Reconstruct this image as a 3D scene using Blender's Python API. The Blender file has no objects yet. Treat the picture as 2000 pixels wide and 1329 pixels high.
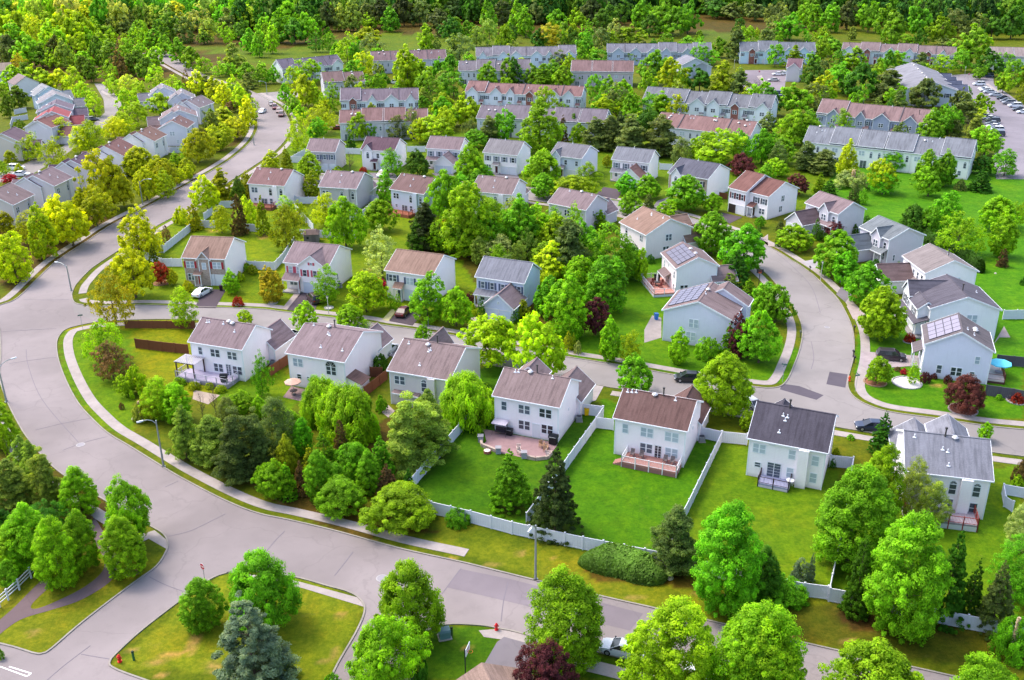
import bpy, math, random
import numpy as np
from mathutils import Matrix, Vector
from mathutils.geometry import tessellate_polygon

sc = bpy.context.scene
COL = sc.collection
rad = math.radians

# ------------------------------------------------------------------ camera
F_PX, PITCH, ROLL, CAM_H = 1946.96, rad(23.8445), rad(-0.42627), 69.523
IW, IH = 2000.0, 1329.0
_cp, _sp = math.cos(PITCH), math.sin(PITCH)
FW = np.array([0, _cp, -_sp]); _r = np.array([1.0, 0, 0]); _u = np.array([0, _sp, _cp])
_cr, _sr = math.cos(ROLL), math.sin(ROLL)
RX = _cr * _r + _sr * _u; UX = -_sr * _r + _cr * _u
cam_d = bpy.data.cameras.new('camera'); cam = bpy.data.objects.new('camera', cam_d); COL.objects.link(cam)
M = Matrix(((RX[0], UX[0], -FW[0], 0), (RX[1], UX[1], -FW[1], 0), (RX[2], UX[2], -FW[2], CAM_H), (0, 0, 0, 1)))
cam.matrix_world = M
cam_d.sensor_width = 36; cam_d.lens = F_PX / IW * 36; cam_d.clip_end = 6000; cam_d.clip_start = 1
sc.camera = cam

def ground(px, py, z=0.0):
    """survey point on the level z under a pixel of the photograph"""
    d = FW * F_PX + RX * (px - IW / 2) - UX * (py - IH / 2)
    t = (z - CAM_H) / d[2]
    return (float(t * d[0]), float(t * d[1]))
def project(X, Y, Z):
    dx, dy, dz = X, Y, Z - CAM_H
    w = dy * FW[1] + dz * FW[2]
    return (IW / 2 + F_PX * (dx * RX[0] + dy * RX[1] + dz * RX[2]) / w,
            IH / 2 - F_PX * (dx * UX[0] + dy * UX[1] + dz * UX[2]) / w)
def depth(x, y, z=0): return y * FW[1] + (z - CAM_H) * FW[2]
def height_at(x, y, ptop):
    k = ptop - IH / 2   # k*(d.FW) = -F*(d.UX)
    a = k * FW[2] + F_PX * UX[2]
    b = k * (y * FW[1]) + F_PX * (x * UX[0] + y * UX[1])
    return CAM_H - b / a

CROP = {}
for i, c in enumerate('ABCD'):
    for j, oy in enumerate((0, 330, 660, 989)):
        CROP[c + str(j)] = (500 * i, oy, 500 / 1954)
for k_, v_ in {'Z1': (0, 120, 250), 'Z2': (200, 150, 250), 'Z3': (0, 270, 250), 'Z4': (1700, 120, 300), 'Z5': (1380, 80, 300), 'Z6': (1700, 530, 300)}.items():
    CROP[k_] = (v_[0], v_[1], v_[2] / 1954)
def px(c, x, y):
    o = CROP[c]; return (o[0] + x * o[2], o[1] + y * o[2])
def at(c, x, y, z=0): return ground(*px(c, x, y), z)

# ------------------------------------------------------------------ colours
def s2l(c):
    return tuple(((v / 255) / 12.92 if v / 255 <= .04045 else ((v / 255 + .055) / 1.055) ** 2.4) for v in c)

# ------------------------------------------------------------------ materials
MATS = {}
def newmat(name):
    m = bpy.data.materials.new(name); m.use_nodes = True
    nt = m.node_tree; nt.nodes.clear()
    out = nt.nodes.new('ShaderNodeOutputMaterial')
    return m, nt, out
def N(nt, t, **k):
    n = nt.nodes.new(t)
    for a, b in k.items(): setattr(n, a, b)
    return n
def principled(nt, out, rough=.7, spec=.3, metal=0):
    p = N(nt, 'ShaderNodeBsdfPrincipled')
    p.inputs['Roughness'].default_value = rough; p.inputs['Specular IOR Level'].default_value = spec
    p.inputs['Metallic'].default_value = metal
    nt.links.new(p.outputs[0], out.inputs[0]); return p
def mixc(nt, a, b, fac, blend='MIX'):
    m = N(nt, 'ShaderNodeMix', data_type='RGBA', blend_type=blend)
    for s, v in ((6, a), (7, b), (0, fac)):
        if isinstance(v, (tuple, list)): m.inputs[s].default_value = (*v[:3], 1)
        elif isinstance(v, (int, float)): m.inputs[s].default_value = v
        else: nt.links.new(v, m.inputs[s])
    return m.outputs[2]
def coords(nt, scale=(1, 1, 1), kind='Object'):
    tc = N(nt, 'ShaderNodeTexCoord'); mp = N(nt, 'ShaderNodeMapping'); mp.inputs['Scale'].default_value = scale
    nt.links.new(tc.outputs[kind], mp.inputs[0]); return mp.outputs[0]
def noise(nt, vec, scale, detail=3, rough=.6):
    n = N(nt, 'ShaderNodeTexNoise'); n.inputs['Scale'].default_value = scale
    n.inputs['Detail'].default_value = detail; n.inputs['Roughness'].default_value = rough
    nt.links.new(vec, n.inputs['Vector']); return n.outputs[0]
def ramp(nt, fac, a, b, lo=0., hi=1.):
    r = N(nt, 'ShaderNodeMapRange'); r.inputs[1].default_value = a; r.inputs[2].default_value = b
    r.inputs[3].default_value = lo; r.inputs[4].default_value = hi; nt.links.new(fac, r.inputs[0]); return r.outputs[0]
def math2(nt, op, a, b):
    m = N(nt, 'ShaderNodeMath', operation=op)
    for i, v in enumerate((a, b)):
        if isinstance(v, (int, float)): m.inputs[i].default_value = v
        else: nt.links.new(v, m.inputs[i])
    return m.outputs[0]
def bump(nt, p, h, strength, dist=.05):
    b = N(nt, 'ShaderNodeBump'); b.inputs['Strength'].default_value = strength; b.inputs['Distance'].default_value = dist
    nt.links.new(h, b.inputs['Height']); nt.links.new(b.outputs[0], p.inputs['Normal'])

def m_plain(rgb, rough=.6, var=.12, spec=.3, scale=1.5, metal=0):
    key = ('plain', rgb, rough, var, metal)
    if key in MATS: return MATS[key]
    m, nt, out = newmat('paint'); p = principled(nt, out, rough, spec, metal)
    c = s2l(rgb); n = noise(nt, coords(nt), scale)
    nt.links.new(mixc(nt, tuple(v * (1 - var) for v in c), tuple(min(1, v * (1 + var)) for v in c), n), p.inputs[0])
    MATS[key] = m; return m
def m_siding(rgb):
    key = ('siding', rgb)
    if key in MATS: return MATS[key]
    m, nt, out = newmat('siding'); p = principled(nt, out, .55, .3)
    c = s2l(rgb); v = coords(nt)
    n = noise(nt, v, .35, 4); n2 = noise(nt, coords(nt, (2.5, 2.5, .35)), 1.5, 3)
    base = mixc(nt, tuple(x * .9 for x in c), tuple(min(.95, x * 1.05) for x in c), n)
    base = mixc(nt, base, tuple(x * .80 for x in c), ramp(nt, n2, .5, .8, 0, .35))
    sx = N(nt, 'ShaderNodeSeparateXYZ'); nt.links.new(v, sx.inputs[0])
    fr = math2(nt, 'FRACT', math2(nt, 'MULTIPLY', sx.outputs[2], 4.6), 0)
    line = ramp(nt, fr, 0, .16, 1, 0)
    base = mixc(nt, base, tuple(x * .62 for x in c), math2(nt, 'MULTIPLY', line, .5))
    dirt = ramp(nt, sx.outputs[2], 0, .6, .35, 0)
    base = mixc(nt, base, s2l((120, 115, 95)), dirt)
    nt.links.new(base, p.inputs[0]); bump(nt, p, fr, .35, .02)
    MATS[key] = m; return m
def m_brick(a, b, mort, sc_=1.0):
    key = ('brick', a, b)
    if key in MATS: return MATS[key]
    m, nt, out = newmat('brick'); p = principled(nt, out, .85, .2)
    v = coords(nt); sx = N(nt, 'ShaderNodeSeparateXYZ'); nt.links.new(v, sx.inputs[0])
    cb = N(nt, 'ShaderNodeCombineXYZ'); nt.links.new(math2(nt, 'ADD', sx.outputs[0], sx.outputs[1]), cb.inputs[0]); nt.links.new(sx.outputs[2], cb.inputs[1])
    br = N(nt, 'ShaderNodeTexBrick'); br.inputs['Scale'].default_value = 2.2 * sc_
    br.inputs['Color1'].default_value = (*s2l(a), 1); br.inputs['Color2'].default_value = (*s2l(b), 1); br.inputs['Mortar'].default_value = (*s2l(mort), 1)
    br.inputs['Mortar Size'].default_value = .02
    nt.links.new(cb.outputs[0], br.inputs[0])
    n = noise(nt, v, 1.1, 4)
    nt.links.new(mixc(nt, br.outputs[0], s2l((60, 45, 45)), ramp(nt, n, .5, .8, 0, .4)), p.inputs[0])
    MATS[key] = m; return m
def m_shingle(rgb):
    key = ('shingle', rgb)
    if key in MATS: return MATS[key]
    m, nt, out = newmat('shingle'); p = principled(nt, out, .9, .15)
    c = tuple(q * .62 for q in s2l(rgb))
    g = noise(nt, coords(nt), 7, 2, .8); st = noise(nt, coords(nt, (2.2, .22, .22)), 1.2, 4, .65); big = noise(nt, coords(nt), .25, 3)
    base = mixc(nt, tuple(x * .74 for x in c), tuple(min(1, x * 1.2) for x in c), ramp(nt, g, .25, .75))
    base = mixc(nt, base, tuple(x * .48 for x in c), ramp(nt, st, .44, .68, 0, .8))
    base = mixc(nt, base, tuple(min(1, x * 1.35 + .02) for x in c), ramp(nt, big, .45, .75, 0, .5))
    v = coords(nt); sx = N(nt, 'ShaderNodeSeparateXYZ'); nt.links.new(v, sx.inputs[0])
    fr = math2(nt, 'FRACT', math2(nt, 'MULTIPLY', sx.outputs[2], 9), 0)
    base = mixc(nt, base, tuple(x * .5 for x in c), ramp(nt, fr, 0, .3, .28, 0))
    nt.links.new(base, p.inputs[0]); bump(nt, p, g, .3, .03)
    MATS[key] = m; return m
def m_glass(light=False):
    key = ('glass', light)
    if key in MATS: return MATS[key]
    m, nt, out = newmat('window_glass'); p = principled(nt, out, .12, .6)
    oi = N(nt, 'ShaderNodeObjectInfo')
    a, b = ((150, 165, 180), (190, 200, 212)) if light else ((38, 42, 52), (92, 104, 120))
    nt.links.new(mixc(nt, s2l(a), s2l(b), oi.outputs['Random']), p.inputs[0])
    MATS[key] = m; return m
def m_objcolor(name, rough=.35, spec=.5, coat=.5):
    if name in MATS: return MATS[name]
    m, nt, out = newmat(name); p = principled(nt, out, rough, spec)
    oi = N(nt, 'ShaderNodeObjectInfo'); nt.links.new(oi.outputs['Color'], p.inputs[0])
    p.inputs['Coat Weight'].default_value = coat
    MATS[name] = m; return m
def m_leaf():
    if 'leaf' in MATS: return MATS['leaf']
    m, nt, out = newmat('foliage')
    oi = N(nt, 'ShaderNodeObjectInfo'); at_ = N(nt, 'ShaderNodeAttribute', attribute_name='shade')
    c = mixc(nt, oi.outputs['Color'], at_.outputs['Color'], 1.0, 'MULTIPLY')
    c = mixc(nt, c, (1.06, .86, .78), 1.0, 'MULTIPLY')
    hs = N(nt, 'ShaderNodeHueSaturation'); nt.links.new(c, hs.inputs['Color'])
    nt.links.new(ramp(nt, oi.outputs['Random'], 0, 1, .485, .515), hs.inputs['Hue']); c = hs.outputs[0]
    p = N(nt, 'ShaderNodeBsdfPrincipled'); p.inputs['Roughness'].default_value = .6; p.inputs['Specular IOR Level'].default_value = .18
    nt.links.new(c, p.inputs[0])
    tr = N(nt, 'ShaderNodeBsdfTranslucent'); nt.links.new(mixc(nt, c, (1.0, 1.0, .35), 1.0, 'MULTIPLY'), tr.inputs[0])
    mx = N(nt, 'ShaderNodeMixShader'); mx.inputs[0].default_value = .5
    nt.links.new(p.outputs[0], mx.inputs[1]); nt.links.new(tr.outputs[0], mx.inputs[2]); nt.links.new(mx.outputs[0], out.inputs[0])
    MATS['leaf'] = m; return m
def m_forest():
    m, nt, out = newmat('forest_foliage')
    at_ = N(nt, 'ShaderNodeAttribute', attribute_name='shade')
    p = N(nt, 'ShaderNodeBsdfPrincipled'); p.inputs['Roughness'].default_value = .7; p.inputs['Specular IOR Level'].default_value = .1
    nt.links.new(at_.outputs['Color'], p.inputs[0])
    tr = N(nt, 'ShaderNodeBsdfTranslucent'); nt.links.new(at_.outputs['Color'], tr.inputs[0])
    mx = N(nt, 'ShaderNodeMixShader'); mx.inputs[0].default_value = .3
    nt.links.new(p.outputs[0], mx.inputs[1]); nt.links.new(tr.outputs[0], mx.inputs[2]); nt.links.new(mx.outputs[0], out.inputs[0])
    return m
def m_ground():
    m, nt, out = newmat('grass'); p = principled(nt, out, .9, .1)
    at_ = N(nt, 'ShaderNodeAttribute', attribute_name='tone')
    v = coords(nt)
    a = noise(nt, v, .055, 4, .6); b = noise(nt, v, .32, 5, .65); c = noise(nt, v, 2.4, 3, .7); d = noise(nt, v, 9, 2, .7)
    col = mixc(nt, at_.outputs['Color'], (.62, .48, .35), 1.0, 'MULTIPLY')
    col = mixc(nt, col, (.86, .93, .6), ramp(nt, a, .38, .6, 1, 0), 'MULTIPLY')
    f = noise(nt, coords(nt, (1, .5, 1)), .12, 5, .7); col = mixc(nt, col, (1.38, 1.12, .9), ramp(nt, f, .5, .66, 0, .8), 'MULTIPLY')
    col = mixc(nt, col, (1.32, 1.2, 1.1), ramp(nt, b, .46, .66, 0, .95), 'MULTIPLY')
    g2 = noise(nt, v, .75, 6, .75); col = mixc(nt, col, (.62, .74, .6), ramp(nt, g2, .42, .56, .8, 0), 'MULTIPLY'); h2 = noise(nt, v, .09, 8, .8); col = mixc(nt, col, (1.25, 1.02, 1.3), ramp(nt, h2, .48, .62, 0, 1), 'MULTIPLY')
    col = mixc(nt, col, (.62, .72, .5), ramp(nt, c, .38, .62, .75, 0), 'MULTIPLY')
    col = mixc(nt, col, (1.35, 1.3, 1.2), ramp(nt, d, .45, .75, 0, .7), 'MULTIPLY')
    e = noise(nt, coords(nt, (1, 1.6, 1)), .21, 6, .75)
    col = mixc(nt, col, tuple(q * .45 for q in s2l((168, 152, 82))), ramp(nt, e, .62, .74, 0, .5))
    nt.links.new(col, p.inputs[0]); bump(nt, p, d, .6, .08)
    return m
def m_asphalt(rgb, cracks=.22):
    key = ('asph', rgb)
    if key in MATS: return MATS[key]
    m, nt, out = newmat('asphalt'); p = principled(nt, out, .88, .2)
    v = coords(nt); c = tuple(q * .435 for q in s2l(rgb))
    a = noise(nt, v, .045, 4, .6); b = noise(nt, v, .6, 4, .7); g = noise(nt, v, 14, 2, .8)
    col = mixc(nt, tuple(x * .82 for x in c), tuple(x * 1.12 for x in c), ramp(nt, a, .38, .62))
    col = mixc(nt, col, tuple(x * .72 for x in c), ramp(nt, b, .52, .8, 0, .45))
    col = mixc(nt, col, tuple(x * 1.25 for x in c), ramp(nt, g, .5, .8, 0, .35))
    vo = N(nt, 'ShaderNodeTexVoronoi', feature='DISTANCE_TO_EDGE'); vo.inputs['Scale'].default_value = .07
    wv = N(nt, 'ShaderNodeVectorMath', operation='ADD'); nz = N(nt, 'ShaderNodeTexNoise'); nz.inputs['Scale'].default_value = .25; nz.inputs['Detail'].default_value = 5
    nt.links.new(v, nz.inputs['Vector']); sc2 = N(nt, 'ShaderNodeVectorMath', operation='SCALE'); sc2.inputs['Scale'].default_value = 5
    nt.links.new(nz.outputs['Color'], sc2.inputs[0]); nt.links.new(v, wv.inputs[0]); nt.links.new(sc2.outputs[0], wv.inputs[1]); nt.links.new(wv.outputs[0], vo.inputs['Vector'])
    col = mixc(nt, col, tuple(x * .5 for x in c), ramp(nt, vo.outputs[0], 0, .010, cracks, 0))
    nt.links.new(col, p.inputs[0]); bump(nt, p, g, .2, .02)
    MATS[key] = m; return m
def m_concrete(rgb, joints=True):
    key = ('conc', rgb)
    if key in MATS: return MATS[key]
    m, nt, out = newmat('concrete'); p = principled(nt, out, .85, .2)
    v = coords(nt); c = tuple(q * .55 for q in s2l(rgb)); a = noise(nt, v, .5, 5, .7); g = noise(nt, v, 5, 3, .7)
    col = mixc(nt, tuple(x * .78 for x in c), tuple(min(.9, x * 1.12) for x in c), ramp(nt, a, .3, .7))
    col = mixc(nt, col, tuple(x * .7 for x in c), ramp(nt, g, .5, .8, 0, .4))
    nt.links.new(col, p.inputs[0]); MATS[key] = m; return m
def m_soil(rgb=(120, 88, 62)):
    return m_plain(rgb, .95, .35, .1, 2.5)
def m_white(): return m_plain((222, 224, 230), .5, .05, .35)
def m_bark(): return m_plain((92, 80, 70), .9, .3, .1, 3)

# ------------------------------------------------------------------ mesh helpers
class MB:
    def __init__(s): s.v = []; s.f = []
    def poly(s, pts):
        i = len(s.v); s.v += [tuple(p) for p in pts]; s.f.append(tuple(range(i, i + len(pts)))); return s
    def box(s, x0, x1, y0, y1, z0, z1):
        i = len(s.v)
        s.v += [(x0, y0, z0), (x1, y0, z0), (x1, y1, z0), (x0, y1, z0), (x0, y0, z1), (x1, y0, z1), (x1, y1, z1), (x0, y1, z1)]
        s.f += [tuple(i + k for k in q) for q in ((0, 3, 2, 1), (4, 5, 6, 7), (0, 1, 5, 4), (1, 2, 6, 5), (2, 3, 7, 6), (3, 0, 4, 7))]
        return s
    def prism(s, a, b):
        """two matching outlines joined into a solid"""
        i = len(s.v); n = len(a); s.v += [tuple(p) for p in a] + [tuple(p) for p in b]
        s.f.append(tuple(range(i + n - 1, i - 1, -1))); s.f.append(tuple(range(i + n, i + 2 * n)))
        for k in range(n):
            k2 = (k + 1) % n; s.f.append((i + k, i + k2, i + n + k2, i + n + k))
        return s
    def slab(s, q, t):
        """quad outline with thickness t downward"""
        return s.prism([(p[0], p[1], p[2] - t) for p in q], q)
    def bar(s, a, b, r, n=6, r2=None):
        a = Vector(a); b = Vector(b); d = (b - a).normalized(); r2 = r if r2 is None else r2
        u = d.orthogonal().normalized(); w = d.cross(u)
        A = [a + (u * math.cos(2 * math.pi * k / n) + w * math.sin(2 * math.pi * k / n)) * r for k in range(n)]
        B = [b + (u * math.cos(2 * math.pi * k / n) + w * math.sin(2 * math.pi * k / n)) * r2 for k in range(n)]
        return s.prism(A, B)
    def beam(s, a, b, w, h):
        a = Vector(a); b = Vector(b); d = (b - a); d.z = 0; d.normalize(); n = Vector((-d.y, d.x, 0)) * w / 2
        return s.prism([a - n, a + n, a + n + Vector((0, 0, h)), a - n + Vector((0, 0, h))], [b - n, b + n, b + n + Vector((0, 0, h)), b - n + Vector((0, 0, h))])
    def mesh(s, name, mat):
        me = bpy.data.meshes.new(name); me.from_pydata(s.v, [], s.f); me.materials.append(mat)
        import bmesh
        bm = bmesh.new(); bm.from_mesh(me); bmesh.ops.recalc_face_normals(bm, faces=bm.faces); bm.to_mesh(me); bm.free()
        return me
    def build(s, name, mat, parent=None, loc=None, rz=0):
        if not s.f: return None
        return place(s.mesh(name, mat), name, parent, loc, rz)
def place(me, name, parent=None, loc=None, rz=0):
    o = bpy.data.objects.new(name, me); COL.objects.link(o)
    if parent: o.parent = parent
    if loc: o.location = loc
    if rz: o.rotation_euler = (0, 0, rz)
    return o
def empty(name, loc, rz=0):
    o = bpy.data.objects.new(name, None); COL.objects.link(o); o.location = loc; o.rotation_euler = (0, 0, rz); o.empty_display_size = .5; return o
def tag(o, label=None, cat=None, group=None, kind=None):
    if label: o['label'] = label
    if cat: o['category'] = cat
    if group: o['group'] = group
    if kind: o['kind'] = kind
    return o
def copy_thing(root, color=None):
    """copy a thing with its parts and sub-parts"""
    kids = [o for o in root.children]
    r = root.copy(); COL.objects.link(r)
    for ch in kids:
        c = ch.copy(); COL.objects.link(c); c.parent = r
        for g in list(ch.children):
            d = g.copy(); COL.objects.link(d); d.parent = c
    return r

LAND = []   # (x, y, short phrase) landmarks used to tell repeats apart
USED = {}
ORD = ['', 'second ', 'third ', 'fourth ', 'fifth ', 'sixth ', 'seventh ', 'eighth ', 'ninth ', 'tenth ', 'eleventh ', 'twelfth ', 'thirteenth ', 'fourteenth ', 'fifteenth ', 'sixteenth ']
# ------------------------------------------------------------------ trees
# kind: (nominal height for crown radius 1, crown bottom, trunk radius, clumps, leaves per clump, leaf size, clump radius, flat)
KIND = {
 'M': dict(H=3.45, z0=.05, tr=.055, n=205, cr=.2, flat=.9, lobes=.3, fill=.62),
 'L': dict(H=3.45, z0=.06, tr=.045, n=160, cr=.22, flat=.85, lobes=.36, fill=.45),
 'm': dict(H=2.35, z0=.12, tr=.055, n=150, cr=.2, flat=.85, lobes=.36, fill=.62),
 'p': dict(H=2.7, z0=.09, tr=.05, n=175, cr=.18, flat=.9, lobes=.22, fill=.62),
 'l': dict(H=2.4, z0=.10, tr=.04, n=120, cr=.23, flat=.8, lobes=.42, fill=.45),
 'k': dict(H=2.8, z0=.06, tr=.06, n=170, cr=.2, flat=.5, lobes=.4, fill=.4),
 's': dict(H=3.4, z0=.01, tr=.05, n=210, cr=.16, flat=.55, lobes=.22, fill=.55),
 't': dict(H=5.0, z0=.0, tr=.06, n=150, cr=.22, flat=1.2, lobes=.08, fill=.7),
 'c': dict(H=3.8, z0=.05, tr=.05, n=170, cr=.22, flat=1.1, lobes=.14, fill=.6),
 'w': dict(H=1.9, z0=.02, tr=.06, n=150, cr=.22, flat=1.5, lobes=.24, fill=.55),
 'h': dict(H=1.3, z0=.0, tr=.0, n=110, cr=.22, flat=.9, lobes=.1, fill=.72),
 'f': dict(H=2.4, z0=.05, tr=.05, n=120, cr=.25, flat=.85, lobes=.2, fill=.6),
}
KNAME = dict(m='maple_tree', p='pear_tree', l='leafy_tree', k='pine_tree', s='spruce_tree', t='arborvitae', c='poplar_tree', w='willow_tree', h='bush', b='bare_tree')
KWORD = dict(m='round-crowned maple tree', p='egg-shaped street tree', l='loose airy tree', k='shaggy pine tree', s='cone-shaped spruce', t='narrow columnar evergreen', c='upright poplar-like tree', w='drooping willow tree', h='rounded bush', b='bare twiggy tree')
KCAT = dict(m='tree', p='tree', l='tree', k='pine tree', s='spruce', t='evergreen', c='tree', w='willow', h='bush', b='bare tree')
def prof_m(t, rng):
    a, e = rng.uniform(.1, .26), rng.uniform(.55, .95)
    return np.sin(np.pi * np.clip(a + (.97 - a) * t, 0, 1)) ** e
def prof(k, t):
    t = np.clip(t, 0, 1)
    if k == 'm': return np.sin(np.pi * (.17 + .80 * t)) ** .65
    if k in 'ML': return np.sin(np.pi * (.2 + .77 * t)) ** .7
    if k in 'lf': return np.sin(np.pi * (.20 + .78 * t)) ** .7
    if k == 'p': return np.where(t < .28, .72 + t, 1 * (1 - ((t - .28) / .72) ** 1.7) ** .8)
    if k == 'k': return (1 - t) ** .62 * (.78 + .22 * np.sin(t * 19)) * np.minimum(1, .65 + t * 2)
    if k == 's': return (1 - t) ** .74 * (.88 + .12 * np.sin(t * 34)) + .02
    if k == 't': return np.where(t < .2, .8 + t, (1 - ((t - .2) / .8) ** 1.8))
    if k == 'c': return np.where(t < .3, .6 + t * 1.33, (1 - ((t - .3) / .7) ** 1.5))
    if k == 'w': return np.sin(np.pi * (.28 + .70 * t)) ** .5
    if k == 'h': return np.sqrt(np.maximum(0, 1 - t ** 2.2))
    return t * 0 + .5
def crown_arrays(k, seed, n, per, leaf):
    K = KIND[k]; rng = np.random.default_rng(seed)
    H = K['H']; z0 = K['z0'] * H
    # lobes of the outline
    nb = 13; bd = rng.normal(size=(nb, 3)); bd /= np.linalg.norm(bd, axis=1)[:, None]; amp = rng.uniform(-1, 1, nb) * K['lobes'] * 1.5
    t = rng.uniform(0, 1, n * 6); w = prof(k, t) + .08; keep = rng.uniform(0, 1, n * 6) < w; t = t[keep][:n]; n = len(t)
    th = rng.uniform(0, 2 * np.pi, n)
    q = np.where(rng.uniform(0, 1, n) < .75, rng.uniform(K['fill'] + .2, 1.1, n), rng.uniform(.15, .8, n))
    R = prof(k, t) if k not in 'mlfML' else prof_m(t, rng)
    tuft = rng.uniform(0, 1, n) < .16; q = np.where(tuft, rng.uniform(1.02, 1.25, n), q)
    dirs = np.stack([np.cos(th), np.sin(th), (t - .45) * 1.6], 1); dn = dirs / np.linalg.norm(dirs, axis=1)[:, None]
    lob = 1 + (np.maximum(0, dn @ bd.T) ** 7 @ amp)
    c = np.stack([np.cos(th) * R * q * lob, np.sin(th) * R * q * lob, z0 + (H - z0) * t * .93 * np.clip(.6 + .4 * lob, .8, 1.12)], 1)
    cr = K['cr'] * rng.uniform(.6, 1.2, n) * np.where(tuft, .65, 1) * (1 if k not in 'st' else np.clip(R + .25, .3, 1))
    cs = rng.uniform(.66, 1.26, n)        # light and dark clumps
    P = np.repeat(c, per, 0); CRr = np.repeat(cr, per); m = len(P)
    d = rng.normal(size=(m, 3)); d /= np.linalg.norm(d, axis=1)[:, None]
    d[:, 2] = np.abs(d[:, 2]) * np.where(rng.uniform(0, 1, m) < .72, 1, -1)
    off = d * (CRr * rng.uniform(.35, 1.0, m) ** .6)[:, None]; off[:, 2] *= K['flat']
    if k == 'w': off[:, 2] -= rng.uniform(0, .35, m) ** 1.2
    P = P + off
    out = np.stack([P[:, 0], P[:, 1], (P[:, 2] - z0 - (H - z0) * .4) * .7], 1)
    on = out / (np.linalg.norm(out, axis=1)[:, None] + 1e-6)
    jit = .5 if k not in 'ks' else .75
    nr = d * .75 + on * .55 + np.array([0, 0, .35]) + rng.normal(size=(m, 3)) * jit
    nr /= np.linalg.norm(nr, axis=1)[:, None]
    a = rng.normal(size=(m, 3)); a -= nr * (a * nr).sum(1)[:, None]
    if k == 'w': a = np.array([0, 0, -1.0]) + rng.normal(size=(m, 3)) * .25; a -= nr * (a * nr).sum(1)[:, None]
    a /= np.linalg.norm(a, axis=1)[:, None]; b = np.cross(nr, a)
    s = leaf * rng.uniform(.65, 1.3, m)
    la = 1.25 if k != 'w' else 2.4
    if k in 'ks': la = 1.7
    A = a * (s * la)[:, None]; B = b * (s * .72)[:, None]
    V = np.stack([P - A, P + B * .9 - A * .1, P + A, P - B * .9 + A * .1], 1).reshape(-1, 3)
    rad_ = np.percentile(np.hypot(P[:, 0], P[:, 1]), 91); V[:, :2] /= rad_; V[:, 2] *= H / np.percentile(P[:, 2], 99.7)
    V[:, 2] = np.maximum(V[:, 2], .01)
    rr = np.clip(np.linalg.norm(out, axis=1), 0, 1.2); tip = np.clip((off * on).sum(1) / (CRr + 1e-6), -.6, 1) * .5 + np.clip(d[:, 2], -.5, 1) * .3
    sh = np.repeat(cs, per) * rng.uniform(.78, 1.22, m) * (.72 + .34 * rr) * (.86 + .34 * tip)  # painted shading over random tone: leaves darker inside the crown, lighter at clump tips
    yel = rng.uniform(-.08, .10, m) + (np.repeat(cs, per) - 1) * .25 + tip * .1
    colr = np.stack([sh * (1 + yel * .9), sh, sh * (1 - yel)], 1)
    return V, np.repeat(colr, 4, 0)
def quads_mesh(name, V, Cc, mat):
    nq = len(V) // 4
    me = bpy.data.meshes.new(name); me.vertices.add(len(V)); me.vertices.foreach_set('co', V.astype(np.float32).ravel())
    me.loops.add(nq * 4); me.loops.foreach_set('vertex_index', np.arange(nq * 4, dtype=np.int32))
    me.polygons.add(nq); me.polygons.foreach_set('loop_start', np.arange(0, nq * 4, 4, dtype=np.int32))
    me.update(calc_edges=True)
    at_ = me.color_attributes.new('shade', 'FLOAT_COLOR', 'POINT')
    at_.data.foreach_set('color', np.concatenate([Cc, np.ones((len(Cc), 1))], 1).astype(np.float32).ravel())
    me.materials.append(mat); return me
def trunk_mesh(k, seed, bare=False):
    rng = random.Random(seed); K = KIND.get(k, KIND['m']); H = K['H']; r = K['tr']; mb = MB()
    top = .86 * H if k in 'kstcp' or bare else .6 * H
    p = Vector((0, 0, 0)); rr = r * 1.15; segs = 5
    pts = [(p.copy(), rr)]
    for i in range(segs):
        q = Vector((rng.uniform(-.03, .03) + p.x, rng.uniform(-.03, .03) + p.y, top * (i + 1) / segs)); r2 = r * (1 - .8 * (i + 1) / segs)
        mb.bar(p, q, rr, 7, r2); p = q; rr = r2; pts.append((p.copy(), rr))
    nl = 26 if bare else (10 if k in 'mlw' else 8)
    for i in range(nl):
        t = rng.uniform(.22, .9); j = min(int(t * segs), segs - 1); a = pts[j][0].lerp(pts[j + 1][0], t * segs - j)
        th = i * 2.4 + rng.uniform(-.4, .4); L = rng.uniform(.45, .75) * float(prof(k if k in KIND else 'm', np.array(min(1, t * .9)))) ** .8 * (1.1 if bare else 1)
        up = rng.uniform(.35, .9) if k not in 'ks' else rng.uniform(-.1, .2)
        b = a + Vector((math.cos(th) * L * .6, math.sin(th) * L * .6, L * up * .6)); c = a + Vector((math.cos(th) * L * 1.05, math.sin(th) * L * 1.05, L * up * 1.15))
        lr = max(.008, pts[j + 1][1] * .5)
        mb.bar(a, b, lr, 5, lr * .6); mb.bar(b, c, lr * .6, 4, lr * .2)
        for q in range(5 if bare else 2):
            e = b.lerp(c, rng.uniform(0, .8)); f = e + Vector((rng.uniform(-.3, .3), rng.uniform(-.3, .3), rng.uniform(.05, .35)))
            mb.bar(e, f, lr * .4, 3, lr * .1)
            if bare:
                for z in range(3):
                    g = e.lerp(f, rng.uniform(.3, 1)); mb.bar(g, g + Vector((rng.uniform(-.18, .18), rng.uniform(-.18, .18), rng.uniform(.02, .22))), lr * .25, 3, lr * .08)
    return mb.mesh('trunk', m_bark())
LOD = {0: (2.0, 120, .028), 1: (1.25, 40, .058), 2: (.62, 24, .105)}
PROTO = {}
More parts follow.
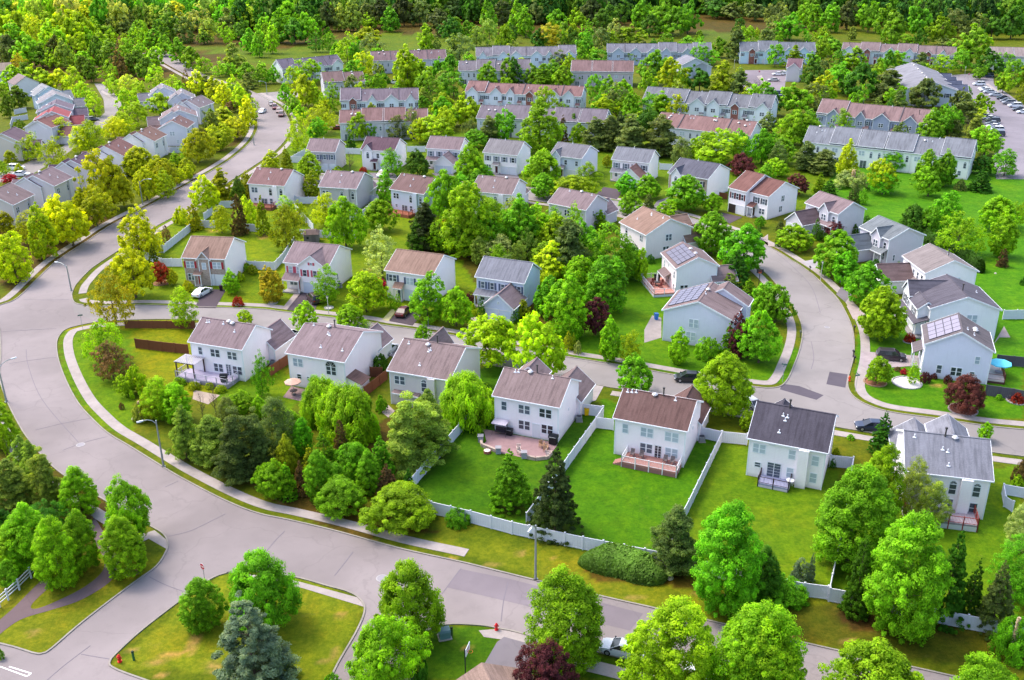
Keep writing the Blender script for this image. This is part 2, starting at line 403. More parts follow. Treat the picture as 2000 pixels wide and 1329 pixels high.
def protos(k, lod, v):
    key = (k, lod, v)
    if key not in PROTO:
        sd = hash_(k, v)
        if k == 'b': PROTO[key] = (None, trunk_mesh('m', sd, True))
        else:
            a, per, leaf = LOD[lod]
            if k in 'lL': per = int(per * .75); leaf *= .85
            if k in 'ks': leaf *= .8; per = int(per * 1.25)
            if k == 't': leaf *= .9
            if k == 'h': a *= .7
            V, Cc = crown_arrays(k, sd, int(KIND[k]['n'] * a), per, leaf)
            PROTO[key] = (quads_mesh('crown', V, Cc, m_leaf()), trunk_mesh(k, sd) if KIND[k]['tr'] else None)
    return PROTO[key]
def hash_(k, v): return ord(k) * 131 + v * 17 + 5
TINT = {'g': ((118, 198, 34), 'bright green'), 'y': ((176, 222, 28), 'yellow-green'), 'd': ((78, 146, 38), 'dark green'), 'k': ((116, 152, 82), 'grey-green'),
        'e': ((76, 104, 56), 'deep green'), 'b': ((122, 162, 134), 'blue-grey'), 'l': ((156, 200, 84), 'pale green'), 'u': ((104, 60, 66), 'purple-leaved'), 'r': ((122, 112, 74), 'rusty brown'),
        'o': ((156, 190, 30), 'olive gold'), 'q': ((140, 206, 28), 'lime green'), 'x': ((168, 44, 50), 'red-leaved'), 'v': ((170, 205, 120), 'very pale green'), 'z': ((178, 184, 44), 'golden')}
TREES = []
def warm(x, y):
    return math.exp(-((x - 170) / 330) ** 2 - ((y - 420) / 330) ** 2)  # weight of the warm left-hand glow that is tinted into leaf colours
def tree(bx, by, top, w, kind, tint, full=True):
    """bx, by: survey pixel of the trunk foot; top: pixel row of the crown tip; w: crown width in pixels"""
    X, Y = ground(bx, by); dep = depth(X, Y)
    h = max(.5, height_at(X, Y, top)); wid = w * depth(X, Y, h * .5) / F_PX
    if kind != 'h' and kind != 't': h = min(h, 26)
    if dep > 190 and kind in 'mlpkc' and bx > 560: wid *= 1.13; h *= 1.05
    rng = random.Random(int(bx * 7 + by * 13))
    lod = 0 if dep < 150 else (1 if dep < 330 else 2)
    if wid < 2.2 and lod == 0: lod = 1
    pk = kind.upper() if kind in 'ml' and h / (wid / 2) > 2.9 else kind
    cm, tm = protos(pk, lod, rng.randrange(3))
    K = KIND.get(pk, KIND['m'])
    name = KNAME[kind]
    c, word = TINT[tint]
    c = list(c); f = warm(bx, by) * (.8 if tint not in 'uxr' else .15)
    c = [c[0] + (min(c[1] * .87 if tint not in 'uxr' else 205, c[0] * 1.3 + 20) - c[0]) * f, c[1] * (1 - .03 * f), c[2] * (1 - .45 * f)]
    k_ = rng.uniform(.92, 1.1) * (1 + .13 * f + (.10 if bx < 620 and by < 330 else 0)); fh = min(.16, max(0, (dep - 180) / 1400)); c = [c[0] + (176 - c[0]) * fh, c[1] + (204 - c[1]) * fh, c[2] + (120 - c[2]) * fh] if tint not in 'ux' else c; colr = s2l([min(255, v * k_) for v in c])  # far crowns paled: distance haze put into the leaf colour
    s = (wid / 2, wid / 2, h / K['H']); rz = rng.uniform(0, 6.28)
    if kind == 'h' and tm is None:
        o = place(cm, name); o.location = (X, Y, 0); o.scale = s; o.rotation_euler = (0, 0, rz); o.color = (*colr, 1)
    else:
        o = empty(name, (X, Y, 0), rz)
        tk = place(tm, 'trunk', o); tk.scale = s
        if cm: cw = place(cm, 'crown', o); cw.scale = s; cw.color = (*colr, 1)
    TREES.append(dict(o=o, x=X, y=Y, h=h, kind=kind, word=word, w=wid, tint=tint))
    return o
def T(crop, rows):
    o = CROP[crop]
    for r in rows:
        x, top, base, w, kind, tint = r[:6]
        tree(o[0] + x * o[2], o[1] + base * o[2], o[1] + top * o[2], w * o[2], kind, tint)
# surveyed houses: x, y, heading in degrees, length along the ridge, depth, ridge rise above the eaves (metres)
HS = {
 'H1': (53.84, 108.21, -14.37, 9.47, 10.16, 2.56),
 'H2': (37.09, 115.53, -23.53, 9.57, 10.15, 2.63),
 'H3': (19.98, 120.66, -22.79, 9.66, 8.68, 2.13),
 'H4': (3.54, 127.48, -22.5, 9.58, 8.52, 2.24),
 'H5': (-11.69, 137.61, -20.67, 9.69, 11.68, 2.56),
 'H6': (-27.98, 144.21, -20.55, 9.87, 12.02, 2.4),
 'H7': (-45.31, 147.26, -20.1, 9.54, 8.12, 2.31),
 'H8': (-59.62, 190.6, -7.4, 8.43, 10.57, 2.52),
 'H9': (-38.05, 186.34, -16.03, 9.15, 10.16, 2.39),
 'H10': (-17.38, 180.71, -21.9, 9.51, 10.22, 2.37),
 'H11': (-0.57, 175.75, -23.13, 9.43, 7.94, 2.43),
 'H12': (30.95, 204.97, -63.91, 9.93, 11.3, 2.59),
 'H13': (34.44, 182.47, -80.41, 8.98, 7.99, 1.87),
 'H15': (70.36, 143.94, -108.23, 7.6, 9.61, 2.57),
 'F1': (-52.2, 279.9, -8.6, 8.14, 9.1, 2.41),
 'F2': (-35.9, 280.75, -15.54, 9.63, 9.37, 2.5),
 'F3': (-17.77, 281.77, -15.25, 9.68, 8.75, 2.35),
 'G2': (-40.8, 242.39, -14.1, 9.45, 11.06, 2.5),
 'G1': (-58.93, 245.44, -15.4, 9.6, 10.4, 2.59),
 'L0': (-120.04, 228.9, 83.85, 8.84, 10.38, 2.61),
 'L1': (-117.09, 245.4, 82.58, 8.36, 9.83, 2.42),
 'L2': (-114.5, 261.54, 87.91, 8.94, 8.92, 2.38),
 'L3': (-111.21, 276.84, 88.02, 10.06, 9.58, 2.67),
 'L4': (-108.38, 294.97, 84.7, 8.76, 9.14, 2.38),
 'L5': (-104.27, 312.3, 91.62, 8.54, 8.35, 2.14),
 'L6': (-108.6, 329.38, 108.66, 9.17, 10.36, 2.28),
 'L7': (-108.42, 346.84, 76.76, 9.6, 8.29, 2.22),
 'L8': (-117.0, 361.01, 108.58, 9.6, 7.99, 2.3),
 'L9': (-127.7, 373.26, 112.35, 8.93, 8.02, 2.17),
 'M1': (-171.82, 375.41, -51.05, 8.3, 7.91, 2.25),
 'M2': (-161.86, 359.68, -60.97, 9.62, 9.76, 2.43),
 'M3': (-154.07, 342.34, -71.12, 8.74, 9.76, 2.18),
 'M4': (-149.71, 329.7, -73.2, 9.19, 8.94, 2.07),
 'M5': (-145.74, 315.77, -101.8, 9.58, 8.46, 1.96),
 'M6': (-148.41, 294.9, -88.01, 8.96, 9.32, 2.39),
 'T1': (-46.07, 357.15, 5.0, 26.67, 10.18, 3.04),
 'T2': (-40.29, 320.25, 3.38, 27.25, 10.22, 2.85),
 'T3': (-85.86, 434.4, 37.88, 27.97, 9.85, 3.04),
 'T4': (-65.22, 395.67, 17.33, 15.54, 10.0, 2.84),
 'T5': (-44.88, 454.35, 9.32, 32.31, 10.13, 3.09),
 'T6': (7.24, 464.01, 1.42, 44.57, 10.11, 3.0),
 'T7': (-6.19, 422.16, -2.51, 29.01, 10.13, 3.02),
 'T8': (37.6, 414.81, -7.5, 24.68, 10.26, 3.31),
 'T9': (68.14, 471.24, -3.25, 46.76, 10.08, 2.99),
 'T10': (5.69, 367.18, -14.49, 42.48, 10.47, 2.56),
 'T11': (10.71, 319.57, -17.0, 41.39, 10.72, 3.01),
 'T12': (68.29, 344.97, -24.85, 43.93, 11.01, 3.08),
 'T13': (60.08, 303.77, -31.02, 30.08, 10.78, 3.0),
 'T14': (116.22, 319.05, -31.23, 33.85, 10.4, 3.29),
 'T15': (105.73, 276.91, -30.32, 44.17, 10.51, 3.37),
 'T16': (155.98, 386.11, -102.1, 45.7, 18.98, 3.1),
 'T17': (122.18, 471.73, -5.56, 33.29, 10.23, 3.25),
 'T18': (118.25, 423.86, -20.59, 5.51, 9.95, 2.74),
 'T19': (175.28, 463.95, -22.09, 47.52, 10.04, 2.76),
 'T20': (219.11, 447.63, -14.31, 18.29, 10.06, 2.85),
 'T21': (124.5, 278.34, -8.32, 3.95, 10.0, 2.5),
 'T22': (76.5, 433.98, -76.46, 10.0, 11.45, 2.48),
 'F4': (-0.91, 275.71, -23.12, 9.89, 9.73, 2.61),
 'F5': (17.49, 271.45, -30.55, 9.39, 9.96, 2.4),
 'F6': (33.73, 265.55, -25.94, 10.14, 8.41, 2.38),
 'F7': (48.32, 250.56, -38.39, 10.9, 11.82, 2.48),
 'F8': (61.17, 234.03, -50.38, 10.66, 11.22, 2.38),
 'N1': (73.35, 218.28, -62.42, 9.98, 7.88, 2.0),
 'N2': (79.59, 199.41, -70.07, 8.98, 8.67, 1.86),
 'N3': (81.47, 179.08, -85.61, 9.49, 9.71, 2.19),
 'N4': (77.12, 161.35, -94.09, 10.52, 11.25, 2.12),
 'G3': (-22.42, 237.45, -30.5, 9.6, 9.75, 2.57),
 'G4': (-2.85, 236.33, -19.94, 10.06, 10.61, 2.39),
 'G5': (15.48, 223.09, -37.5, 10.07, 8.94, 2.37),
 'H14': (33.08, 158.62, -114.39, 9.46, 11.61, 2.36),
}
# ------------------------------------------------------------------ windows, doors (meshes shared by every house)
WM = {}
def win_mesh(w, h, kind, trimc=(225, 228, 234)):
    key = (round(w, 2), round(h, 2), kind, trimc)
    if key in WM: return WM[key]
    fr = MB(); pn = MB(); t = .09
    # local: x across, z up from the sill, y = 0 is the wall face, -y outward
    n = 2 if kind == 'double' else (3 if kind == 'triple' else 1)
    cw = w / n
    for i in range(n):
        x0 = -w / 2 + i * cw; x1 = x0 + cw
        fr.box(x0, x0 + t, -.05, 0, 0, h); fr.box(x1 - t, x1, -.05, 0, 0, h)
        fr.box(x0 + t, x1 - t, -.05, 0, 0, t); fr.box(x0 + t, x1 - t, -.05, 0, h - t, h)
        fr.box(x0 + t, x1 - t, -.045, -.002, h / 2 - .035, h / 2 + .035)
        if kind == 'grid':
            for g in (1, 2, 3): fr.box(x0 + t, x1 - t, -.04, -.004, h * g / 4 - .015, h * g / 4 + .015)
            fr.box(-.015, .015, -.042, -.006, t, h - t)
        pn.box(x0 + t, x1 - t, -.025, -.008, t, h - t)
    if kind == 'arch':
        k = 8; R = w / 2
        pts = [(R * math.cos(math.pi * i / k), R * math.sin(math.pi * i / k)) for i in range(k + 1)]
        for i in range(k):
            a, b = pts[i], pts[i + 1]; s = (R - t) / R
            fr.prism([(a[0], 0, h + a[1]), (b[0], 0, h + b[1]), (b[0] * s, 0, h + b[1] * s), (a[0] * s, 0, h + a[1] * s)],
                     [(a[0], -.05, h + a[1]), (b[0], -.05, h + b[1]), (b[0] * s, -.05, h + b[1] * s), (a[0] * s, -.05, h + a[1] * s)])
        s = (R - t) / R
        pn.prism([(p[0] * s, -.008, h + p[1] * s) for p in pts], [(p[0] * s, -.025, h + p[1] * s) for p in pts])
        for i in (2, 4, 6): fr.bar((0, -.04, h), (pts[i][0] * .9, -.04, h + pts[i][1] * .9), .015, 4)
    WM[key] = (fr.mesh('window', m_plain(trimc, .5, .04)), pn.mesh('pane', m_glass(False)), pn.mesh('pane', m_glass(True)))
    return WM[key]
def door_mesh(kind, w, h, rgb):
    key = ('door', kind, round(w, 2), round(h, 2), rgb)
    if key in WM: return WM[key]
    mb = MB(); p2 = MB()
    if kind == 'garage':
        mb.box(-w / 2, w / 2, -.04, 0, 0, h)
        for i in range(1, 4): mb.box(-w / 2 + .05, w / 2 - .05, -.055, -.042, h * i / 4 - .03, h * i / 4 - .005)
        p2.box(-w / 2 - .12, -w / 2 - .002, -.07, 0, 0, h); p2.box(w / 2 + .002, w / 2 + .12, -.07, 0, 0, h); p2.box(-w / 2 - .12, w / 2 + .12, -.07, 0, h + .002, h + .14)
    elif kind == 'sliding':
        mb.box(-w / 2, w / 2, -.03, 0, 0, h)
        t = .08
        for a, b in ((-w / 2, -w / 2 + t), (-t / 2, t / 2), (w / 2 - t, w / 2)): p2.box(a, b, -.06, -.032, 0, h)
        p2.box(-w / 2 - .001, w / 2 + .001, -.062, -.033, h - t, h + .01)
        for g in (1, 2, 3, 4): p2.box(-w / 2 + .01, w / 2 - .01, -.045, -.031, h * g / 5 - .012, h * g / 5 + .012)
    else:
        mb.box(-w / 2, w / 2, -.04, 0, 0, h); p2.box(-w / 2 - .1, -w / 2 - .002, -.06, 0, 0, h + .1); p2.box(w / 2 + .002, w / 2 + .1, -.06, 0, 0, h + .1); p2.box(-w / 2, w / 2, -.06, 0, h + .002, h + .1)
    mm = m_glass(False) if kind == 'sliding' else m_plain(rgb, .45, .05)
    WM[key] = (mb.mesh('door', mm), p2.mesh('frame', m_white())); return WM[key]

OVH = .3
class House:
    def __init__(s, key, name, label, short, wall, roof, he=5.6, cat='house', group=None, trimc=(225, 228, 234)):
        x, y, a, w, d, hr = HS[key]
        s.key = key; s.w, s.d, s.he, s.hr = w, d, he, hr; s.a = rad(a); s.x, s.y = x, y
        s.root = empty(name, (x, y, 0), s.a); tag(s.root, label, cat, group)
        s.wm = wall if not isinstance(wall, tuple) else m_siding(wall); s.rm = m_shingle(roof); s.trimc = trimc
        LAND.append((x, y, short))
        s.trim = MB(); s.rng = random.Random(key); s.wallmb = MB(); s.subs = []; s.wallrgb = wall
        s.block(0, 0, w, d, he, hr, 'x', main=True)
    def block(s, cx, cy, w, d, he, hr, axis='x', main=False, z0=0, wallm=None, roofm=None, name='roof', open_=False):
        """a gabled box: ridge along its local x or y"""
        mb = MB() if wallm or not main else s.wallmb
        x0, x1, y0, y1 = cx - w / 2, cx + w / 2, cy - d / 2, cy + d / 2
        if axis == 'x': A = [(x0, y0), (x0, y1)]; 
        if not open_:
            if axis == 'x':
                mb.prism([(x0, y0, z0), (x0, y1, z0), (x0, y1, he), (x0, cy, he + hr), (x0, y0, he)], [(x1, y0, z0), (x1, y1, z0), (x1, y1, he), (x1, cy, he + hr), (x1, y0, he)])
            else:
                mb.prism([(x0, y0, z0), (x1, y0, z0), (x1, y0, he), (cx, y0, he + hr), (x0, y0, he)], [(x0, y1, z0), (x1, y1, z0), (x1, y1, he), (cx, y1, he + hr), (x0, y1, he)])
            if mb is not s.wallmb: s.subs.append((mb, wallm or s.wm))
        o = OVH; rt = .13; e = .02
        rb = MB()
        run = (d if axis == 'x' else w) / 2; sl = hr / run; ze = he - sl * o + .1; zr = he + hr + .1 + rt * .2
        if axis == 'x':
            for sg in (-1, 1):
                ye = cy + sg * (d / 2 + o)
                rb.slab([(x0 - o, ye, ze + rt), (x1 + o, ye, ze + rt), (x1 + o, cy, zr + rt), (x0 - o, cy, zr + rt)], rt)
                for xx, k in ((x0 - o, -1), (x1 + o, 1)):   # rake boards
                    xa, xb = (xx - .03, xx + .02) if k < 0 else (xx - .02, xx + .03)
                    s.trim.prism([(xa, ye, ze - .12), (xa, ye, ze + rt + .012), (xa, cy, zr + rt + .012), (xa, cy, zr - .12)], [(xb, ye, ze - .12), (xb, ye, ze + rt + .012), (xb, cy, zr + rt + .012), (xb, cy, zr - .12)])
                s.trim.box(x0 - o, x1 + o, min(ye, ye + sg * .1), max(ye, ye + sg * .1), ze - .05, ze + .11)
            rb.box(x0 - o, x1 + o, cy - .12, cy + .12, zr + rt - .05, zr + rt + .035)
        else:
            for sg in (-1, 1):
                xe = cx + sg * (w / 2 + o)
                rb.slab([(xe, y0 - o, ze + rt), (xe, y1 + o, ze + rt), (cx, y1 + o, zr + rt), (cx, y0 - o, zr + rt)], rt)
                for yy, k in ((y0 - o, -1), (y1 + o, 1)):
                    ya, yb = (yy - .03, yy + .02) if k < 0 else (yy - .02, yy + .03)
                    s.trim.prism([(xe, ya, ze - .12), (xe, ya, ze + rt + .012), (cx, ya, zr + rt + .012), (cx, ya, zr - .12)], [(xe, yb, ze - .12), (xe, yb, ze + rt + .012), (cx, yb, zr + rt + .012), (cx, yb, zr - .12)])
                s.trim.box(min(xe, xe + sg * .1), max(xe, xe + sg * .1), y0 - o, y1 + o, ze - .05, ze + .11)
            rb.box(cx - .12, cx + .12, y0 - o, y1 + o, zr + rt - .05, zr + rt + .035)
        if not open_:
            for xx in (x0, x1):
                for yy in (y0, y1):
                    s.trim.box(xx - .03 if xx == x0 else xx - .12, xx + .12 if xx == x0 else xx + .03, yy - .03 if yy == y0 else yy - .12, yy + .12 if yy == y0 else yy + .03, z0, he - .06)
        rf = rb.build('roof', roofm or s.rm, s.root)
        if main:
            s.roofo = rf; s.sl = sl
        return rf
    def face(s, f, u, z, off=0, blk=None):
        """point on a face; u runs left to right seen from outside"""
        cx, cy, w, d = blk or (0, 0, s.w, s.d)
        if f == 'F': return (cx - w / 2 + u * w, cy - d / 2 - off, z), 0
        if f == 'B': return (cx + w / 2 - u * w, cy + d / 2 + off, z), math.pi
        if f == 'R': return (cx + w / 2 + off, cy - d / 2 + u * d, z), math.pi / 2
        return (cx - w / 2 - off, cy + d / 2 - u * d, z), -math.pi / 2
    def win(s, f, u, z, w=.95, h=1.5, kind='single', light=None, shut=None, blk=None, off=.004):
        loc, rz = s.face(f, u, z, off, blk)
        fm, pd, pl = win_mesh(w, h, kind, s.trimc)
        o = place(fm, 'window', s.root, loc, rz)
        place(pl if (s.rng.random() < .35 if light is None else light) else pd, 'pane', o)
        if shut:
            for sg in (-1, 1):
                mb = MB(); x = sg * (w / 2 + .24); mb.box(x - .2, x + .2, -.045, 0, .02, h - .02)
                for i in range(1, 8): mb.box(x - .15, x + .15, -.055, -.046, h * i / 8 - .03, h * i / 8 + .03)
                mb.build('shutter', m_plain(shut, .6, .08), s.root, loc, rz)
    def door(s, f, u, kind='door', w=1, h=2.1, rgb=(120, 40, 40), z=0, blk=None):
        loc, rz = s.face(f, u, z + .01, .004, blk)
        a, b = door_mesh(kind, w, h, rgb); o = place(a, 'garage_door' if kind == 'garage' else 'door', s.root, loc, rz); place(b, 'frame', o)
    def gable(s, u, w, proj=.5, he=None, hr=1.6, wallm=None, f='F', z0=0, win=None, shut=None, depth_=None):
        """front-facing cross gable that projects from the face and runs back into the main roof"""
        he = he or s.he; D = depth_ or (proj + min(s.d / 2, (hr + he - s.he) / s.sl + .4))
        cx = -s.w / 2 + u * s.w; cy = -s.d / 2 - proj + D / 2
        if f == 'B': cx = -cx; cy = -cy
        s.block(cx, cy, w, D, he, hr, 'y', z0=z0, wallm=wallm)
        b = (cx, cy, w, D)
        for q in (win or []): s.win(*q, blk=b, shut=shut)
        return b
    def chase(s, u, w=.9, p=.5, top=None, f='F'):
        (x, y, z), rz = s.face(f, u, 0); mb = MB(); top = top or s.he - .12
        mb.box(-w / 2, w / 2, -p, -.003, 0, top); mb.build('fireplace_chase', s.wm, s.root, (x, y, 0), rz)
    def vents(s, pts, chimney=None):
        """pts: (u along ridge, v 0 eave .. 1 ridge, side)"""
        for i, (u, v, sg, kind) in enumerate(pts):
            x = -s.w / 2 + u * s.w; y = sg * s.d / 2 * (1 - v); z = s.he + s.hr * v + .22; mb = MB()
            if kind == 'cap':
                mb.bar((0, 0, -.1), (0, 0, .22), .2, 8); mb.bar((0, 0, .22), (0, 0, .42), .42, 10, .2)
                mb.build('roof_vent', m_plain((196, 194, 196), .4, .05, metal=.3), s.roofo, (x, y, z))
            elif kind == 'stack':
                mb.bar((0, 0, -.1), (0, 0, 1.1), .1, 8); mb.bar((0, 0, 1.1), (0, 0, 1.3), .17, 8)
                mb.build('flue_pipe', m_plain((70, 66, 66), .5), s.roofo, (x, y, z))
            else:
                mb.bar((0, 0, -.1), (0, 0, .42), .075, 7); mb.box(-.2, .2, -.2, .2, -.06, .04)
                mb.build('vent_pipe', m_white(), s.roofo, (x, y, z))
    def solar(s, u0, u1, v0, v1, nu, nv, sg=-1, rgb=(150, 160, 185)):
        m = m_plain(tuple(int(v * .7) for v in rgb), .6, .1, .15, .4); fm = m_plain((62, 60, 70), .4)
        for i in range(nu):
            for j in range(nv):
                ua = u0 + (u1 - u0) * i / nu; ub = u0 + (u1 - u0) * (i + 1) / nu - .004; va = v0 + (v1 - v0) * j / nv; vb = v0 + (v1 - v0) * (j + 1) / nv - .012
                P = lambda u, v, dz: (-s.w / 2 + u * s.w, sg * s.d / 2 * (1 - v), s.he + s.hr * v + dz)
                q = [P(ua, va, .36), P(ub, va, .36), P(ub, vb, .36), P(ua, vb, .36)]
                o = MB().slab(q, .05).build('solar_panel', m, s.root)
                fr = MB(); g = [P(ua, va, .372), P(ub, va, .372), P(ub, vb, .372), P(ua, vb, .372)]
                for k in range(4): fr.bar(g[k], g[(k + 1) % 4], .022, 4)
                fr.build('frame', fm, o)
    def deck(s, u0, u1, dep, z, rgb, rail, skirt=None, f='F', railh=.95, white_top=False, steps=None):
        a, rz = s.face(f, u0, 0); b, _ = s.face(f, u1, 0)
        L = math.dist(a[:2], b[:2]); mb = MB()
        n = max(4, int(L / .3))
        for i in range(n): mb.box(L * i / n + .008, L * (i + 1) / n - .008, -dep, -.01, z - .08, z)
        mb.box(0, L, -dep, -.012, z - .25, z - .085)
        root = mb.build('deck', m_plain(rgb, .75, .12), s.root, a, rz)
        if skirt:
            k = MB().box(0, L, -dep - .03, -dep - .002, 0, z - .26).box(-.03, -.002, -dep, -.02, 0, z - .26).box(L + .002, L + .03, -dep, -.02, 0, z - .26); k.build('skirt', m_plain(skirt, .7), root)
        r = MB()
        runs = [((0, -.1), (0, -dep)), ((0, -dep), (L, -dep)), ((L, -dep), (L, -.1))]
        for (p, q) in runs:
            l = math.dist(p, q); m_ = max(1, round(l / 1.8))
            for i in range(m_ + 1):
                x = p[0] + (q[0] - p[0]) * i / m_; y = p[1] + (q[1] - p[1]) * i / m_
                r.box(x - .06, x + .06, y - .06, y + .06, 0 if rail else z, z + railh + .1)
            r.bar((p[0], p[1], z + railh), (q[0], q[1], z + railh), .045, 4); r.bar((p[0], p[1], z + .12), (q[0], q[1], z + .12), .035, 4)
            nn = int(l / .16)
            for i in range(1, nn): r.bar((p[0] + (q[0] - p[0]) * i / nn, p[1] + (q[1] - p[1]) * i / nn, z + .12), (p[0] + (q[0] - p[0]) * i / nn, p[1] + (q[1] - p[1]) * i / nn, z + railh), .014, 3)
        r.build('railing', m_plain(rail, .5, .05), root)
        if steps is not None:
            st = MB(); k = max(2, int(z / .18))
            for i in range(k):
                if steps < 0: st.box(-.3 * (i + 1) - .06, -.3 * i - .065, -dep + .2, -dep + 1.4, 0, z * (1 - (i + 1) / (k + 1)))
                else: st.box(steps, steps + 1.2, -dep - .3 * (i + 1), -dep - .3 * i - .035, 0, z * (1 - (i + 1) / (k + 1)))
            st.build('steps', m_plain(rgb, .75, .12), root)
        return root
    def porch(s, u0, u1, dep, z=2.7, f='F', rise=.8, posts=True, blk=None, roofm=None):
        a, rz = s.face(f, u0, 0, 0, blk); b, _ = s.face(f, u1, 0, 0, blk); L = math.dist(a[:2], b[:2]); mb = MB()
        mb.slab([(-.15, -dep - .2, z), (L + .15, -dep - .2, z), (L + .15, -.012, z + rise), (-.15, -.012, z + rise)], .12)
        o = mb.build('porch_roof', roofm or s.rm, s.root, a, rz)
        t = MB().box(-.15, L + .15, -dep - .26, -dep - .202, z - .2, z - .0)
        t.build('gutter', m_white(), o)
        if posts:
            for x in (.1, L - .1) + ((L / 2,) if L > 4 else ()): MB().box(x - .08, x + .08, -dep - .05, -dep + .11, 0, z - .13).build('post', m_white(), s.root, a, rz)
            MB().box(-.05, L + .05, -dep - .15, -.014, 0, .22).build('porch_floor', m_concrete((190, 186, 186)), s.root, a, rz)
    def done(s):
        s.wallmb.build('wall', s.wm, s.root)
        for mb, m in s.subs: mb.build('wall', m, s.root)
        s.trim.build('trim', m_plain(s.trimc, .5, .04), s.root)
        return s
    def pt(s, lx, ly):
        ca, sa = math.cos(s.a), math.sin(s.a); return (s.x + ca * lx - sa * ly, s.y + sa * lx + ca * ly)
# ------------------------------------------------------------------ houses
WHITE = (252, 240, 248); PALE = (226, 222, 230); GREYB = (186, 196, 222); BEIGE = (214, 206, 208); CREAM = (208, 200, 190); TAUPE = (176, 170, 172)
R_BRN = (154, 134, 134); R_TAN = (168, 138, 124); R_GRY = (146, 148, 160); R_DRK = (90, 86, 98); R_RED = (124, 96, 92); R_MAU = (158, 138, 142); R_SLT = (112, 112, 126)
BR1 = m_brick((152, 84, 72), (128, 66, 60), (160, 140, 130)); STONE = m_brick((178, 160, 148), (148, 126, 120), (190, 178, 168), .8)
RS = 'houses with their backs to the bottom road'
def H(key, label, short, wall, roof, **k): return House(key, 'house', label, short, wall, roof, **k)

# ---- front row, seen from the back
h = H('H1', 'white house with pale grey roof, tall arched windows and a red-railed deck', 'arched-window house', WHITE, R_GRY)
h.block(-2.2, 6.8, 5.5, 6.5, 2.8, 2.1, 'y'); h.block(1.5, 5.9, 4.5, 5, 5.2, 1.6, 'y')
h.win('F', .35, 5.1, .8, .12); h.win('F', .575, 3.0, .95, 1.5, 'arch', False); h.win('F', .86, 3.0, .95, 1.5, 'arch', False)
h.win('F', .565, .9, 1, 1.5, light=False); h.win('F', .86, .7, 1, 1.5, light=False); h.win('L', .6, 3.6, .7, 1.4, light=True)
h.win('F', .18, 3.6, .9, 1.4, 'double'); h.door('F', .3, 'sliding', 1.8, 2.1)
h.chase(.725, 1.3, .6); h.deck(.02, .88, 3.0, .9, (150, 140, 150), (150, 60, 58), (206, 206, 210))
h.vents([(.1, .85, -1, 'pipe'), (.48, .95, -1, 'stack'), (.6, .92, -1, 'cap'), (.5, .55, -1, 'pipe'), (.44, .6, -1, 'pipe'), (.5, .2, -1, 'pipe')]); h.done(); H1 = h

h = H('H2', 'white house with near-black roof and a small dark-railed deck behind', 'black-roofed house', WHITE, R_DRK)
h.block(-2.6, 6.2, 5.2, 5, 2.8, 2.0, 'y')
h.win('F', .14, 3.6, 1.7, 1.4, 'double', True); h.win('F', .3, 5.1, .8, .12); h.win('F', .575, 3.6, .95, 1.4, light=True); h.win('F', .88, 3.3, .95, 1.5, light=True)
h.win('F', .14, 1.5, .85, .8); h.door('F', .36, 'sliding', 1.8, 2.1, z=.55); h.win('F', .575, .9, .95, 1.5); h.win('F', .88, .8, .95, 1.5)
h.chase(.725, 1.3, .6); h.deck(.2, .6, 2.2, .55, (148, 150, 178), (58, 44, 50), (196, 190, 200))
h.vents([(.42, .96, -1, 'stack'), (.36, .72, -1, 'pipe'), (.42, .7, -1, 'pipe'), (.4, .6, -1, 'pipe'), (.36, .25, -1, 'pipe')]); h.done(); H2 = h

h = H('H3', 'white house with dark brown roof and a brown deck with white railing, between fences', 'white-railed deck house', WHITE, R_RED, he=5.6)
h.block(2.4, 6.4, 5.4, 6, 2.8, 2.3, 'y')
for u, k, w in ((.15, 'single', .9), (.46, 'double', 1.8), (.81, 'double', 1.9)): h.win('F', u, 3.5, w, 1.45, k, True)
h.win('F', .46, 1.1, 1.8, 1.5, 'double', False); h.door('F', .63, 'sliding', 1.0, 2.1, z=.5); h.win('F', .82, 1.1, 1.8, 1.5, 'double', True)
h.win('R', .5, 3.6, .4, .4); h.deck(.2, .97, 2.9, .75, (158, 112, 104), (226, 226, 230), (140, 100, 96), steps=-1.35)
h.vents([(.05, .9, -1, 'pipe'), (.11, .92, -1, 'pipe'), (.17, .94, -1, 'pipe'), (.44, .93, -1, 'cap'), (.56, .97, -1, 'stack'), (.74, .9, -1, 'pipe')]); h.done(); H3 = h

h = H('H4', 'white house with weathered brown roof and a curved pink paved patio behind', 'pink-patio house', WHITE, R_BRN, he=5.6)
h.block(2.6, 6.6, 5.4, 6, 2.8, 2.2, 'y'); h.block(-2.6, 5.0, 4, 3, 5.3, 1.6, 'y')
for u, k, w in ((.15, 'single', .9), (.47, 'double', 1.8), (.80, 'double', 1.9)): h.win('F', u, 3.5, w, 1.45, k, False)
h.win('F', .47, 1.0, 1.8, 1.5, 'double', False); h.door('F', .655, 'door', 1.0, 2.1, (214, 216, 222), .15); h.win('F', .83, 1.0, 1.8, 1.5, 'double', False); h.win('R', .5, 3.0, .35, .4)
h.vents([(.17, .9, -1, 'pipe'), (.22, .92, -1, 'pipe'), (.4, .96, -1, 'cap'), (.5, 1, -1, 'stack'), (.76, .9, -1, 'pipe')]); h.done(); H4 = h

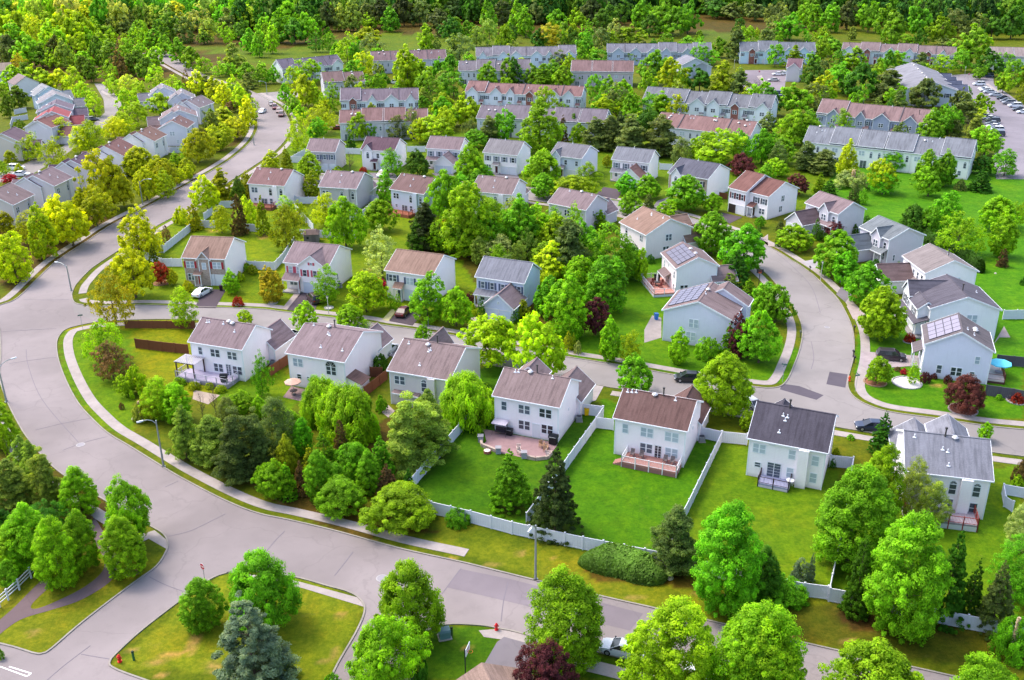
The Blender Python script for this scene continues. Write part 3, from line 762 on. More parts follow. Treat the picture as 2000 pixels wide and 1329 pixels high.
h = H('H5', 'pale grey house with stepped brown roof and arched back window behind the dark pines', 'stepped-roof house', BEIGE, R_BRN)
h.block(-1.6, 3.2, 3.5, 6.5, 5.4, 2.4, 'y')
h.win('F', .17, 3.5, 1.8, 1.45, 'double', False); h.win('F', .39, 5.1, .9, .12); h.win('F', .58, 2.9, 1.0, 1.6, 'arch', False); h.win('F', .17, 1.3, .85, .8); h.win('F', .6, .8, .9, 1.4)
h.chase(.72, 1.2, .6); h.porch(.08, .5, .7, 2.4, rise=.2, posts=False)
h.vents([(.1, .85, -1, 'pipe'), (.42, .88, -1, 'cap'), (.48, .7, -1, 'pipe'), (.5, .75, -1, 'pipe'), (.45, .25, -1, 'pipe'), (.55, 1.0, -1, 'stack')]); h.done(); H5 = h

h = H('H6', 'white house with grey-brown roof, big half-round window and a small lean-to storage shed', 'lean-to shed house', WHITE, R_MAU)
h.block(2.2, 7.4, 5, 5, 2.8, 2.2, 'y')
h.win('F', .17, 3.5, 1.8, 1.45, 'double', True); h.win('F', .41, 5.1, .9, .12); h.win('F', .76, 3.0, 1.8, 1.5, 'double', False)
k8 = MB(); R_ = .9; pts_ = [(R_ * math.cos(math.pi * i / 10), R_ * math.sin(math.pi * i / 10)) for i in range(11)]
k8.prism([(p[0], -.02, p[1]) for p in pts_], [(p[0], -.045, p[1]) for p in pts_])
(loc_, rz_) = h.face('F', .76, 4.5, .002); lu_ = k8.build('arched_window', m_glass(False), h.root, loc_, rz_)
g8 = MB(); [g8.bar((pts_[i][0] * 1.04, -.05, pts_[i][1] * 1.04), (pts_[i + 1][0] * 1.04, -.05, pts_[i + 1][1] * 1.04), .06, 5) for i in range(10)]; [g8.bar((0, -.05, 0), (pts_[i][0], -.05, pts_[i][1]), .022, 4) for i in (2, 4, 5, 6, 8)]; g8.build('frame', m_white(), lu_)
h.win('F', .17, 1.4, .85, .9); h.win('F', .33, 1.4, .5, .7)
sh = MB().prism([(0, 0, 0), (2.4, 0, 0), (2.4, 0, 2.0), (0, 0, 2.9)], [(0, 2.6, 0), (2.4, 2.6, 0), (2.4, 2.6, 2.0), (0, 2.6, 2.9)]).build('lean_to', h.wm, h.root, (h.w / 2 + .01, -h.d / 2 + .4, 0))
MB().slab([(0, -.2, 3.02), (2.6, -.2, 2.06), (2.6, 2.8, 2.06), (0, 2.8, 3.02)], .1).build('shed_roof', m_shingle((150, 118, 108)), sh)
a_, b_ = door_mesh('garage', 1.2, 1.7, (226, 228, 232)); place(a_, 'shed_door', sh, (1.1, -.004, .05))
h.vents([(.15, .97, -1, 'pipe'), (.42, .97, -1, 'cap'), (.52, 1.0, -1, 'stack'), (.48, .75, -1, 'pipe'), (.52, .72, -1, 'pipe'), (.5, .3, -1, 'pipe'), (.88, .3, -1, 'pipe')]); h.done(); H6 = h

h = H('H7', 'white house with mauve roof and a grey deck shaded by a slatted pergola', 'pergola-deck house', WHITE, R_MAU)
h.block(3.4, 6.0, 5, 6, 2.8, 2.3, 'y')
h.win('F', .18, 3.5, .85, 1.4, light=False); h.win('F', .47, 3.5, 1.8, 1.4, 'double', False); h.win('F', .80, 3.5, 1.8, 1.4, 'double', False)
h.win('F', .5, .95, 1.8, 1.5, 'double', False); h.door('F', .7, 'sliding', 1.0, 2.1, z=.5); h.win('F', .87, 1.0, 1.8, 1.5, 'double', False)
h.deck(-.12, .88, 3.2, .7, (176, 166, 186), (186, 182, 196), (150, 146, 158), steps=3.4)
pg = MB()
for x in (-1.0, 2.2):
    for y in (-2.9, -.25): pg.box(x - .08, x + .08, y - .08, y + .08, .7, 3.0)
for y in (-2.9, -.25): pg.box(-1.2, 2.4, y - .06, y + .06, 3.0, 3.16)
(l7, r7) = h.face('F', .0, 0); pgo = pg.build('pergola', m_plain((70, 52, 54), .7), h.root, l7, r7)
sl = MB(); [sl.box(-1.2 + i * .3, -1.1 + i * .3, -3.1, -.05, 3.17, 3.25) for i in range(13)]; sl.build('roof_slats', m_plain((210, 204, 214), .5), pgo)
h.vents([(.12, .82, -1, 'pipe'), (.16, .84, -1, 'pipe'), (.52, .95, -1, 'cap'), (.44, .85, -1, 'pipe'), (.6, .9, -1, 'cap'), (.72, .6, -1, 'pipe')]); h.done(); H7 = h

# ---- middle row, seen from the front
RED = (170, 44, 58); SLATE = (84, 96, 122); PINKS = (190, 84, 104); BLK = (40, 38, 48)
h = H('H8', 'brick-fronted house with brown roof, red shutters and two white garage doors', 'brick-fronted house', WHITE, R_TAN)
MB().box(-h.w / 2 + .06, h.w / 2 - .06, -.06, -.002, 0, 5.45).build('brick_front', STONE, h.root, (0, -h.d / 2, 0))
blk8 = h.gable(.5, 2.2, .35, hr=1.3, wallm=STONE, win=[('F', .5, 3.4, .9, 1.4, 'single', True)])
h.win('F', .15, 3.5, 1.7, 1.4, 'double', True, RED, off=.065); h.win('F', .80, 3.5, 1.8, 1.4, 'double', True, RED, off=.065); h.win('F', .14, .9, 1.4, 1.5, 'double', False, off=.065)
h.door('F', .57, 'garage', 2.3, 2.2, (222, 224, 232)); h.door('F', .86, 'garage', 2.3, 2.2, (222, 224, 232)); h.door('F', .36, 'door', .95, 2.1, (160, 44, 40)); h.porch(.26, .43, 1.2, 2.6, rise=.5)
for o_ in list(h.root.children):
    if o_.name.startswith(('garage_door', 'door')): o_.location.y -= .065
h.done(); H8 = h

h = H('H9', 'white house with front porch, pink shutters and a big gable over its garage', 'front-porch house', WHITE, R_MAU)
blk9 = h.gable(.66, 5.4, .9, hr=2.0, win=[('F', .5, 5.75, .5, .6, 'single', False), ('F', .22, 3.4, .9, 1.4, 'single', False), ('F', .62, 3.4, .9, 1.4, 'single', False)], shut=PINKS)
for u in (.12, .3): h.win('F', u, 3.5, .9, 1.4, 'single', True, PINKS)
a_, b_ = door_mesh('garage', 4.4, 2.2, (205, 214, 232)); q_, r_ = h.face('F', .55, .01, .005, blk9); o_ = place(a_, 'garage_door', h.root, q_, r_); place(b_, 'frame', o_)
h.win('F', .16, 1.0, 1.6, 1.5, 'double', False); h.door('F', .33, 'door', .95, 2.1, (150, 50, 50)); h.porch(.0, .385, 1.8, 2.7, rise=.9)
h.win('R', .35, 1.5, .5, 1.3, light=False); h.done(); H9 = h

h = H('H10', 'white house with plain tan-brown roof and slate shutters, purple shrub at its corner', 'tan-roofed house', WHITE, R_TAN)
h.win('F', .14, 3.5, 1.7, 1.4, 'double', False, SLATE); h.win('F', .52, 3.3, 1.6, 1.4, 'double', True, SLATE); h.win('F', .8, 3.4, 1.0, 1.4, 'single', True)
h.porch(.2, .38, 1.1, 2.7, rise=.9); h.door('F', .29, 'door', .95, 2.1, (60, 70, 90)); h.door('F', .52, 'garage', 2.4, 2.2, (214, 220, 234)); h.door('F', .82, 'garage', 2.4, 2.2, (214, 220, 234)); h.done(); H10 = h

h = H('H11', 'pale blue house with grey roof and a gabled double garage facing the street', 'blue house with gabled garage', (210, 218, 242), R_GRY)
for u in (.13, .33, .56): h.win('F', u, 3.4, .85, 1.4, 'single', False, SLATE)
h.win('F', .9, 3.4, .85, 1.4, 'single', False, SLATE)
gb = (2.2, -h.d / 2 - 2.9, 5.6, 5.8); h.block(*gb, 2.7, 2.3, 'y', roofm=m_shingle(R_MAU)); h.win('F', .5, 3.2, .5, .55, blk=gb, light=True)
for u in (.27, .73):
    a_, b_ = door_mesh('garage', 2.3, 2.1, (200, 212, 234)); q_, r_ = h.face('F', u, .01, .005, gb); o_ = place(a_, 'garage_door', h.root, q_, r_); place(b_, 'frame', o_)
h.porch(.0, .42, 1.3, 2.6, rise=.7); h.win('F', .12, 1.0, 1.0, 1.4); h.door('F', .32, 'door', .95, 2.1, (120, 130, 160)); h.win('R', .3, 1.4, .5, 1.2); h.done(); H11 = h

# ---- inner loop
h = H('H12', 'large beige house with plain brown roof above the two solar-roofed houses', 'beige brown-roofed house', (234, 224, 228), R_TAN)
h.win('F', .24, 3.3, .95, 1.3, 'arch', False); h.win('F', .82, 3.6, 1.2, 1.4, 'double', False); h.win('F', .78, 1.2, .6, .8); h.win('R', .5, 3.5, 1.6, 1.5, 'double', False); h.win('R', .45, .9, 1.6, 1.5, 'double', False)
h.win('R', .88, 1.0, .7, 1.2); h.block(3.5, 6.2, 5, 4.5, 2.8, 2.6, 'y'); h.block(0, 5.8, 4, 4, 5.2, 1.6, 'y', )
h.vents([(.3, .4, -1, 'pipe'), (.5, .8, -1, 'pipe'), (.85, .9, -1, 'pipe'), (.45, .85, -1, 'pipe')]); h.done(); H12 = h

h = H('H13', 'white house with dark solar panels and a railed deck holding a closed umbrella', 'solar house with railed deck', WHITE, R_BRN)
h.win('F', .18, 3.4, .8, 1.4); h.win('F', .45, 4.2, .4, .6); h.win('F', .85, 3.2, .7, 1.4); h.win('F', .45, 1.0, 1.6, 1.5, 'double', False); h.win('R', .2, .9, 1.6, 1.3, 'double', False); h.win('F', .85, .8, .6, 1.3)
h.solar(.1, .92, .08, .96, 4, 4, -1, (156, 156, 180)); h.porch(.2, .62, 1.2, 2.7, rise=.8, posts=False)
h.block(2.8, 5.4, 5, 4.6, 2.8, 2.0, 'y'); h.deck(.02, .98, 4.2, .7, (188, 130, 118), (214, 212, 220), (206, 206, 214)); h.vents([(.5, .98, 1, 'cap'), (.8, .97, 1, 'cap')]); h.done(); H13 = h

h = H('H14', 'grey-blue sided house with solar-covered roof and maroon shrubs by its porch', 'blue-sided solar house', (218, 218, 236), R_BRN, he=5.6)
h.win('R', .45, 3.2, 1.7, 1.6, 'double', True); h.win('R', .42, .8, 1.7, 1.6, 'double', True); h.win('F', .7, 3.4, .9, 1.4)
h.solar(.05, .9, .06, .93, 6, 4, -1, (170, 172, 198)); h.block(-3.6, 2.6, 3.4, 8.5, 5.9, 2.4, 'x'); h.porch(.1, .5, 2.0, 2.7, f='B', rise=.8)
h.vents([(.6, .97, 1, 'pipe'), (.4, .97, 1, 'cap')]); h.done(); H14 = h

h = H('H15', 'corner house with grey-blue gable wall and pale solar panels near the teal umbrella', 'corner solar house', (222, 222, 242), (128, 120, 124))
h.wm2 = None
h.win('R', .80, 3.2, .8, 1.35, light=True); h.win('R', .26, .9, .85, 1.5, light=False); h.win('R', .52, .8, 1.7, 1.5, 'double', False); h.win('R', .76, 1.1, .8, .8, light=False)
h.solar(.08, .92, .08, .98, 4, 4, -1, (196, 190, 214)); h.win('F', .8, 3.4, .8, 1.4); h.win('F', .4, 1, 1.6, 1.5, 'double'); h.door('F', .75, 'garage', 2.4, 2.2, (220, 222, 228)); h.porch(.1, .6, 1.2, 2.7)
h.deck(.1, .9, 2.6, .6, (206, 192, 182), (116, 60, 56), (90, 56, 56), f='B'); h.vents([(.7, .8, 1, 'pipe'), (.8, .6, 1, 'pipe'), (.5, .5, 1, 'cap'), (.4, .5, 1, 'cap')]); h.done(); H15 = h

# ---- east side
h = H('N4', 'large white house with dark slate roof, twin front gables and a corner porch', 'large slate-roofed house', (240, 240, 246), (112, 108, 120))
h.win('R', .62, 3.0, 1.8, 1.6, 'double', True)
gN = h.gable(.22, 3.8, 1.6, hr=1.9, win=[('F', .3, 3.3, .8, 1.6, 'single', False), ('F', .7, 3.3, .8, 1.6, 'single', False)], shut=(90, 90, 100))
h.block(1.6, -h.d / 2 - .2, 4.6, 2.8, 5.0, 1.1, 'x', z0=0); h.win('F', .5, 3.0, 1.5, 1.4, 'double', False, (90, 90, 100), blk=(1.6, -h.d / 2 - .2, 4.6, 2.8))
h.porch(.0, 1.0, 2.4, 2.8, rise=.9); h.door('F', .3, 'garage', 2.5, 2.2, (222, 224, 230)); h.win('F', .8, 1.0, 1.2, 1.4); h.vents([(.75, 1, 1, 'stack'), (.5, .4, 1, 'pipe')]); h.done(); N4 = h

def east(key, label, short, wall, roof, groof, gw=5.2):
    h = H(key, label, short, wall, roof)
    h.gable(.62, 2.6, .5, hr=1.5, win=[('F', .5, 3.2, 1.4, 1.5, 'double', False)])
    h.win('F', .36, 3.3, .9, 1.5, 'single', False, (90, 92, 104)); h.win('F', .12, 3.3, .9, 1.4, 'single', False); h.win('F', .88, 3.3, .9, 1.4, 'single', False)
    gb = (-1.9, -h.d / 2 - 3.0, gw, 6.0); h.block(*gb, 2.8, 2.2, 'y', roofm=m_shingle(groof))
    for u in (.27, .73):
        a_, b_ = door_mesh('garage', 2.0, 2.1, (216, 218, 224)); q_, r_ = h.face('F', u, .01, .005, gb); o_ = place(a_, 'garage_door', h.root, q_, r_); place(b_, 'frame', o_)
    h.porch(.52, .98, 1.4, 2.7); h.win('F', .85, .9, 1.2, 1.6, 'double', False); h.door('F', .62, 'door', .95, 2.1, (120, 60, 60)); h.win('R', .2, .8, .6, 1.4); h.done(); return h
N1 = east('N1', 'grey house with mauve roof and maroon tree in front of its low garage wing', 'mauve-roofed grey house', (208, 204, 214), R_MAU, (122, 104, 108))
N2 = east('N2', 'taupe house with blue-grey roof and matching low garage wing', 'blue-grey roofed house', (206, 200, 212), (138, 146, 152), (118, 128, 138))
N3 = H('N3', 'white house with light taupe roof and a tall pale gable beside the long hedge', 'taupe-roofed house', (244, 240, 246), (156, 146, 146))
h = N3; h.win('R', .65, 3.0, .9, 1.5, light=True)
for u in (.5, .68, .86): h.win('F', u, 3.2, .8, 1.5, light=False)
h.win('F', .08, 3.2, .8, 1.4); gb = (-2.0, -h.d / 2 - 3.2, 5.6, 6.4); h.block(*gb, 2.8, 2.2, 'y', roofm=m_shingle((134, 112, 112))); h.porch(.58, .95, 1.3, 2.6)
for u in (.27, .73):
    a_, b_ = door_mesh('garage', 2.1, 2.1, (216, 218, 224)); q_, r_ = h.face('F', u, .01, .005, gb); o_ = place(a_, 'garage_door', h.root, q_, r_); place(b_, 'frame', o_)
h.vents([(.75, .98, 1, 'stack'), (.7, .95, 1, 'pipe')]); h.done()

# ---- F row along the upper street, fronts to the camera
def frow(key, label, short, wall, roof, style, groof=None, shut=None, brick=False):
    h = H(key, label, short, wall, roof)
    if brick: MB().box(-h.w / 2 + .06, h.w / 2 - .06, -.06, -.002, 0, 5.4).build('brick_front', STONE, h.root, (0, -h.d / 2, 0))
    of = .065 if brick else .004
    if style == 'gable': h.gable(.2, 2.6, .4, hr=1.5, win=[('F', .5, 3.3, .9, 1.4, 'arch', False)])
    us = (.5, .85) if style == 'gable' else (.12, .38, .62, .88)
    for u in us: h.win('F', u, 3.4, .95, 1.4, 'single' if style != 'gable' else 'single', False, shut, off=of)
    if style == 'wing':
        gb = (1.7, -h.d / 2 - 2.6, 5.4, 5.2); h.block(*gb, 2.7, 2.2, 'y', roofm=m_shingle(groof or roof))
        for u in (.27, .73):
            a_, b_ = door_mesh('garage', 2.2, 2.1, (206, 212, 228)); q_, r_ = h.face('F', u, .01, .005, gb); o_ = place(a_, 'garage_door', h.root, q_, r_); place(b_, 'frame', o_)
        h.porch(.0, .4, 1.3, 2.6); h.win('F', .12, 1.0, .95, 1.4, light=False); h.door('F', .3, 'door', .95, 2.1, (60, 50, 60))
    else:
        h.porch(.3, .48, 1.0, 2.6, rise=.7); h.door('F', .39, 'door', .95, 2.1, (80, 40, 50)); h.win('F', .14, 1.0, 1.4, 1.4, 'double', False, off=of)
        for u in (.62, .86):
            h.door('F', u, 'garage', 2.1, 2.1, (212, 216, 228))
    if brick:
        for o_ in list(h.root.children):
            if o_.name.startswith(('garage_door', 'door')): o_.location.y -= .065
    h.vents([(.45, 1, -1, 'pipe')]); h.done(); return h
F1 = frow('F1', 'grey-fronted house with mauve roof nearest the curving main road', 'grey-fronted corner house', (190, 186, 194), R_MAU, 'plain', shut=SLATE)
F2 = frow('F2', 'white house with deep plum-brown roof, left front gable and dark door', 'plum-roofed house', WHITE, (118, 92, 104), 'gable')
F3 = frow('F3', 'white house with grey-brown roof and a hip-roofed garage wing in front', 'garage-wing house', WHITE, R_MAU, 'wing', shut=(150, 156, 170))
F4 = frow('F4', 'white house with grey roof and two garage doors beside a round maple', 'grey-roofed two-garage house', WHITE, (150, 146, 150), 'plain', shut=(130, 136, 154))
F5 = frow('F5', 'white house with slate-grey roof and a small left front gable', 'small-gable grey-roofed house', (206, 212, 232), (142, 140, 148), 'gable')
F6 = frow('F6', 'white house with grey roof, several flue pipes and a brown-roofed garage wing', 'flue-pipe house', WHITE, (146, 148, 158), 'wing', (146, 112, 108), (110, 120, 130))
F6.root  # flues
F7 = frow('F7', 'stone-fronted house with dark grey roof at the bend of the upper street', 'stone-fronted house', WHITE, R_SLT, 'gable', brick=True, shut=BLK)
F8 = H('F8', 'white house with two-level red-brown roof, dark shutters and an open garage', 'red-brown roofed house', WHITE, (140, 100, 94))
h = F8; h.block(-2.6, -.8, 5, h.d + 1.2, 5.9, 2.9, 'x'); bq = (-2.6, -.8, 5, h.d + 1.2)
for u in (.22, .5, .8): h.win('F', u, 3.5, .8, 1.5, 'single', False, (96, 40, 44), blk=bq)
h.door('F', .25, 'garage', 2.1, 2.1, (60, 50, 50), blk=bq); h.door('F', .75, 'garage', 2.1, 2.1, (222, 222, 228), blk=bq)
h.win('F', .68, 3.4, .9, 1.4, 'single', False, (50, 60, 70)); h.win('F', .88, 3.4, .9, 1.4, 'single', False, (50, 60, 70)); h.win('F', .85, 1, 1.6, 1.4, 'double', False); h.porch(.55, .7, 1.4, 2.6); h.door('F', .62, 'door', .95, 2.1, (80, 60, 50))
h.win('R', .5, 3.4, 1.2, 1.5, 'double', False); h.win('R', .45, .9, 1.2, 1.5, 'double', False); h.done()

# ---- G row, backs to the camera
def grow(key, label, short, wall, roof, n=0, deck=None):
    h = H(key, label, short, wall, roof)
    h.win('F', .15, 3.4, 1.7, 1.4, 'double', False); h.win('F', .4, 5.1, .8, .12); h.win('F', .6, 2.9, .9, 1.5, 'arch', False); h.win('F', .9, 2.9, .9, 1.5, 'arch', False)
    h.chase(.75, 1.2, .5); h.win('F', .6, .8, .9, 1.4, light=False); h.win('F', .15, 1.3, .8, .8); h.door('F', .4, 'sliding', 1.7, 2.1)
    h.block(2.0, 6.2, 5, 5, 2.8, 2.2, 'y')
    if deck: h.deck(.0, .75, 3.0, .7, deck, deck, deck, steps=2.2)
    h.vents([(.1, .9, -1, 'pipe'), (.45, .72, -1, 'pipe'), (.5, .3, -1, 'pipe'), (.7, .95, -1, 'cap')]); h.done(); return h
G1 = grow('G1', 'white house with rosy-brown roof, first of the row beside the spruces', 'rosy-roofed row-end house', WHITE, (152, 118, 116), deck=(140, 84, 70))
G2 = grow('G2', 'taupe-fronted house with mauve roof and two arched windows, white fence on its right', 'taupe house with arched windows', (184, 180, 184), R_MAU)
G3 = grow('G3', 'white house with brown roof and a stained brown deck with steps to the lawn', 'stained-deck house', (206, 212, 230), (140, 112, 110), deck=(150, 88, 66))
G4 = grow('G4', 'white house with brown roof nearly hidden behind the tall bright trees', 'tree-hidden house', WHITE, R_BRN)
G5 = H('G5', 'grey-sided house with mauve roof behind the dense middle trees', 'grey house above the thicket', (204, 200, 212), R_MAU)
h = G5; h.win('F', .2, 3.3, 1.3, 1.4, 'double', True); h.win('F', .5, 3.3, 1.5, 1.5, 'double', False); h.win('F', .82, 3.3, .9, 1.5, light=False); h.win('F', .45, .8, 1.4, 1.4, 'double'); h.door('F', .7, 'sliding', 1.8, 2.1)
h.win('R', .35, 3.4, .6, 1.4); h.vents([(.3, .9, -1, 'pipe'), (.6, .97, -1, 'cap'), (.9, .9, -1, 'pipe')]); h.block(3, 6, 5, 4.5, 2.8, 2.2, 'y'); h.done()

# ---- west houses: gable ends to the camera
def west(key, label, short, wall, roof, twin=True):
    h = H(key, label, short, wall, roof)
    if twin: h.block(-h.w / 2 + 2.0 - .6, 2.2, 3.4, h.d - 2.2, 5.3, 2.3, 'x')
    h.win('L', .45, 3.3, 1.5, 1.4, 'double', True); h.win('L', .62, .9, .9, 1.2)
    h.win('F', .18, 3.3, 1.3, 1.4, 'double', False); h.win('F', .7, 2.9, .8, 1.5, 'arch', False); h.win('F', .2, .8, .8, .9); h.win('F', .9, 3.0, .7, 1.4)
    h.win('R', .5, 3.3, 1.5, 1.4, 'double'); h.chase(.8, 1.0, .4)
    h.block(2.2, h.d / 2 + 2.4, 5, 4.8, 2.8, 2.2, 'y')
    h.vents([(.2, .9, -1, 'pipe'), (.45, .6, -1, 'pipe'), (.55, .3, -1, 'pipe'), (.35, 1.0, -1, 'cap')]); h.done(); return h
L0 = west('L0', 'white house with brown roof cut by the left edge of the picture', 'left-edge house', (216, 206, 208), R_BRN, False)
L1 = west('L1', 'white house with mauve roof and low dark garage roof, second from the left edge', 'second west house', (216, 210, 216), R_MAU)
L2 = west('L2', 'white house with purple-brown roof behind the big olive tree', 'purple-roofed west house', (218, 208, 214), (122, 100, 116))
L3 = west('L3', 'white house with rose-brown roof in the middle of the west row', 'rose-roofed west house', WHITE, (150, 112, 108))
L4 = west('L4', 'white house with tan roof and sun-facing windows beside a small white chimney box', 'tan-roofed west house', WHITE, (154, 122, 112))
L5 = west('L5', 'white gabled house with brown roof above an enclosed pale-fenced yard', 'yard-fenced west house', (212, 214, 228), (146, 116, 112), False)
L6 = west('L6', 'white house with wide mauve roof behind the gabled house of the west row', 'wide mauve west house', (212, 210, 222), (158, 138, 140))
L7 = west('L7', 'white gabled house with grey-mauve roof near the white patio umbrella', 'umbrella-side west house', (214, 208, 216), (156, 142, 146))
L8 = west('L8', 'white house with pale grey roof, second from the top of the west row', 'upper west house', (212, 212, 224), (164, 156, 160))
L9 = west('L9', 'white house with twin pale gables at the top of the west row', 'topmost west house', (216, 218, 232), (164, 158, 166))
def far_west(key, label, short, wall, roof):
    h = H(key, label, short, wall, roof)
    h.block(1.8, -1.5, h.w - 4.2, h.d - .6, 5.2, 2.2, 'x')
    for u in (.2, .55, .85): h.win('F', u, 3.3, .8, 1.4, light=False); h.win('F', u, .9, .8, 1.3, light=False)
    h.win('R', .3, 3.3, .9, 1.4); h.block(0, h.d / 2 + 2.2, 5, 4.4, 2.8, 2.2, 'y'); h.done(); return h
M1 = far_west('M1', 'pale blue house with light grey roof at the top of the far-left row', 'pale blue far-left house', (190, 208, 228), (176, 178, 182))
M2 = far_west('M2', 'white house with light grey roof and a fir standing before its roof', 'fir-side far-left house', (200, 214, 228), (170, 166, 172))
M3 = far_west('M3', 'grey house with dark mauve roof carrying two white skylights', 'skylight house', (190, 186, 200), (140, 126, 140))
M4 = far_west('M4', 'house with bright red roof in the far-left row', 'red-roofed house', (200, 180, 180), (188, 104, 108))
M5 = far_west('M5', 'white house with rust-brown roof below the red-roofed house', 'rust-roofed house', (212, 210, 224), (156, 112, 108))
M6 = far_west('M6', 'cream house with purple-grey roof at the bottom of the far-left row', 'cream far-left house', (222, 208, 200), (134, 114, 124))
for u in (.2, .45):
    MB().box(-.55, .55, -.45, .45, 0, .12).build('skylight', m_plain((235, 240, 245), .2), M3.roofo, (-M3.w / 2 + u * M3.w, -M3.d / 4 - .6, M3.he + M3.hr * .45))

# ---- town-house terraces
def terrace(key, label, short, wall, roof, back=False, bricks=(), gw=5.2, he=5.6, units=None):
    h = House(key, 'terraced_houses', label, short, wall, roof, he=he, cat='terraced houses')
    n = units or max(1, round(h.w / 7.6))
    rng = random.Random(key + 'x')
    for i in range(n):
        u = (i + .5) / n; gl = rng.random() < .5
        if not back:
            bk = i in bricks
            b = h.gable(u + (.12 / n if gl else -.12 / n), rng.choice((3.0, 4.2, 5.0)) if not bk else 2.8, .5, hr=1.9 if not bk else 1.2, wallm=BR1 if bk else None, win=[('F', .5, 3.3, 1.5, 1.3, 'double', False)])
            h.win('F', (i + .12) / n, 3.4, .8, 1.3, light=False, shut=(90, 96, 110)); h.win('F', (i + .88) / n, 3.4, .8, 1.3, light=False, shut=(90, 96, 110))
            h.door('F', (i + .85) / n, 'door', .95, 2.1, (110, 50, 50)); h.door('F', (i + .35) / n, 'garage', 2.3, 2.1, (210, 212, 222)) if not bk else None
            h.porch((i + .76) / n, (i + .94) / n, 1.0, 2.6)
        else:
            h.win('F', (i + .2) / n, 3.4, 1.6, 1.3, 'double', True); h.win('F', (i + .55) / n, 2.9, .8, 1.4, 'arch', False); h.win('F', (i + .85) / n, 2.9, .8, 1.4, 'arch', False)
            h.door('F', (i + .3) / n, 'sliding', 1.8, 2.1); h.win('F', (i + .7) / n, .9, .9, 1.3)
    for i in range(n):
        if rng.random() < .4: h.block(-h.w / 2 + h.w * (i + .5) / n, 0, h.w / n - .2, h.d - .06, h.he + .5, h.hr + .05, 'x')
    for i in range(1, n):
        if i % 2 == 1:
            x = -h.w / 2 + h.w * i / n
            mb = MB(); z0 = h.he - h.sl * .3
            mb.prism([(x - .12, -h.d / 2 - .25, z0 + .15), (x - .12, -h.d / 2 - .25, z0 + .5), (x - .12, 0, h.he + h.hr + .55), (x - .12, 0, h.he + h.hr + .1)], [(x + .12, -h.d / 2 - .25, z0 + .15), (x + .12, -h.d / 2 - .25, z0 + .5), (x + .12, 0, h.he + h.hr + .55), (x + .12, 0, h.he + h.hr + .1)])
            mb.build('fire_wall', m_plain((92, 86, 92), .8), h.root)
    h.vents([((i + rng.uniform(.2, .8)) / n, rng.choice((.98, .6, .75)), -1, rng.choice(('pipe', 'pipe', 'cap' if back else 'stack'))) for i in range(n) for _ in range(4 if back else 1)])
    h.win('R', .3, 3.4, .9, 1.3, light=False); h.win('R', .7, 1.0, .9, 1.3); h.win('L', .5, 3.4, .9, 1.3)
    h.done(); return h
T1 = terrace('T1', 'terrace with mauve roof, three pale gables and a red brick bay', 'mauve terrace with brick bay', (224, 232, 245), (146, 132, 142), bricks=(0,))
T2 = terrace('T2', 'back of a rose-brown roofed terrace dotted with vents, grey walls', 'rose-roofed terrace back', (197, 193, 204), (158, 124, 122), back=True)
T3 = terrace('T3', 'white terrace with grey-purple roof set at an angle near the upper meadow', 'angled upper terrace', (239, 241, 245), (136, 126, 142))
T4 = terrace('T4', 'brown-roofed terrace back between the angled terrace and the lamp-lit bend', 'brown terrace near the bend', (208, 204, 215), (150, 124, 122), back=True)
T5 = terrace('T5', 'long low terrace roof, mauve, directly under the small meadow', 'mauve roof under the meadow', (202, 199, 213), (154, 128, 132), back=True)
T6 = terrace('T6', 'grey-roofed terrace with pale gables in the top row, left of centre', 'top-row grey terrace', (213, 226, 245), (150, 146, 156))
T7 = terrace('T7', 'grey roof of a terrace half hidden by trees below the top row', 'half-hidden grey terrace', (219, 221, 237), (146, 138, 146), back=True)
T8 = terrace('T8', 'terrace back with rose-brown roof and no gables, centre of the upper rows', 'plain rose terrace', (193, 184, 195), (158, 128, 128), back=True)
T9 = terrace('T9', 'longest grey-roofed terrace of the top row with grey gables', 'longest top-row terrace', (180, 191, 213), (146, 146, 158))
T10 = terrace('T10', 'rose-brown roofed terrace with white gables and a brick bay near its right end', 'rose terrace with white gables', (226, 230, 245), (162, 126, 124), bricks=(3,))
T11 = terrace('T11', 'grey-mauve terrace roof behind the round green trees, centre', 'grey-mauve terrace', (219, 219, 232), (142, 132, 142), back=True)
T12 = terrace('T12', 'blue-grey roofed terrace with white double gables and one brick bay', 'blue-grey gabled terrace', (230, 237, 245), (138, 140, 148), bricks=(4,))
T13 = terrace('T13', 'back of a rosy brown roofed terrace dotted with vents beside a wide lime tree', 'rosy vented terrace back', (215, 215, 226), (160, 126, 124), back=True)
T14 = terrace('T14', 'slate-sided terrace with dusty red-brown roof and pointed gables', 'slate-sided terrace', (155, 164, 191), (162, 134, 134))
T15 = terrace('T15', 'longest pale terrace back with blue-grey roof and rows of white vents', 'long blue-grey terrace back', (245, 245, 245), (146, 150, 160), back=True)
T17 = terrace('T17', 'blue-grey roofed terrace with a pale blue gable at the head of the car park lane', 'lane-head terrace', (202, 224, 245), (140, 144, 154), bricks=(0,))
T19 = terrace('T19', 'long mauve roofed terrace in the top right among trees', 'top-right mauve terrace', (208, 215, 230), (156, 136, 138), bricks=(1, 4))
T20 = terrace('T20', 'pale brown roofed low building at the far right below the dark wood', 'far-right low building', (208, 210, 217), (176, 160, 158), back=True)
h = House('T16', 'terraced_houses', 'large pale terrace running toward the car park, grey roof and white end gable', 'end-on grey terrace', (204, 214, 230), (158, 158, 168), cat='terraced houses')
for i in range(4): h.block(-h.w / 2 + 6 + i * 10.5, h.d / 2 + 1.0, 6.5, 6.5, 3.6 + .3 * i, 2.0, 'y', roofm=m_shingle((96, 104, 128)))
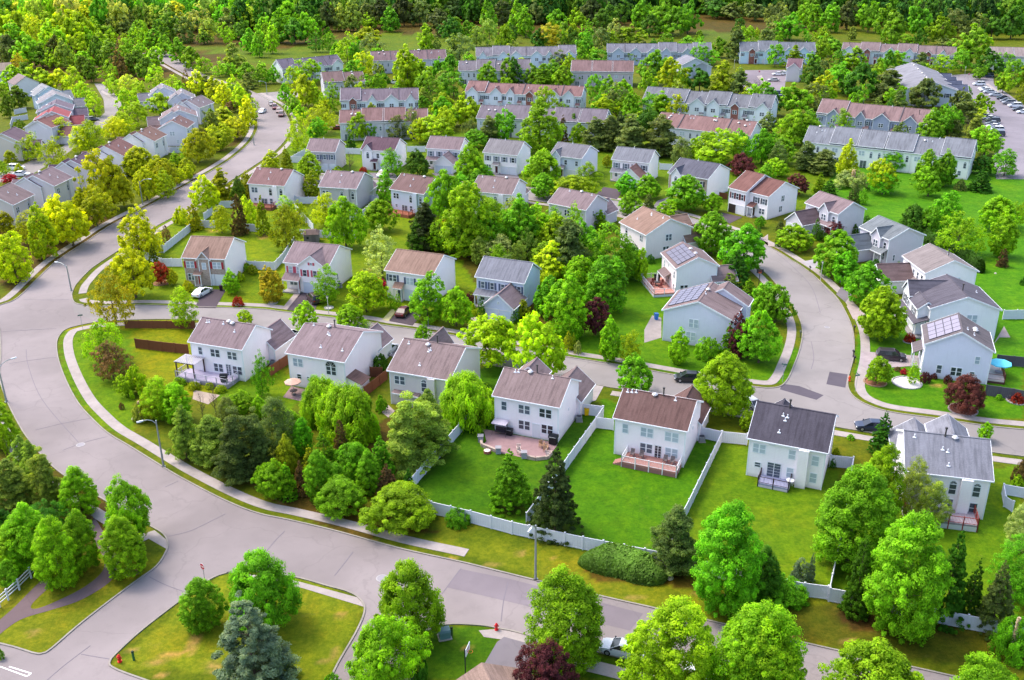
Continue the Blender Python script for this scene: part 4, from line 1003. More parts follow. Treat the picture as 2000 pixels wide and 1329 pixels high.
h.win('R', .82, 3.2, 1.4, 1.5, 'single', False, (50, 54, 66)); h.door('R', .3, 'door', 1.2, 2.3, (110, 50, 60)); h.porch(.22, .4, 1.4, 2.8, f='R')
for i in range(6): h.win('F', (i + .3) / 6, 3.4, 1.3, 1.3, 'double', False); h.win('F', (i + .7) / 6, .9, 1.0, 1.4)
h.vents([(i / 9 + .05, .95, -1, 'cap' if i % 2 else 'pipe') for i in range(9)]); h.done(); T16 = h
h = House('T18', 'terraced_houses', 'end unit with plum roof and stacked white gables beside the car park lane', 'plum-roofed end unit', (206, 200, 208), (142, 112, 122), cat='terraced houses')
h.block(0, -1.5, 5, 9, 5.2, 2.0, 'y'); h.win('F', .5, 3.2, 1.5, 1.4, 'double', False); h.win('L', .5, 3.2, 1.2, 1.4); h.done()
h = House('T22', 'terraced_houses', 'low pale grey gabled building hidden by pines at the centre top', 'pine-hidden gabled building', (196, 204, 218), (158, 158, 170), cat='terraced houses')
h.block(3, 3, 4, 9, 4.4, 1.8, 'x'); h.win('R', .5, 3, 1.2, 1.3, 'double'); h.done()
# ------------------------------------------------------------------ ground
def poly_px(L): return [px(*p) if isinstance(p[0], str) else p for p in L]
def inside(PX, PY, poly):
    n = len(poly); r = np.zeros(PX.shape, bool); j = n - 1
    for i in range(n):
        xi, yi = poly[i]; xj, yj = poly[j]
        if yi != yj:
            c = ((yi > PY) != (yj > PY)) & (PX < (xj - xi) * (PY - yi) / (yj - yi) + xi); r ^= c
        j = i
    return r
LAWN = (92, 158, 10); PARK = (92, 172, 22); WARM = (128, 160, 12); DRY = (138, 148, 42); SHADE = (86, 122, 26); SOILC = (98, 72, 46); DKSOIL = (70, 58, 40)
REGIONS = [
 ([(0, 270), (560, 230), (560, 620), (0, 620)], (112, 140, 18)),
 ([(360, 90), (700, 60), (860, 50), (1000, 90), (990, 110), (700, 130), (520, 125), (400, 110)], (110, 150, 30)),
 ([(1360, 45), (1500, 45), (1500, 82), (1360, 82)], (108, 146, 52)),
 ([(1550, 320), (2000, 330), (2100, 620), (1950, 780), (1880, 560), (1700, 440), (1560, 380)], PARK),
 ([(1930, 590), (2000, 590), (2000, 780), (1930, 790)], PARK),
 ([(1680, 540), (1800, 640), (1850, 700), (2000, 780), (2000, 820), (1750, 800), (1670, 760)], (88, 162, 16)),
 ([(1100, 560), (1300, 480), (1330, 600), (1560, 680), (1560, 750), (1440, 748), (1080, 692)], (98, 166, 14)),
 ([(560, 260), (1700, 260), (1560, 420), (560, 360)], (112, 160, 20)),
 ([(320, 420), (700, 380), (1060, 420), (1120, 640), (700, 625), (180, 590), (300, 460)], (124, 168, 4)),
 ([(150, 600), (560, 620), (480, 760), (330, 780), (120, 700)], (146, 170, 10)),
 ([(116, 650), (260, 640), (260, 860), (190, 830), (120, 740)], (112, 168, 8)),
 ([(480, 690), (620, 760), (560, 800), (420, 780)], (110, 165, 10)),
 ([(820, 860), (960, 700), (1175, 812), (1028, 1028), (910, 1020), (800, 960)], (80, 144, 14)),
 ([(1175, 812), (1200, 830), (1410, 862), (1318, 1060), (1298, 1104), (1140, 1075), (1028, 1028)], (86, 156, 10)),
 ([(1178, 780), (1215, 790), (1200, 830), (1165, 815)], LAWN),
 ([(1410, 862), (1640, 920), (1620, 1150), (1490, 1150), (1318, 1060)], (112, 164, 24)),
 ([(1640, 1000), (2000, 900), (2000, 1240), (1620, 1170)], (110, 166, 20)),
 ([(780, 1040), (1300, 1104), (1620, 1172), (2000, 1250), (2000, 1329), (1160, 1164)], (136, 160, 40)),
 ([(1400, 1200), (1600, 1180), (2000, 1260), (2000, 1320), (1500, 1240)], (104, 122, 34)),
 ([(215, 1300), (440, 1119), (600, 1130), (712, 1190), (640, 1329)], (140, 168, 42)),
 ([(0, 1100), (200, 1080), (330, 1080), (100, 1290), (0, 1262)], (138, 160, 42)),
 ([(830, 1215), (980, 1228), (950, 1329), (830, 1329)], (80, 140, 14)),
 ([(1000, 1250), (1230, 1290), (1500, 1329), (1000, 1329)], (78, 124, 14)),
 ([(0, 860), (130, 880), (260, 1000), (200, 1080), (0, 1120)], (104, 110, 34)),
]
MULCH = [  # brown leaf-litter beds under trees
 [(480, 940), (560, 890), (740, 1000), (790, 1020), (860, 1040), (700, 1055), (560, 1000)],
 [(240, 620), (0, 560), (0, 430), (300, 420), (420, 320), (470, 240), (480, 270), (250, 430), (40, 560)],
 [(700, 850), (780, 800), (830, 860), (790, 950), (740, 960)],
 [(890, 480), (1000, 480), (1100, 620), (1060, 640), (930, 560)], [(1130, 1105), (1330, 1120), (1400, 1160), (1330, 1150), (1150, 1130)],
 [(1500, 1120), (1570, 1140), (1560, 1180), (1480, 1170)], [(1640, 1200), (1830, 1210), (1800, 1240), (1660, 1230)], [(1930, 1220), (2000, 1230), (2000, 1290), (1940, 1270)],
 [(800, 480), (880, 460), (930, 490), (900, 510), (820, 500)], [(0, 60), (470, 110), (300, 160), (0, 170)],
 [(170, 960), (250, 1010), (240, 1060), (190, 1040)],
 [(0, -40), (2000, -40), (2000, 40), (1500, 62), (1360, 62), (1000, 70), (700, 62), (560, 95), (380, 90), (180, 95), (0, 60)],
]
SPOTS = [('A3', 255, 965, 55, 32), ('A3', 1495, 1010, 50, 60), ('A3', 1310, 1135, 90, 28), ('A3', 1640, 1230, 70, 50), ('A3', 1010, 1095, 50, 22), ('A3', 1190, 1185, 80, 24), ('A3', 1230, 1292, 60, 20), ('A3', 1460, 1090, 40, 50), ('B3', 600, 1120, 40, 50), ('B3', 650, 830, 45, 26), ('B3', 520, 1190, 60, 22), ('B3', 665, 1265, 45, 32), ('B3', 1600, 1083, 38, 20),
 ('B3', 1480, 395, 60, 12), ('B3', 890, 262, 40, 12), ('B3', 1790, 450, 70, 22), ('C3', 70, 365, 40, 25), ('C3', 310, 400, 30, 14), ('C3', 940, 700, 80, 22), ('D3', 610, 1035, 60, 25), ('D3', 200, 990, 50, 18), ('C3', 1430, 660, 60, 20), ('B2', 195, 1255, 50, 24), ('D2', 1290, 365, 50, 12), ('D1', 1160, 640, 50, 10), ('A2', 1290, 560, 60, 30), ('D3', 1740, 1060, 60, 20), ('A1', 1640, 470, 50, 14), ('B1', 60, 520, 50, 16), ('B1', 860, 775, 60, 10), ('C1', 940, 820, 60, 12)]
def build_ground():
    xs = np.concatenate([np.arange(-420, -140, 5), np.arange(-140, -62, 1.25), np.arange(-62, 78, .6), np.arange(78, 150, 1.25), np.arange(150, 520, 4)])
    ys = np.concatenate([np.arange(62, 140, .6), np.arange(140, 300, 1.25), np.arange(300, 520, 3), np.arange(520, 1000, 14)])
    X, Y = np.meshgrid(xs, ys); w = Y * FW[1] - CAM_H * FW[2]
    PX = IW / 2 + F_PX * (X * RX[0] + Y * RX[1] - CAM_H * RX[2]) / w; PY = IH / 2 - F_PX * (X * UX[0] + Y * UX[1] - CAM_H * UX[2]) / w
    C = np.zeros(X.shape + (3,)); C[:] = s2l((112, 140, 30))
    rng = np.random.default_rng(4)
    jx = 5 * np.sin(X * .35 + np.cos(Y * .21) * 2) + 3 * np.sin(Y * .9 + X * .4)
    for poly, c in REGIONS: C[inside(PX + jx * .6, PY + jx * .3, poly_px(poly))] = s2l(c)
    for poly in MULCH:
        m = inside(PX + jx, PY + jx * .6, poly_px(poly)); C[m] = C[m] * .25 + np.array(s2l(SOILC)) * .75
    for c_, sx_, sy_, rx_, ry_ in SPOTS:
        qx, qy = px(c_, sx_, sy_); q = ((PX - qx) / (rx_ * CROP[c_][2])) ** 2 + ((PY - qy) / (ry_ * CROP[c_][2])) ** 2 + .35 * np.sin(X * 2.9 + Y) * np.cos(Y * 2.3 - X); f = np.clip(1.3 - q, 0, 1)[..., None] * .8
        C = C * (1 - f) + np.array(s2l((196, 180, 128))) * f
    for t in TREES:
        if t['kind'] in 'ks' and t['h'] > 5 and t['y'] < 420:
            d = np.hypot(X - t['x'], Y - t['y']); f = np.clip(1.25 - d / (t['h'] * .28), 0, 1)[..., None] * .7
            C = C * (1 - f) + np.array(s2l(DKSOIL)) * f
    ny, nx = X.shape; V = np.stack([X.ravel(), Y.ravel(), np.zeros(X.size)], 1)
    ids = np.arange(X.size).reshape(ny, nx)
    Fq = np.stack([ids[:-1, :-1], ids[:-1, 1:], ids[1:, 1:], ids[1:, :-1]], -1).reshape(-1, 4)
    me = bpy.data.meshes.new('ground'); big = [(-4000, -200), (4500, -200), (4500, 6000), (-4000, 6000)]
    x0, x1, y0, y1 = xs[0], xs[-1], ys[0], ys[-1]
    B = [(-4000, -200), (4500, -200), (4500, 6000), (-4000, 6000), (x0, y0), (x1, y0), (x1, y1), (x0, y1)]
    nV = len(V); V = np.concatenate([V, np.array([(a, b, 0) for a, b in B])]); ex = np.array([(0, 1, 5, 4), (1, 2, 6, 5), (2, 3, 7, 6), (3, 0, 4, 7)]) + nV
    Fq = np.concatenate([Fq, ex])
    me.vertices.add(len(V)); me.vertices.foreach_set('co', V.astype(np.float32).ravel()); me.loops.add(len(Fq) * 4); me.loops.foreach_set('vertex_index', Fq.astype(np.int32).ravel())
    me.polygons.add(len(Fq)); me.polygons.foreach_set('loop_start', np.arange(0, len(Fq) * 4, 4, dtype=np.int32)); me.update(calc_edges=True)
    a = me.color_attributes.new('tone', 'FLOAT_COLOR', 'POINT'); Cc = np.concatenate([C.reshape(-1, 3), np.tile(np.array(s2l((70, 84, 34))), (8, 1))])
    a.data.foreach_set('color', np.concatenate([Cc, np.ones((len(Cc), 1))], 1).astype(np.float32).ravel())
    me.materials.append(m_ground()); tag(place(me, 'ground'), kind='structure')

# ------------------------------------------------------------------ roads
def smooth(P, n=6):
    """Catmull-Rom through ground points"""
    out = []; P = [P[0]] + list(P) + [P[-1]]
    for i in range(1, len(P) - 2):
        p0, p1, p2, p3 = [np.array(q) for q in P[i - 1:i + 3]]
        for k in range(n):
            t = k / n
            out.append(tuple(.5 * ((2 * p1) + (-p0 + p2) * t + (2 * p0 - 5 * p1 + 4 * p2 - p3) * t * t + (-p0 + 3 * p1 - 3 * p2 + p3) * t ** 3)))
    out.append(tuple(P[-2])); return out
def G(L, sm=True):
    P = [ground(*(px(*p) if isinstance(p[0], str) else p)) for p in L]
    return smooth(P) if sm and len(P) > 2 else P
def sheet(name, P, z, mat, kind='structure', thick=0):
    tri = tessellate_polygon([[Vector((x, y, 0)) for x, y in P]])
    mb = MB(); mb.v = [(x, y, z) for x, y in P]; mb.f = [tuple(t) for t in tri]
    me = bpy.data.meshes.new(name); me.from_pydata(mb.v, [], mb.f)
    import bmesh
    bm = bmesh.new(); bm.from_mesh(me); bmesh.ops.recalc_face_normals(bm, faces=bm.faces)
    if bm.faces and sum(f.normal.z for f in bm.faces) < 0: bmesh.ops.reverse_faces(bm, faces=bm.faces)
    bm.to_mesh(me); bm.free(); me.materials.append(mat)
    o = place(me, name); return tag(o, kind=kind) if kind else o
def offset(P, d):
    out = []
    for i in range(len(P)):
        a = np.array(P[max(0, i - 1)]); b = np.array(P[min(len(P) - 1, i + 1)]); t = (b - a) / (np.linalg.norm(b - a) + 1e-9)
        out.append((P[i][0] - t[1] * d, P[i][1] + t[0] * d))
    return out
def strip(name, P, d0, d1, z0, z1, mat, kind='structure', breaks=()):
    A = offset(P, d0); B = offset(P, d1); mb = MB(); n = len(P)
    mb.v = [(x, y, z) for (x, y) in A for z in (z0, z1)] + [(x, y, z) for (x, y) in B for z in (z0, z1)]
    for i in range(n - 1):
        a, b = 2 * i, 2 * (i + 1); c, d = 2 * n + 2 * i, 2 * n + 2 * (i + 1)
        mb.f += [(a + 1, b + 1, d + 1, c + 1), (a, b, b + 1, a + 1), (c, c + 1, d + 1, d)]
    o = mb.build(name, mat); return tag(o, kind=kind)
ASP = m_asphalt((194, 182, 182)); ASP2 = m_asphalt((196, 188, 186), .35); ASPD = m_asphalt((124, 116, 128)); SIDE = m_concrete((206, 194, 190)); KERB = m_concrete((190, 182, 172))
# kerb lines surveyed along the photograph
K_IN = G([(2420, 1448), (2060, 1368), (1830, 1316), (1625, 1270), (1538, 1250), (1384, 1214), (1266, 1187), (1164, 1164), (1000, 1124), (899, 1099), (781, 1073), (653, 1038), (564, 1017), (500, 1003), (435, 977), (356, 936), (317, 913), (256, 875), (210, 847), (179, 819), (153, 790), (133, 755), (118, 719), (111, 693), (110, 668), (118, 652), (130, 643), (153, 636), (189, 629)])
K_S2S = G([(189, 629), (261, 625), (343, 624), (430, 630), (500, 640), (574, 651), (660, 663), (750, 677), (850, 694), (950, 712), (1040, 728), (1130, 745), (1200, 758), (1300, 772), (1400, 790), (1480, 806), (1560, 820), (1633, 834), (1705, 846), (1800, 862), (1935, 883), (2080, 902), (2400, 950)])
K_S2N = G([(139, 576), (142, 588), (153, 595), (194, 599), (281, 597), (379, 600), (500, 604), (546, 609), (628, 619), (712, 629), (748, 636), (807, 644), (899, 659), (1000, 678), (1102, 697), (1215, 715), (1320, 734), (1400, 746), (1461, 755), (1500, 759), (1526, 755), (1541, 739), (1551, 716), (1561, 690), (1567, 665), (1568, 645), (1563, 624), (1551, 601), (1533, 574), (1515, 553), (1500, 537), (1473, 515), (1440, 495), (1380, 467), (1320, 446), (1250, 426), (1180, 412), (1100, 400), (1000, 388), (850, 374), (740, 368), (560, 352)])
K_S3N = G([(560, 338), (740, 352), (850, 357), (1000, 368), (1100, 380), (1190, 391), (1250, 403), (1320, 418), (1371, 433), (1440, 455), (1502, 483), (1551, 513), (1584, 535), (1615, 564), (1636, 586), (1653, 616), (1664, 645), (1667, 675), (1664, 705), (1655, 740), (1656, 760), (1668, 777), (1694, 792), (1740, 806), (1833, 819), (1935, 834), (2090, 850), (2400, 892)])
K_NR = G([(139, 576), (144, 562), (153, 550), (179, 524), (230, 490), (266, 467), (307, 441), (340, 423), (379, 400), (440, 360), (500, 321), (538, 294), (561, 266), (566, 243), (554, 217), (538, 203), (522, 195), (500, 183), (460, 166), (400, 147), (345, 114), (300, 88)])
K_NL = G([(-60, 618), (0, 597), (26, 588), (46, 573), (74, 545), (107, 514), (143, 489), (179, 466), (218, 440), (292, 402), (358, 366), (399, 343), (430, 325), (461, 304), (491, 276), (504, 250), (500, 225), (486, 200), (440, 176), (380, 154), (330, 128), (290, 104)])
K_OUT = G([(0, 640), (3, 690), (0, 735), (15, 783), (41, 834), (60, 862), (90, 897), (128, 930), (197, 972), (260, 1010), (294, 1027), (320, 1043), (329, 1060), (326, 1078), (307, 1107), (269, 1135), (205, 1183), (153, 1224), (102, 1268), (84, 1278), (66, 1278), (23, 1265), (-60, 1245)])
K_PARK = G([(468, 1117), (443, 1119), (409, 1132), (358, 1168), (281, 1227), (235, 1268), (213, 1293), (223, 1308), (287, 1332), (340, 1350)])
K_BOT = G([(443, 1119), (500, 1116), (577, 1127), (643, 1145), (679, 1155), (702, 1168), (714, 1190), (700, 1230), (660, 1300), (640, 1345)])
K_BOT2 = G([(800, 1345), (812, 1290), (830, 1240), (850, 1224), (880, 1219), (909, 1219), (948, 1222), (978, 1228), (1000, 1232), (1051, 1245), (1189, 1278), (1225, 1287), (1400, 1330), (1600, 1378)])
main = K_IN + [] 
# main road surface: inner kerb, north part, then back along the outer kerbs
main_poly = K_IN + G([(150, 612)], False) + K_NR + K_NL[::-1] + K_OUT[:] 
main_poly += G([(-80, 1262), (-80, 1420), (287, 1420)], False) + K_PARK[::-1][1:] + K_BOT[1:] + G([(640, 1420), (800, 1420)], False) + K_BOT2 + G([(1640, 1420), (2420, 1520)], False)
sheet('main_road', main_poly, .008, ASP)
sheet('side_road', K_OUT[6 * 11:] + G([(-80, 1262), (-80, 1420), (287, 1420)], False) + K_PARK[::-1] + G([(520, 1090), (420, 1040)], False), .010, ASP)
sheet('residential_street', K_S2S + K_S3N[::-1] + G([(560, 345)], False) + K_S2N[::-1] + G([(145, 610)], False), .012, ASP2)
for i, (K, s_) in enumerate(((K_IN, -1), (K_S2S, -1), (K_S2N, 1), (K_S3N, 1), (K_NR, -1), (K_NL, 1), (K_OUT, -1), (K_PARK, 1), (K_BOT, -1), (K_BOT2, -1))):
    strip('kerb', K, 0, s_ * .18, .0, .12, KERB)
def side(K, s_, a=0, b=None, g=1.15, w=1.5, z=.05): return strip('pavement', K[a:b], s_ * g, s_ * (g + w), 0, z, SIDE)
side(K_IN, -1, 6 * 9); side(K_S2N, 1, 6); side(K_S3N, 1); side(K_S2S, -1, 0, 6 * 4); side(K_S2S, -1, 6 * 12); side(K_NR, -1, 0, -24, 1.3, 1.5); side(K_NL, 1, 6, None, 1.3, 1.6); side(K_BOT2, -1, 6 * 8, None, 1.4, 1.7)
side(K_OUT, -1, 6 * 3, 6 * 11, 1.5, 1.6)
sheet('pavement', G([('A3', 1130, 200), ('A3', 1180, 185), ('A3', 1280, 265), ('A3', 1275, 330), ('A3', 1100, 230)], False), .03, SIDE)
sheet('pavement', G([('B3', 310, 572), ('B3', 800, 705), ('B3', 825, 770), ('B3', 350, 625), ('A3', 1790, 520), ('A3', 1760, 500)], False), .03, SIDE)
sheet('path', G([('A3', -40, 1010), ('A3', 150, 870), ('A3', 400, 790), ('A3', 620, 715), ('A3', 830, 585), ('A3', 905, 470), ('A3', 905, 400), ('A3', 850, 320), ('A3', 790, 200), ('A3', 700, 60), ('A3', 640, 60), ('A3', 740, 300), ('A3', 790, 400), ('A3', 780, 500), ('A3', 640, 620), ('A3', 400, 740), ('A3', 260, 785), ('A3', 250, 740), ('A3', 420, 570), ('A3', 330, 560), ('A3', 100, 780), ('A3', -40, 900)]), .016, m_asphalt((150, 128, 132)))
# patches in the road
sheet('road_patch', G([('D2', 470, 260), ('D2', 608, 280), ('D2', 590, 382), ('D2', 445, 355)], False), .02, ASPD)
sheet('road_patch', G([('D2', 110, 352), ('D2', 240, 370), ('D2', 425, 440), ('D2', 370, 475), ('D2', 90, 395)], False), .02, ASPD)
sheet('road_patch', G([('B3', 1460, 620), ('B3', 1560, 480), ('B3', 1954, 560), ('C3', 500, 690), ('C3', 1000, 820), ('C3', 900, 950), ('B3', 1954, 735)], False), .018, m_asphalt((176, 164, 172)))
def crack(L, w=.085):
    P = G(L); strip('road_crack', P, -w / 2, w / 2, .018, .026, m_plain((112, 106, 114), .9, .1))
for L in ([('A1', 180, 1000), ('A1', 350, 1002), ('A1', 530, 1000)], [('A1', 10, 1245), ('A1', 200, 1232), ('A1', 430, 1220)], [('A2', 70, 198), ('A2', 250, 170), ('A2', 430, 150)], [('A2', 270, 705), ('A2', 480, 655), ('A2', 690, 615)],
          [('A2', 480, 860), ('A2', 640, 800), ('A2', 820, 755)], [('A2', 200, 90), ('A2', 215, 210), ('A2', 320, 470), ('A2', 600, 800)], [('A3', 1290, 230), ('A3', 1450, 190), ('A3', 1600, 120), ('A3', 1720, 60)], [('A3', 1140, 540), ('A3', 1260, 600), ('A3', 1410, 655)],
          [('A3', 620, 1130), ('A3', 700, 1145), ('A3', 850, 1170)], [('A3', 360, 1329), ('A3', 480, 1225), ('A3', 690, 1065)], [('B3', 60, 370), ('B3', 150, 260), ('B3', 220, 190)], [('B3', 600, 530), ('B3', 680, 430), ('B3', 740, 350)], [('B3', 1420, 670), ('B3', 1500, 560), ('B3', 1565, 475)],
          [('B3', 1870, 880), ('B3', 1890, 720), ('B3', 1925, 580)], [('A1', 640, 578), ('A1', 760, 582), ('A1', 900, 580)], [('C2', 400, 150), ('C2', 650, 200), ('C2', 870, 225)], [('A2', 1260, 1140), ('A2', 1360, 1095)],
          [('D1', 60, 640), ('D1', 180, 740), ('D1', 330, 900), ('D1', 400, 1100)], [('D1', 200, 700), ('D1', 330, 800), ('D1', 470, 950)], [('D2', 330, 30), ('D2', 350, 150), ('D2', 330, 240)]): crack(L)
def ring(name, c, r, label, rgb=(210, 206, 206), w=.14):
    x, y = c; mb = MB()
    for k in range(20):
        a, b = 2 * math.pi * k / 20, 2 * math.pi * (k + 1) / 20
        mb.prism([(x + r * math.cos(a), y + r * math.sin(a), .02), (x + (r - w) * math.cos(a), y + (r - w) * math.sin(a), .02), (x + (r - w) * math.cos(a), y + (r - w) * math.sin(a), .035), (x + r * math.cos(a), y + r * math.sin(a), .035)],
                 [(x + r * math.cos(b), y + r * math.sin(b), .02), (x + (r - w) * math.cos(b), y + (r - w) * math.sin(b), .02), (x + (r - w) * math.cos(b), y + (r - w) * math.sin(b), .035), (x + r * math.cos(b), y + r * math.sin(b), .035)])
    root = empty(name, (0, 0, 0)); tag(root, label, 'manhole cover'); mb.build('rim', m_concrete(rgb), root)
    d = MB(); d.bar((x, y, .018), (x, y, .028), r - w - .01, 18); d.build('lid', m_plain((140, 136, 142), .7), root)
ring('manhole_cover', at('A2', 615, 818), .62, 'pale-ringed manhole cover on the main curve left of the tall lamp'); ring('manhole_cover', at('B3', 962, 551), .68, 'white-ringed manhole cover on the bottom road above the tree')
ring('manhole_cover', at('D1', 450, 1210), .5, 'small manhole cover on the cul-de-sac bend')
mk = MB()
for a, b in ((('A3', 0, 1225), ('A3', 205, 1300)), (('A3', 70, 1225), ('A3', 240, 1278)), (('A3', 205, 1300), ('A3', 240, 1278))):
    A, B = at(*a), at(*b); d = Vector((B[0] - A[0], B[1] - A[1], 0)).normalized(); n = Vector((-d.y, d.x, 0)) * .07
    mk.poly([(A[0] + n.x, A[1] + n.y, .022), (A[0] - n.x, A[1] - n.y, .022), (B[0] - n.x, B[1] - n.y, .022), (B[0] + n.x, B[1] + n.y, .022)])
tag(mk.build('parking_marking', m_plain((232, 230, 232), .7)), kind='structure')

# driveways, patios, beds
def pad(name, L, mat, z=.055): return sheet(name, G(L, False), z, mat)
BLKTOP = m_asphalt((116, 102, 112)); PAVE = m_concrete((208, 190, 184)); GRYTOP = m_asphalt((168, 160, 168))
pad('driveway', [('A1', 1490, 1060), ('A1', 1645, 1066), ('A1', 1725, 925), ('A1', 1545, 920)], BLKTOP)
pad('driveway', [('B1', 235, 1080), ('B1', 445, 1092), ('B1', 500, 960), ('B1', 345, 945)], BLKTOP); pad('path', [('B1', 195, 1072), ('B1', 235, 1075), ('B1', 345, 955), ('B1', 300, 945)], PAVE)
pad('driveway', [('B1', 1015, 1165), ('B1', 1195, 1200), ('B1', 1260, 1120), ('B1', 1120, 1060), ('B1', 1090, 1075)], BLKTOP); pad('path', [('B1', 960, 1155), ('B1', 1010, 1165), ('B1', 1075, 1080), ('B1', 1035, 1075)], m_plain((176, 170, 120), .9, .3, .1, 3))
pad('driveway', [('B1', 1590, 1275), ('B1', 1700, 1290), ('B1', 1900, 1150), ('B1', 1760, 1120), ('B1', 1640, 1140)], PAVE)
pad('driveway', [('D2', 705, 105), ('D2', 1150, 140), ('D2', 1140, 215), ('D2', 930, 230), ('D2', 905, 250), ('D2', 720, 222)], m_concrete((206, 190, 192)))
pad('driveway', [('C1', 640, 200), ('C1', 800, 235), ('C1', 850, 165), ('C1', 700, 140)], BLKTOP); pad('driveway', [('C1', 1080, 285), ('C1', 1250, 330), ('C1', 1210, 215), ('C1', 1110, 245)], GRYTOP)
pad('driveway', [('C1', 1580, 375), ('C1', 1660, 420), ('C1', 1760, 370), ('C1', 1600, 335)], BLKTOP); pad('driveway', [('C1', 745, 375), ('C1', 880, 352), ('C1', 760, 315), ('C1', 735, 330)], m_concrete((210, 204, 200)))
pad('driveway', [('D1', 260, 710), ('D1', 330, 770), ('D1', 440, 740), ('D1', 370, 690)], m_concrete((206, 200, 206))); pad('driveway', [('D1', 520, 960), ('D1', 590, 1020), ('D1', 640, 960), ('D1', 560, 900)], GRYTOP); pad('driveway', [('D1', 600, 1050), ('D1', 650, 1150), ('D1', 760, 1130), ('D1', 640, 1010)], PAVE)
pad('driveway', [('D1', 0, 590), ('D1', 0, 500), ('C1', 1900, 540), ('D1', 70, 600)], PAVE)
for a in ([('B0', 540, 1310), ('B0', 650, 1320), ('B1', 640, 60), ('B1', 520, 50)], [('B0', 860, 1320), ('B0', 1060, 1325), ('B1', 1080, 70), ('B1', 900, 70)], [('B0', 1340, 1325), ('B0', 1500, 1329), ('B1', 1540, 80), ('B1', 1400, 75)], [('B0', 1800, 1310), ('C0', 40, 1320), ('C1', 60, 90), ('B1', 1850, 85)]): pad('driveway', a, GRYTOP)
pad('driveway', [('C3', -60, 1000), ('C3', 190, 1070), ('C3', 60, 1329), ('C3', -200, 1420), ('B3', 1700, 1280), ('B3', 1840, 1040)], GRYTOP); pad('pavement', [('B3', 1700, 950), ('B3', 1880, 935), ('C3', 0, 950), ('C3', 200, 1010), ('C3', 200, 1075), ('C3', 0, 1030), ('B3', 1740, 1000)], SIDE, .035)
pad('driveway', [('B1', 250, 1240), ('B2', 300, -30), ('B2', 260, 60), ('B2', 200, 50), ('B1', 200, 1240)], PAVE); pad('driveway', [('B2', 970, 60), ('B2', 1110, 85), ('B2', 1060, 150), ('B2', 975, 130)], PAVE)
pad('driveway', [('C2', 615, 350), ('C2', 700, 370), ('C2', 640, 480), ('C2', 585, 500)], m_concrete((216, 204, 200)), .04); pad('driveway', [('C2', 1700, 530), ('C2', 1860, 560), ('C2', 1820, 600), ('C2', 1660, 570)], PAVE)
PINK = m_concrete((196, 160, 162))
pad('patio', [('B2', 1680, 690), ('B2', 1740, 720), ('B2', 1760, 790), ('B2', 1720, 830), ('B2', 1850, 880), ('B2', 1950, 895), ('C2', 60, 912), ('C2', 130, 905), ('C2', 270, 925), ('C2', 340, 830), ('C2', 350, 805), ('B2', 1820, 712)], PINK, .03)
pad('patio', [('B2', 205, 455), ('B2', 340, 485), ('B2', 400, 400), ('B2', 270, 370)], m_concrete((176, 148, 146)), .03); pad('patio', [('A2', 1480, 400), ('A2', 1680, 440), ('A2', 1590, 510), ('A2', 1470, 470)], m_concrete((206, 186, 170)), .03)
pad('patio', [('C1', 1010, 1230), ('C1', 1070, 1120), ('C1', 1140, 1140), ('C1', 1140, 1290), ('C1', 1010, 1329)], m_concrete((190, 180, 176)), .03); pad('patio', [('B2', 960, 570), ('B2', 1010, 515), ('B2', 1060, 560), ('B2', 1010, 610)], PAVE, .03)
pad('patio', [('B2', 1690, 680), ('B2', 1790, 500), ('B2', 1810, 520), ('B2', 1730, 700)], PAVE, .034)
pad('driveway', [('Z6', 1560, 940), ('Z6', 1700, 700), ('Z6', 1780, 845), ('Z6', 1640, 845)], PAVE, .03)
# upper right car park and lane
pad('car_park', [('Z4', 1000, 180), ('Z4', 1250, 160), ('Z4', 1560, 160), ('Z4', 1570, 290), ('Z4', 1700, 380), ('Z4', 1954, 560), ('Z4', 2300, 800), ('Z4', 2300, 1500), ('Z4', 1600, 1500), ('Z4', 1560, 1250), ('Z4', 1640, 1000), ('Z4', 1400, 800), ('Z4', 1370, 560), ('Z4', 1150, 380)], m_asphalt((184, 176, 186)), .01)
pad('pavement', [('Z4', 1460, 290), ('Z4', 1500, 285), ('Z4', 1954, 600), ('Z4', 2300, 850), ('Z4', 2300, 890), ('Z4', 1954, 640)], SIDE, .035)
pad('car_park', [('Z5', 440, 375), ('Z5', 1000, 370), ('Z5', 1010, 480), ('Z5', 990, 620), ('Z5', 950, 760), ('Z5', 470, 760)], m_asphalt((180, 168, 178)), .01)
pad('pavement', [('Z5', 640, 450), ('Z5', 700, 440), ('Z5', 850, 680), ('Z5', 790, 680)], SIDE, .03)
pad('street', [('A0', 720, 640), ('A0', 780, 640), ('A0', 900, 740), ('A0', 930, 800), ('A0', 870, 890), ('A0', 780, 980), ('A0', 500, 1180), ('A0', 250, 1329), ('A1', -60, 120), ('A1', -60, 40), ('A0', 100, 1290), ('A0', 480, 1120), ('A0', 700, 960), ('A0', 800, 860), ('A0', 790, 760)], ASP2, .01)
pad('street', [('B0', 0, 715), ('B0', 180, 700), ('B0', 330, 700), ('B0', 330, 740), ('B0', 90, 775)], ASP2, .016)
pad('pavement', [('A0', 780, 690), ('A0', 905, 765), ('A0', 895, 775), ('A0', 770, 705)], SIDE, .035)
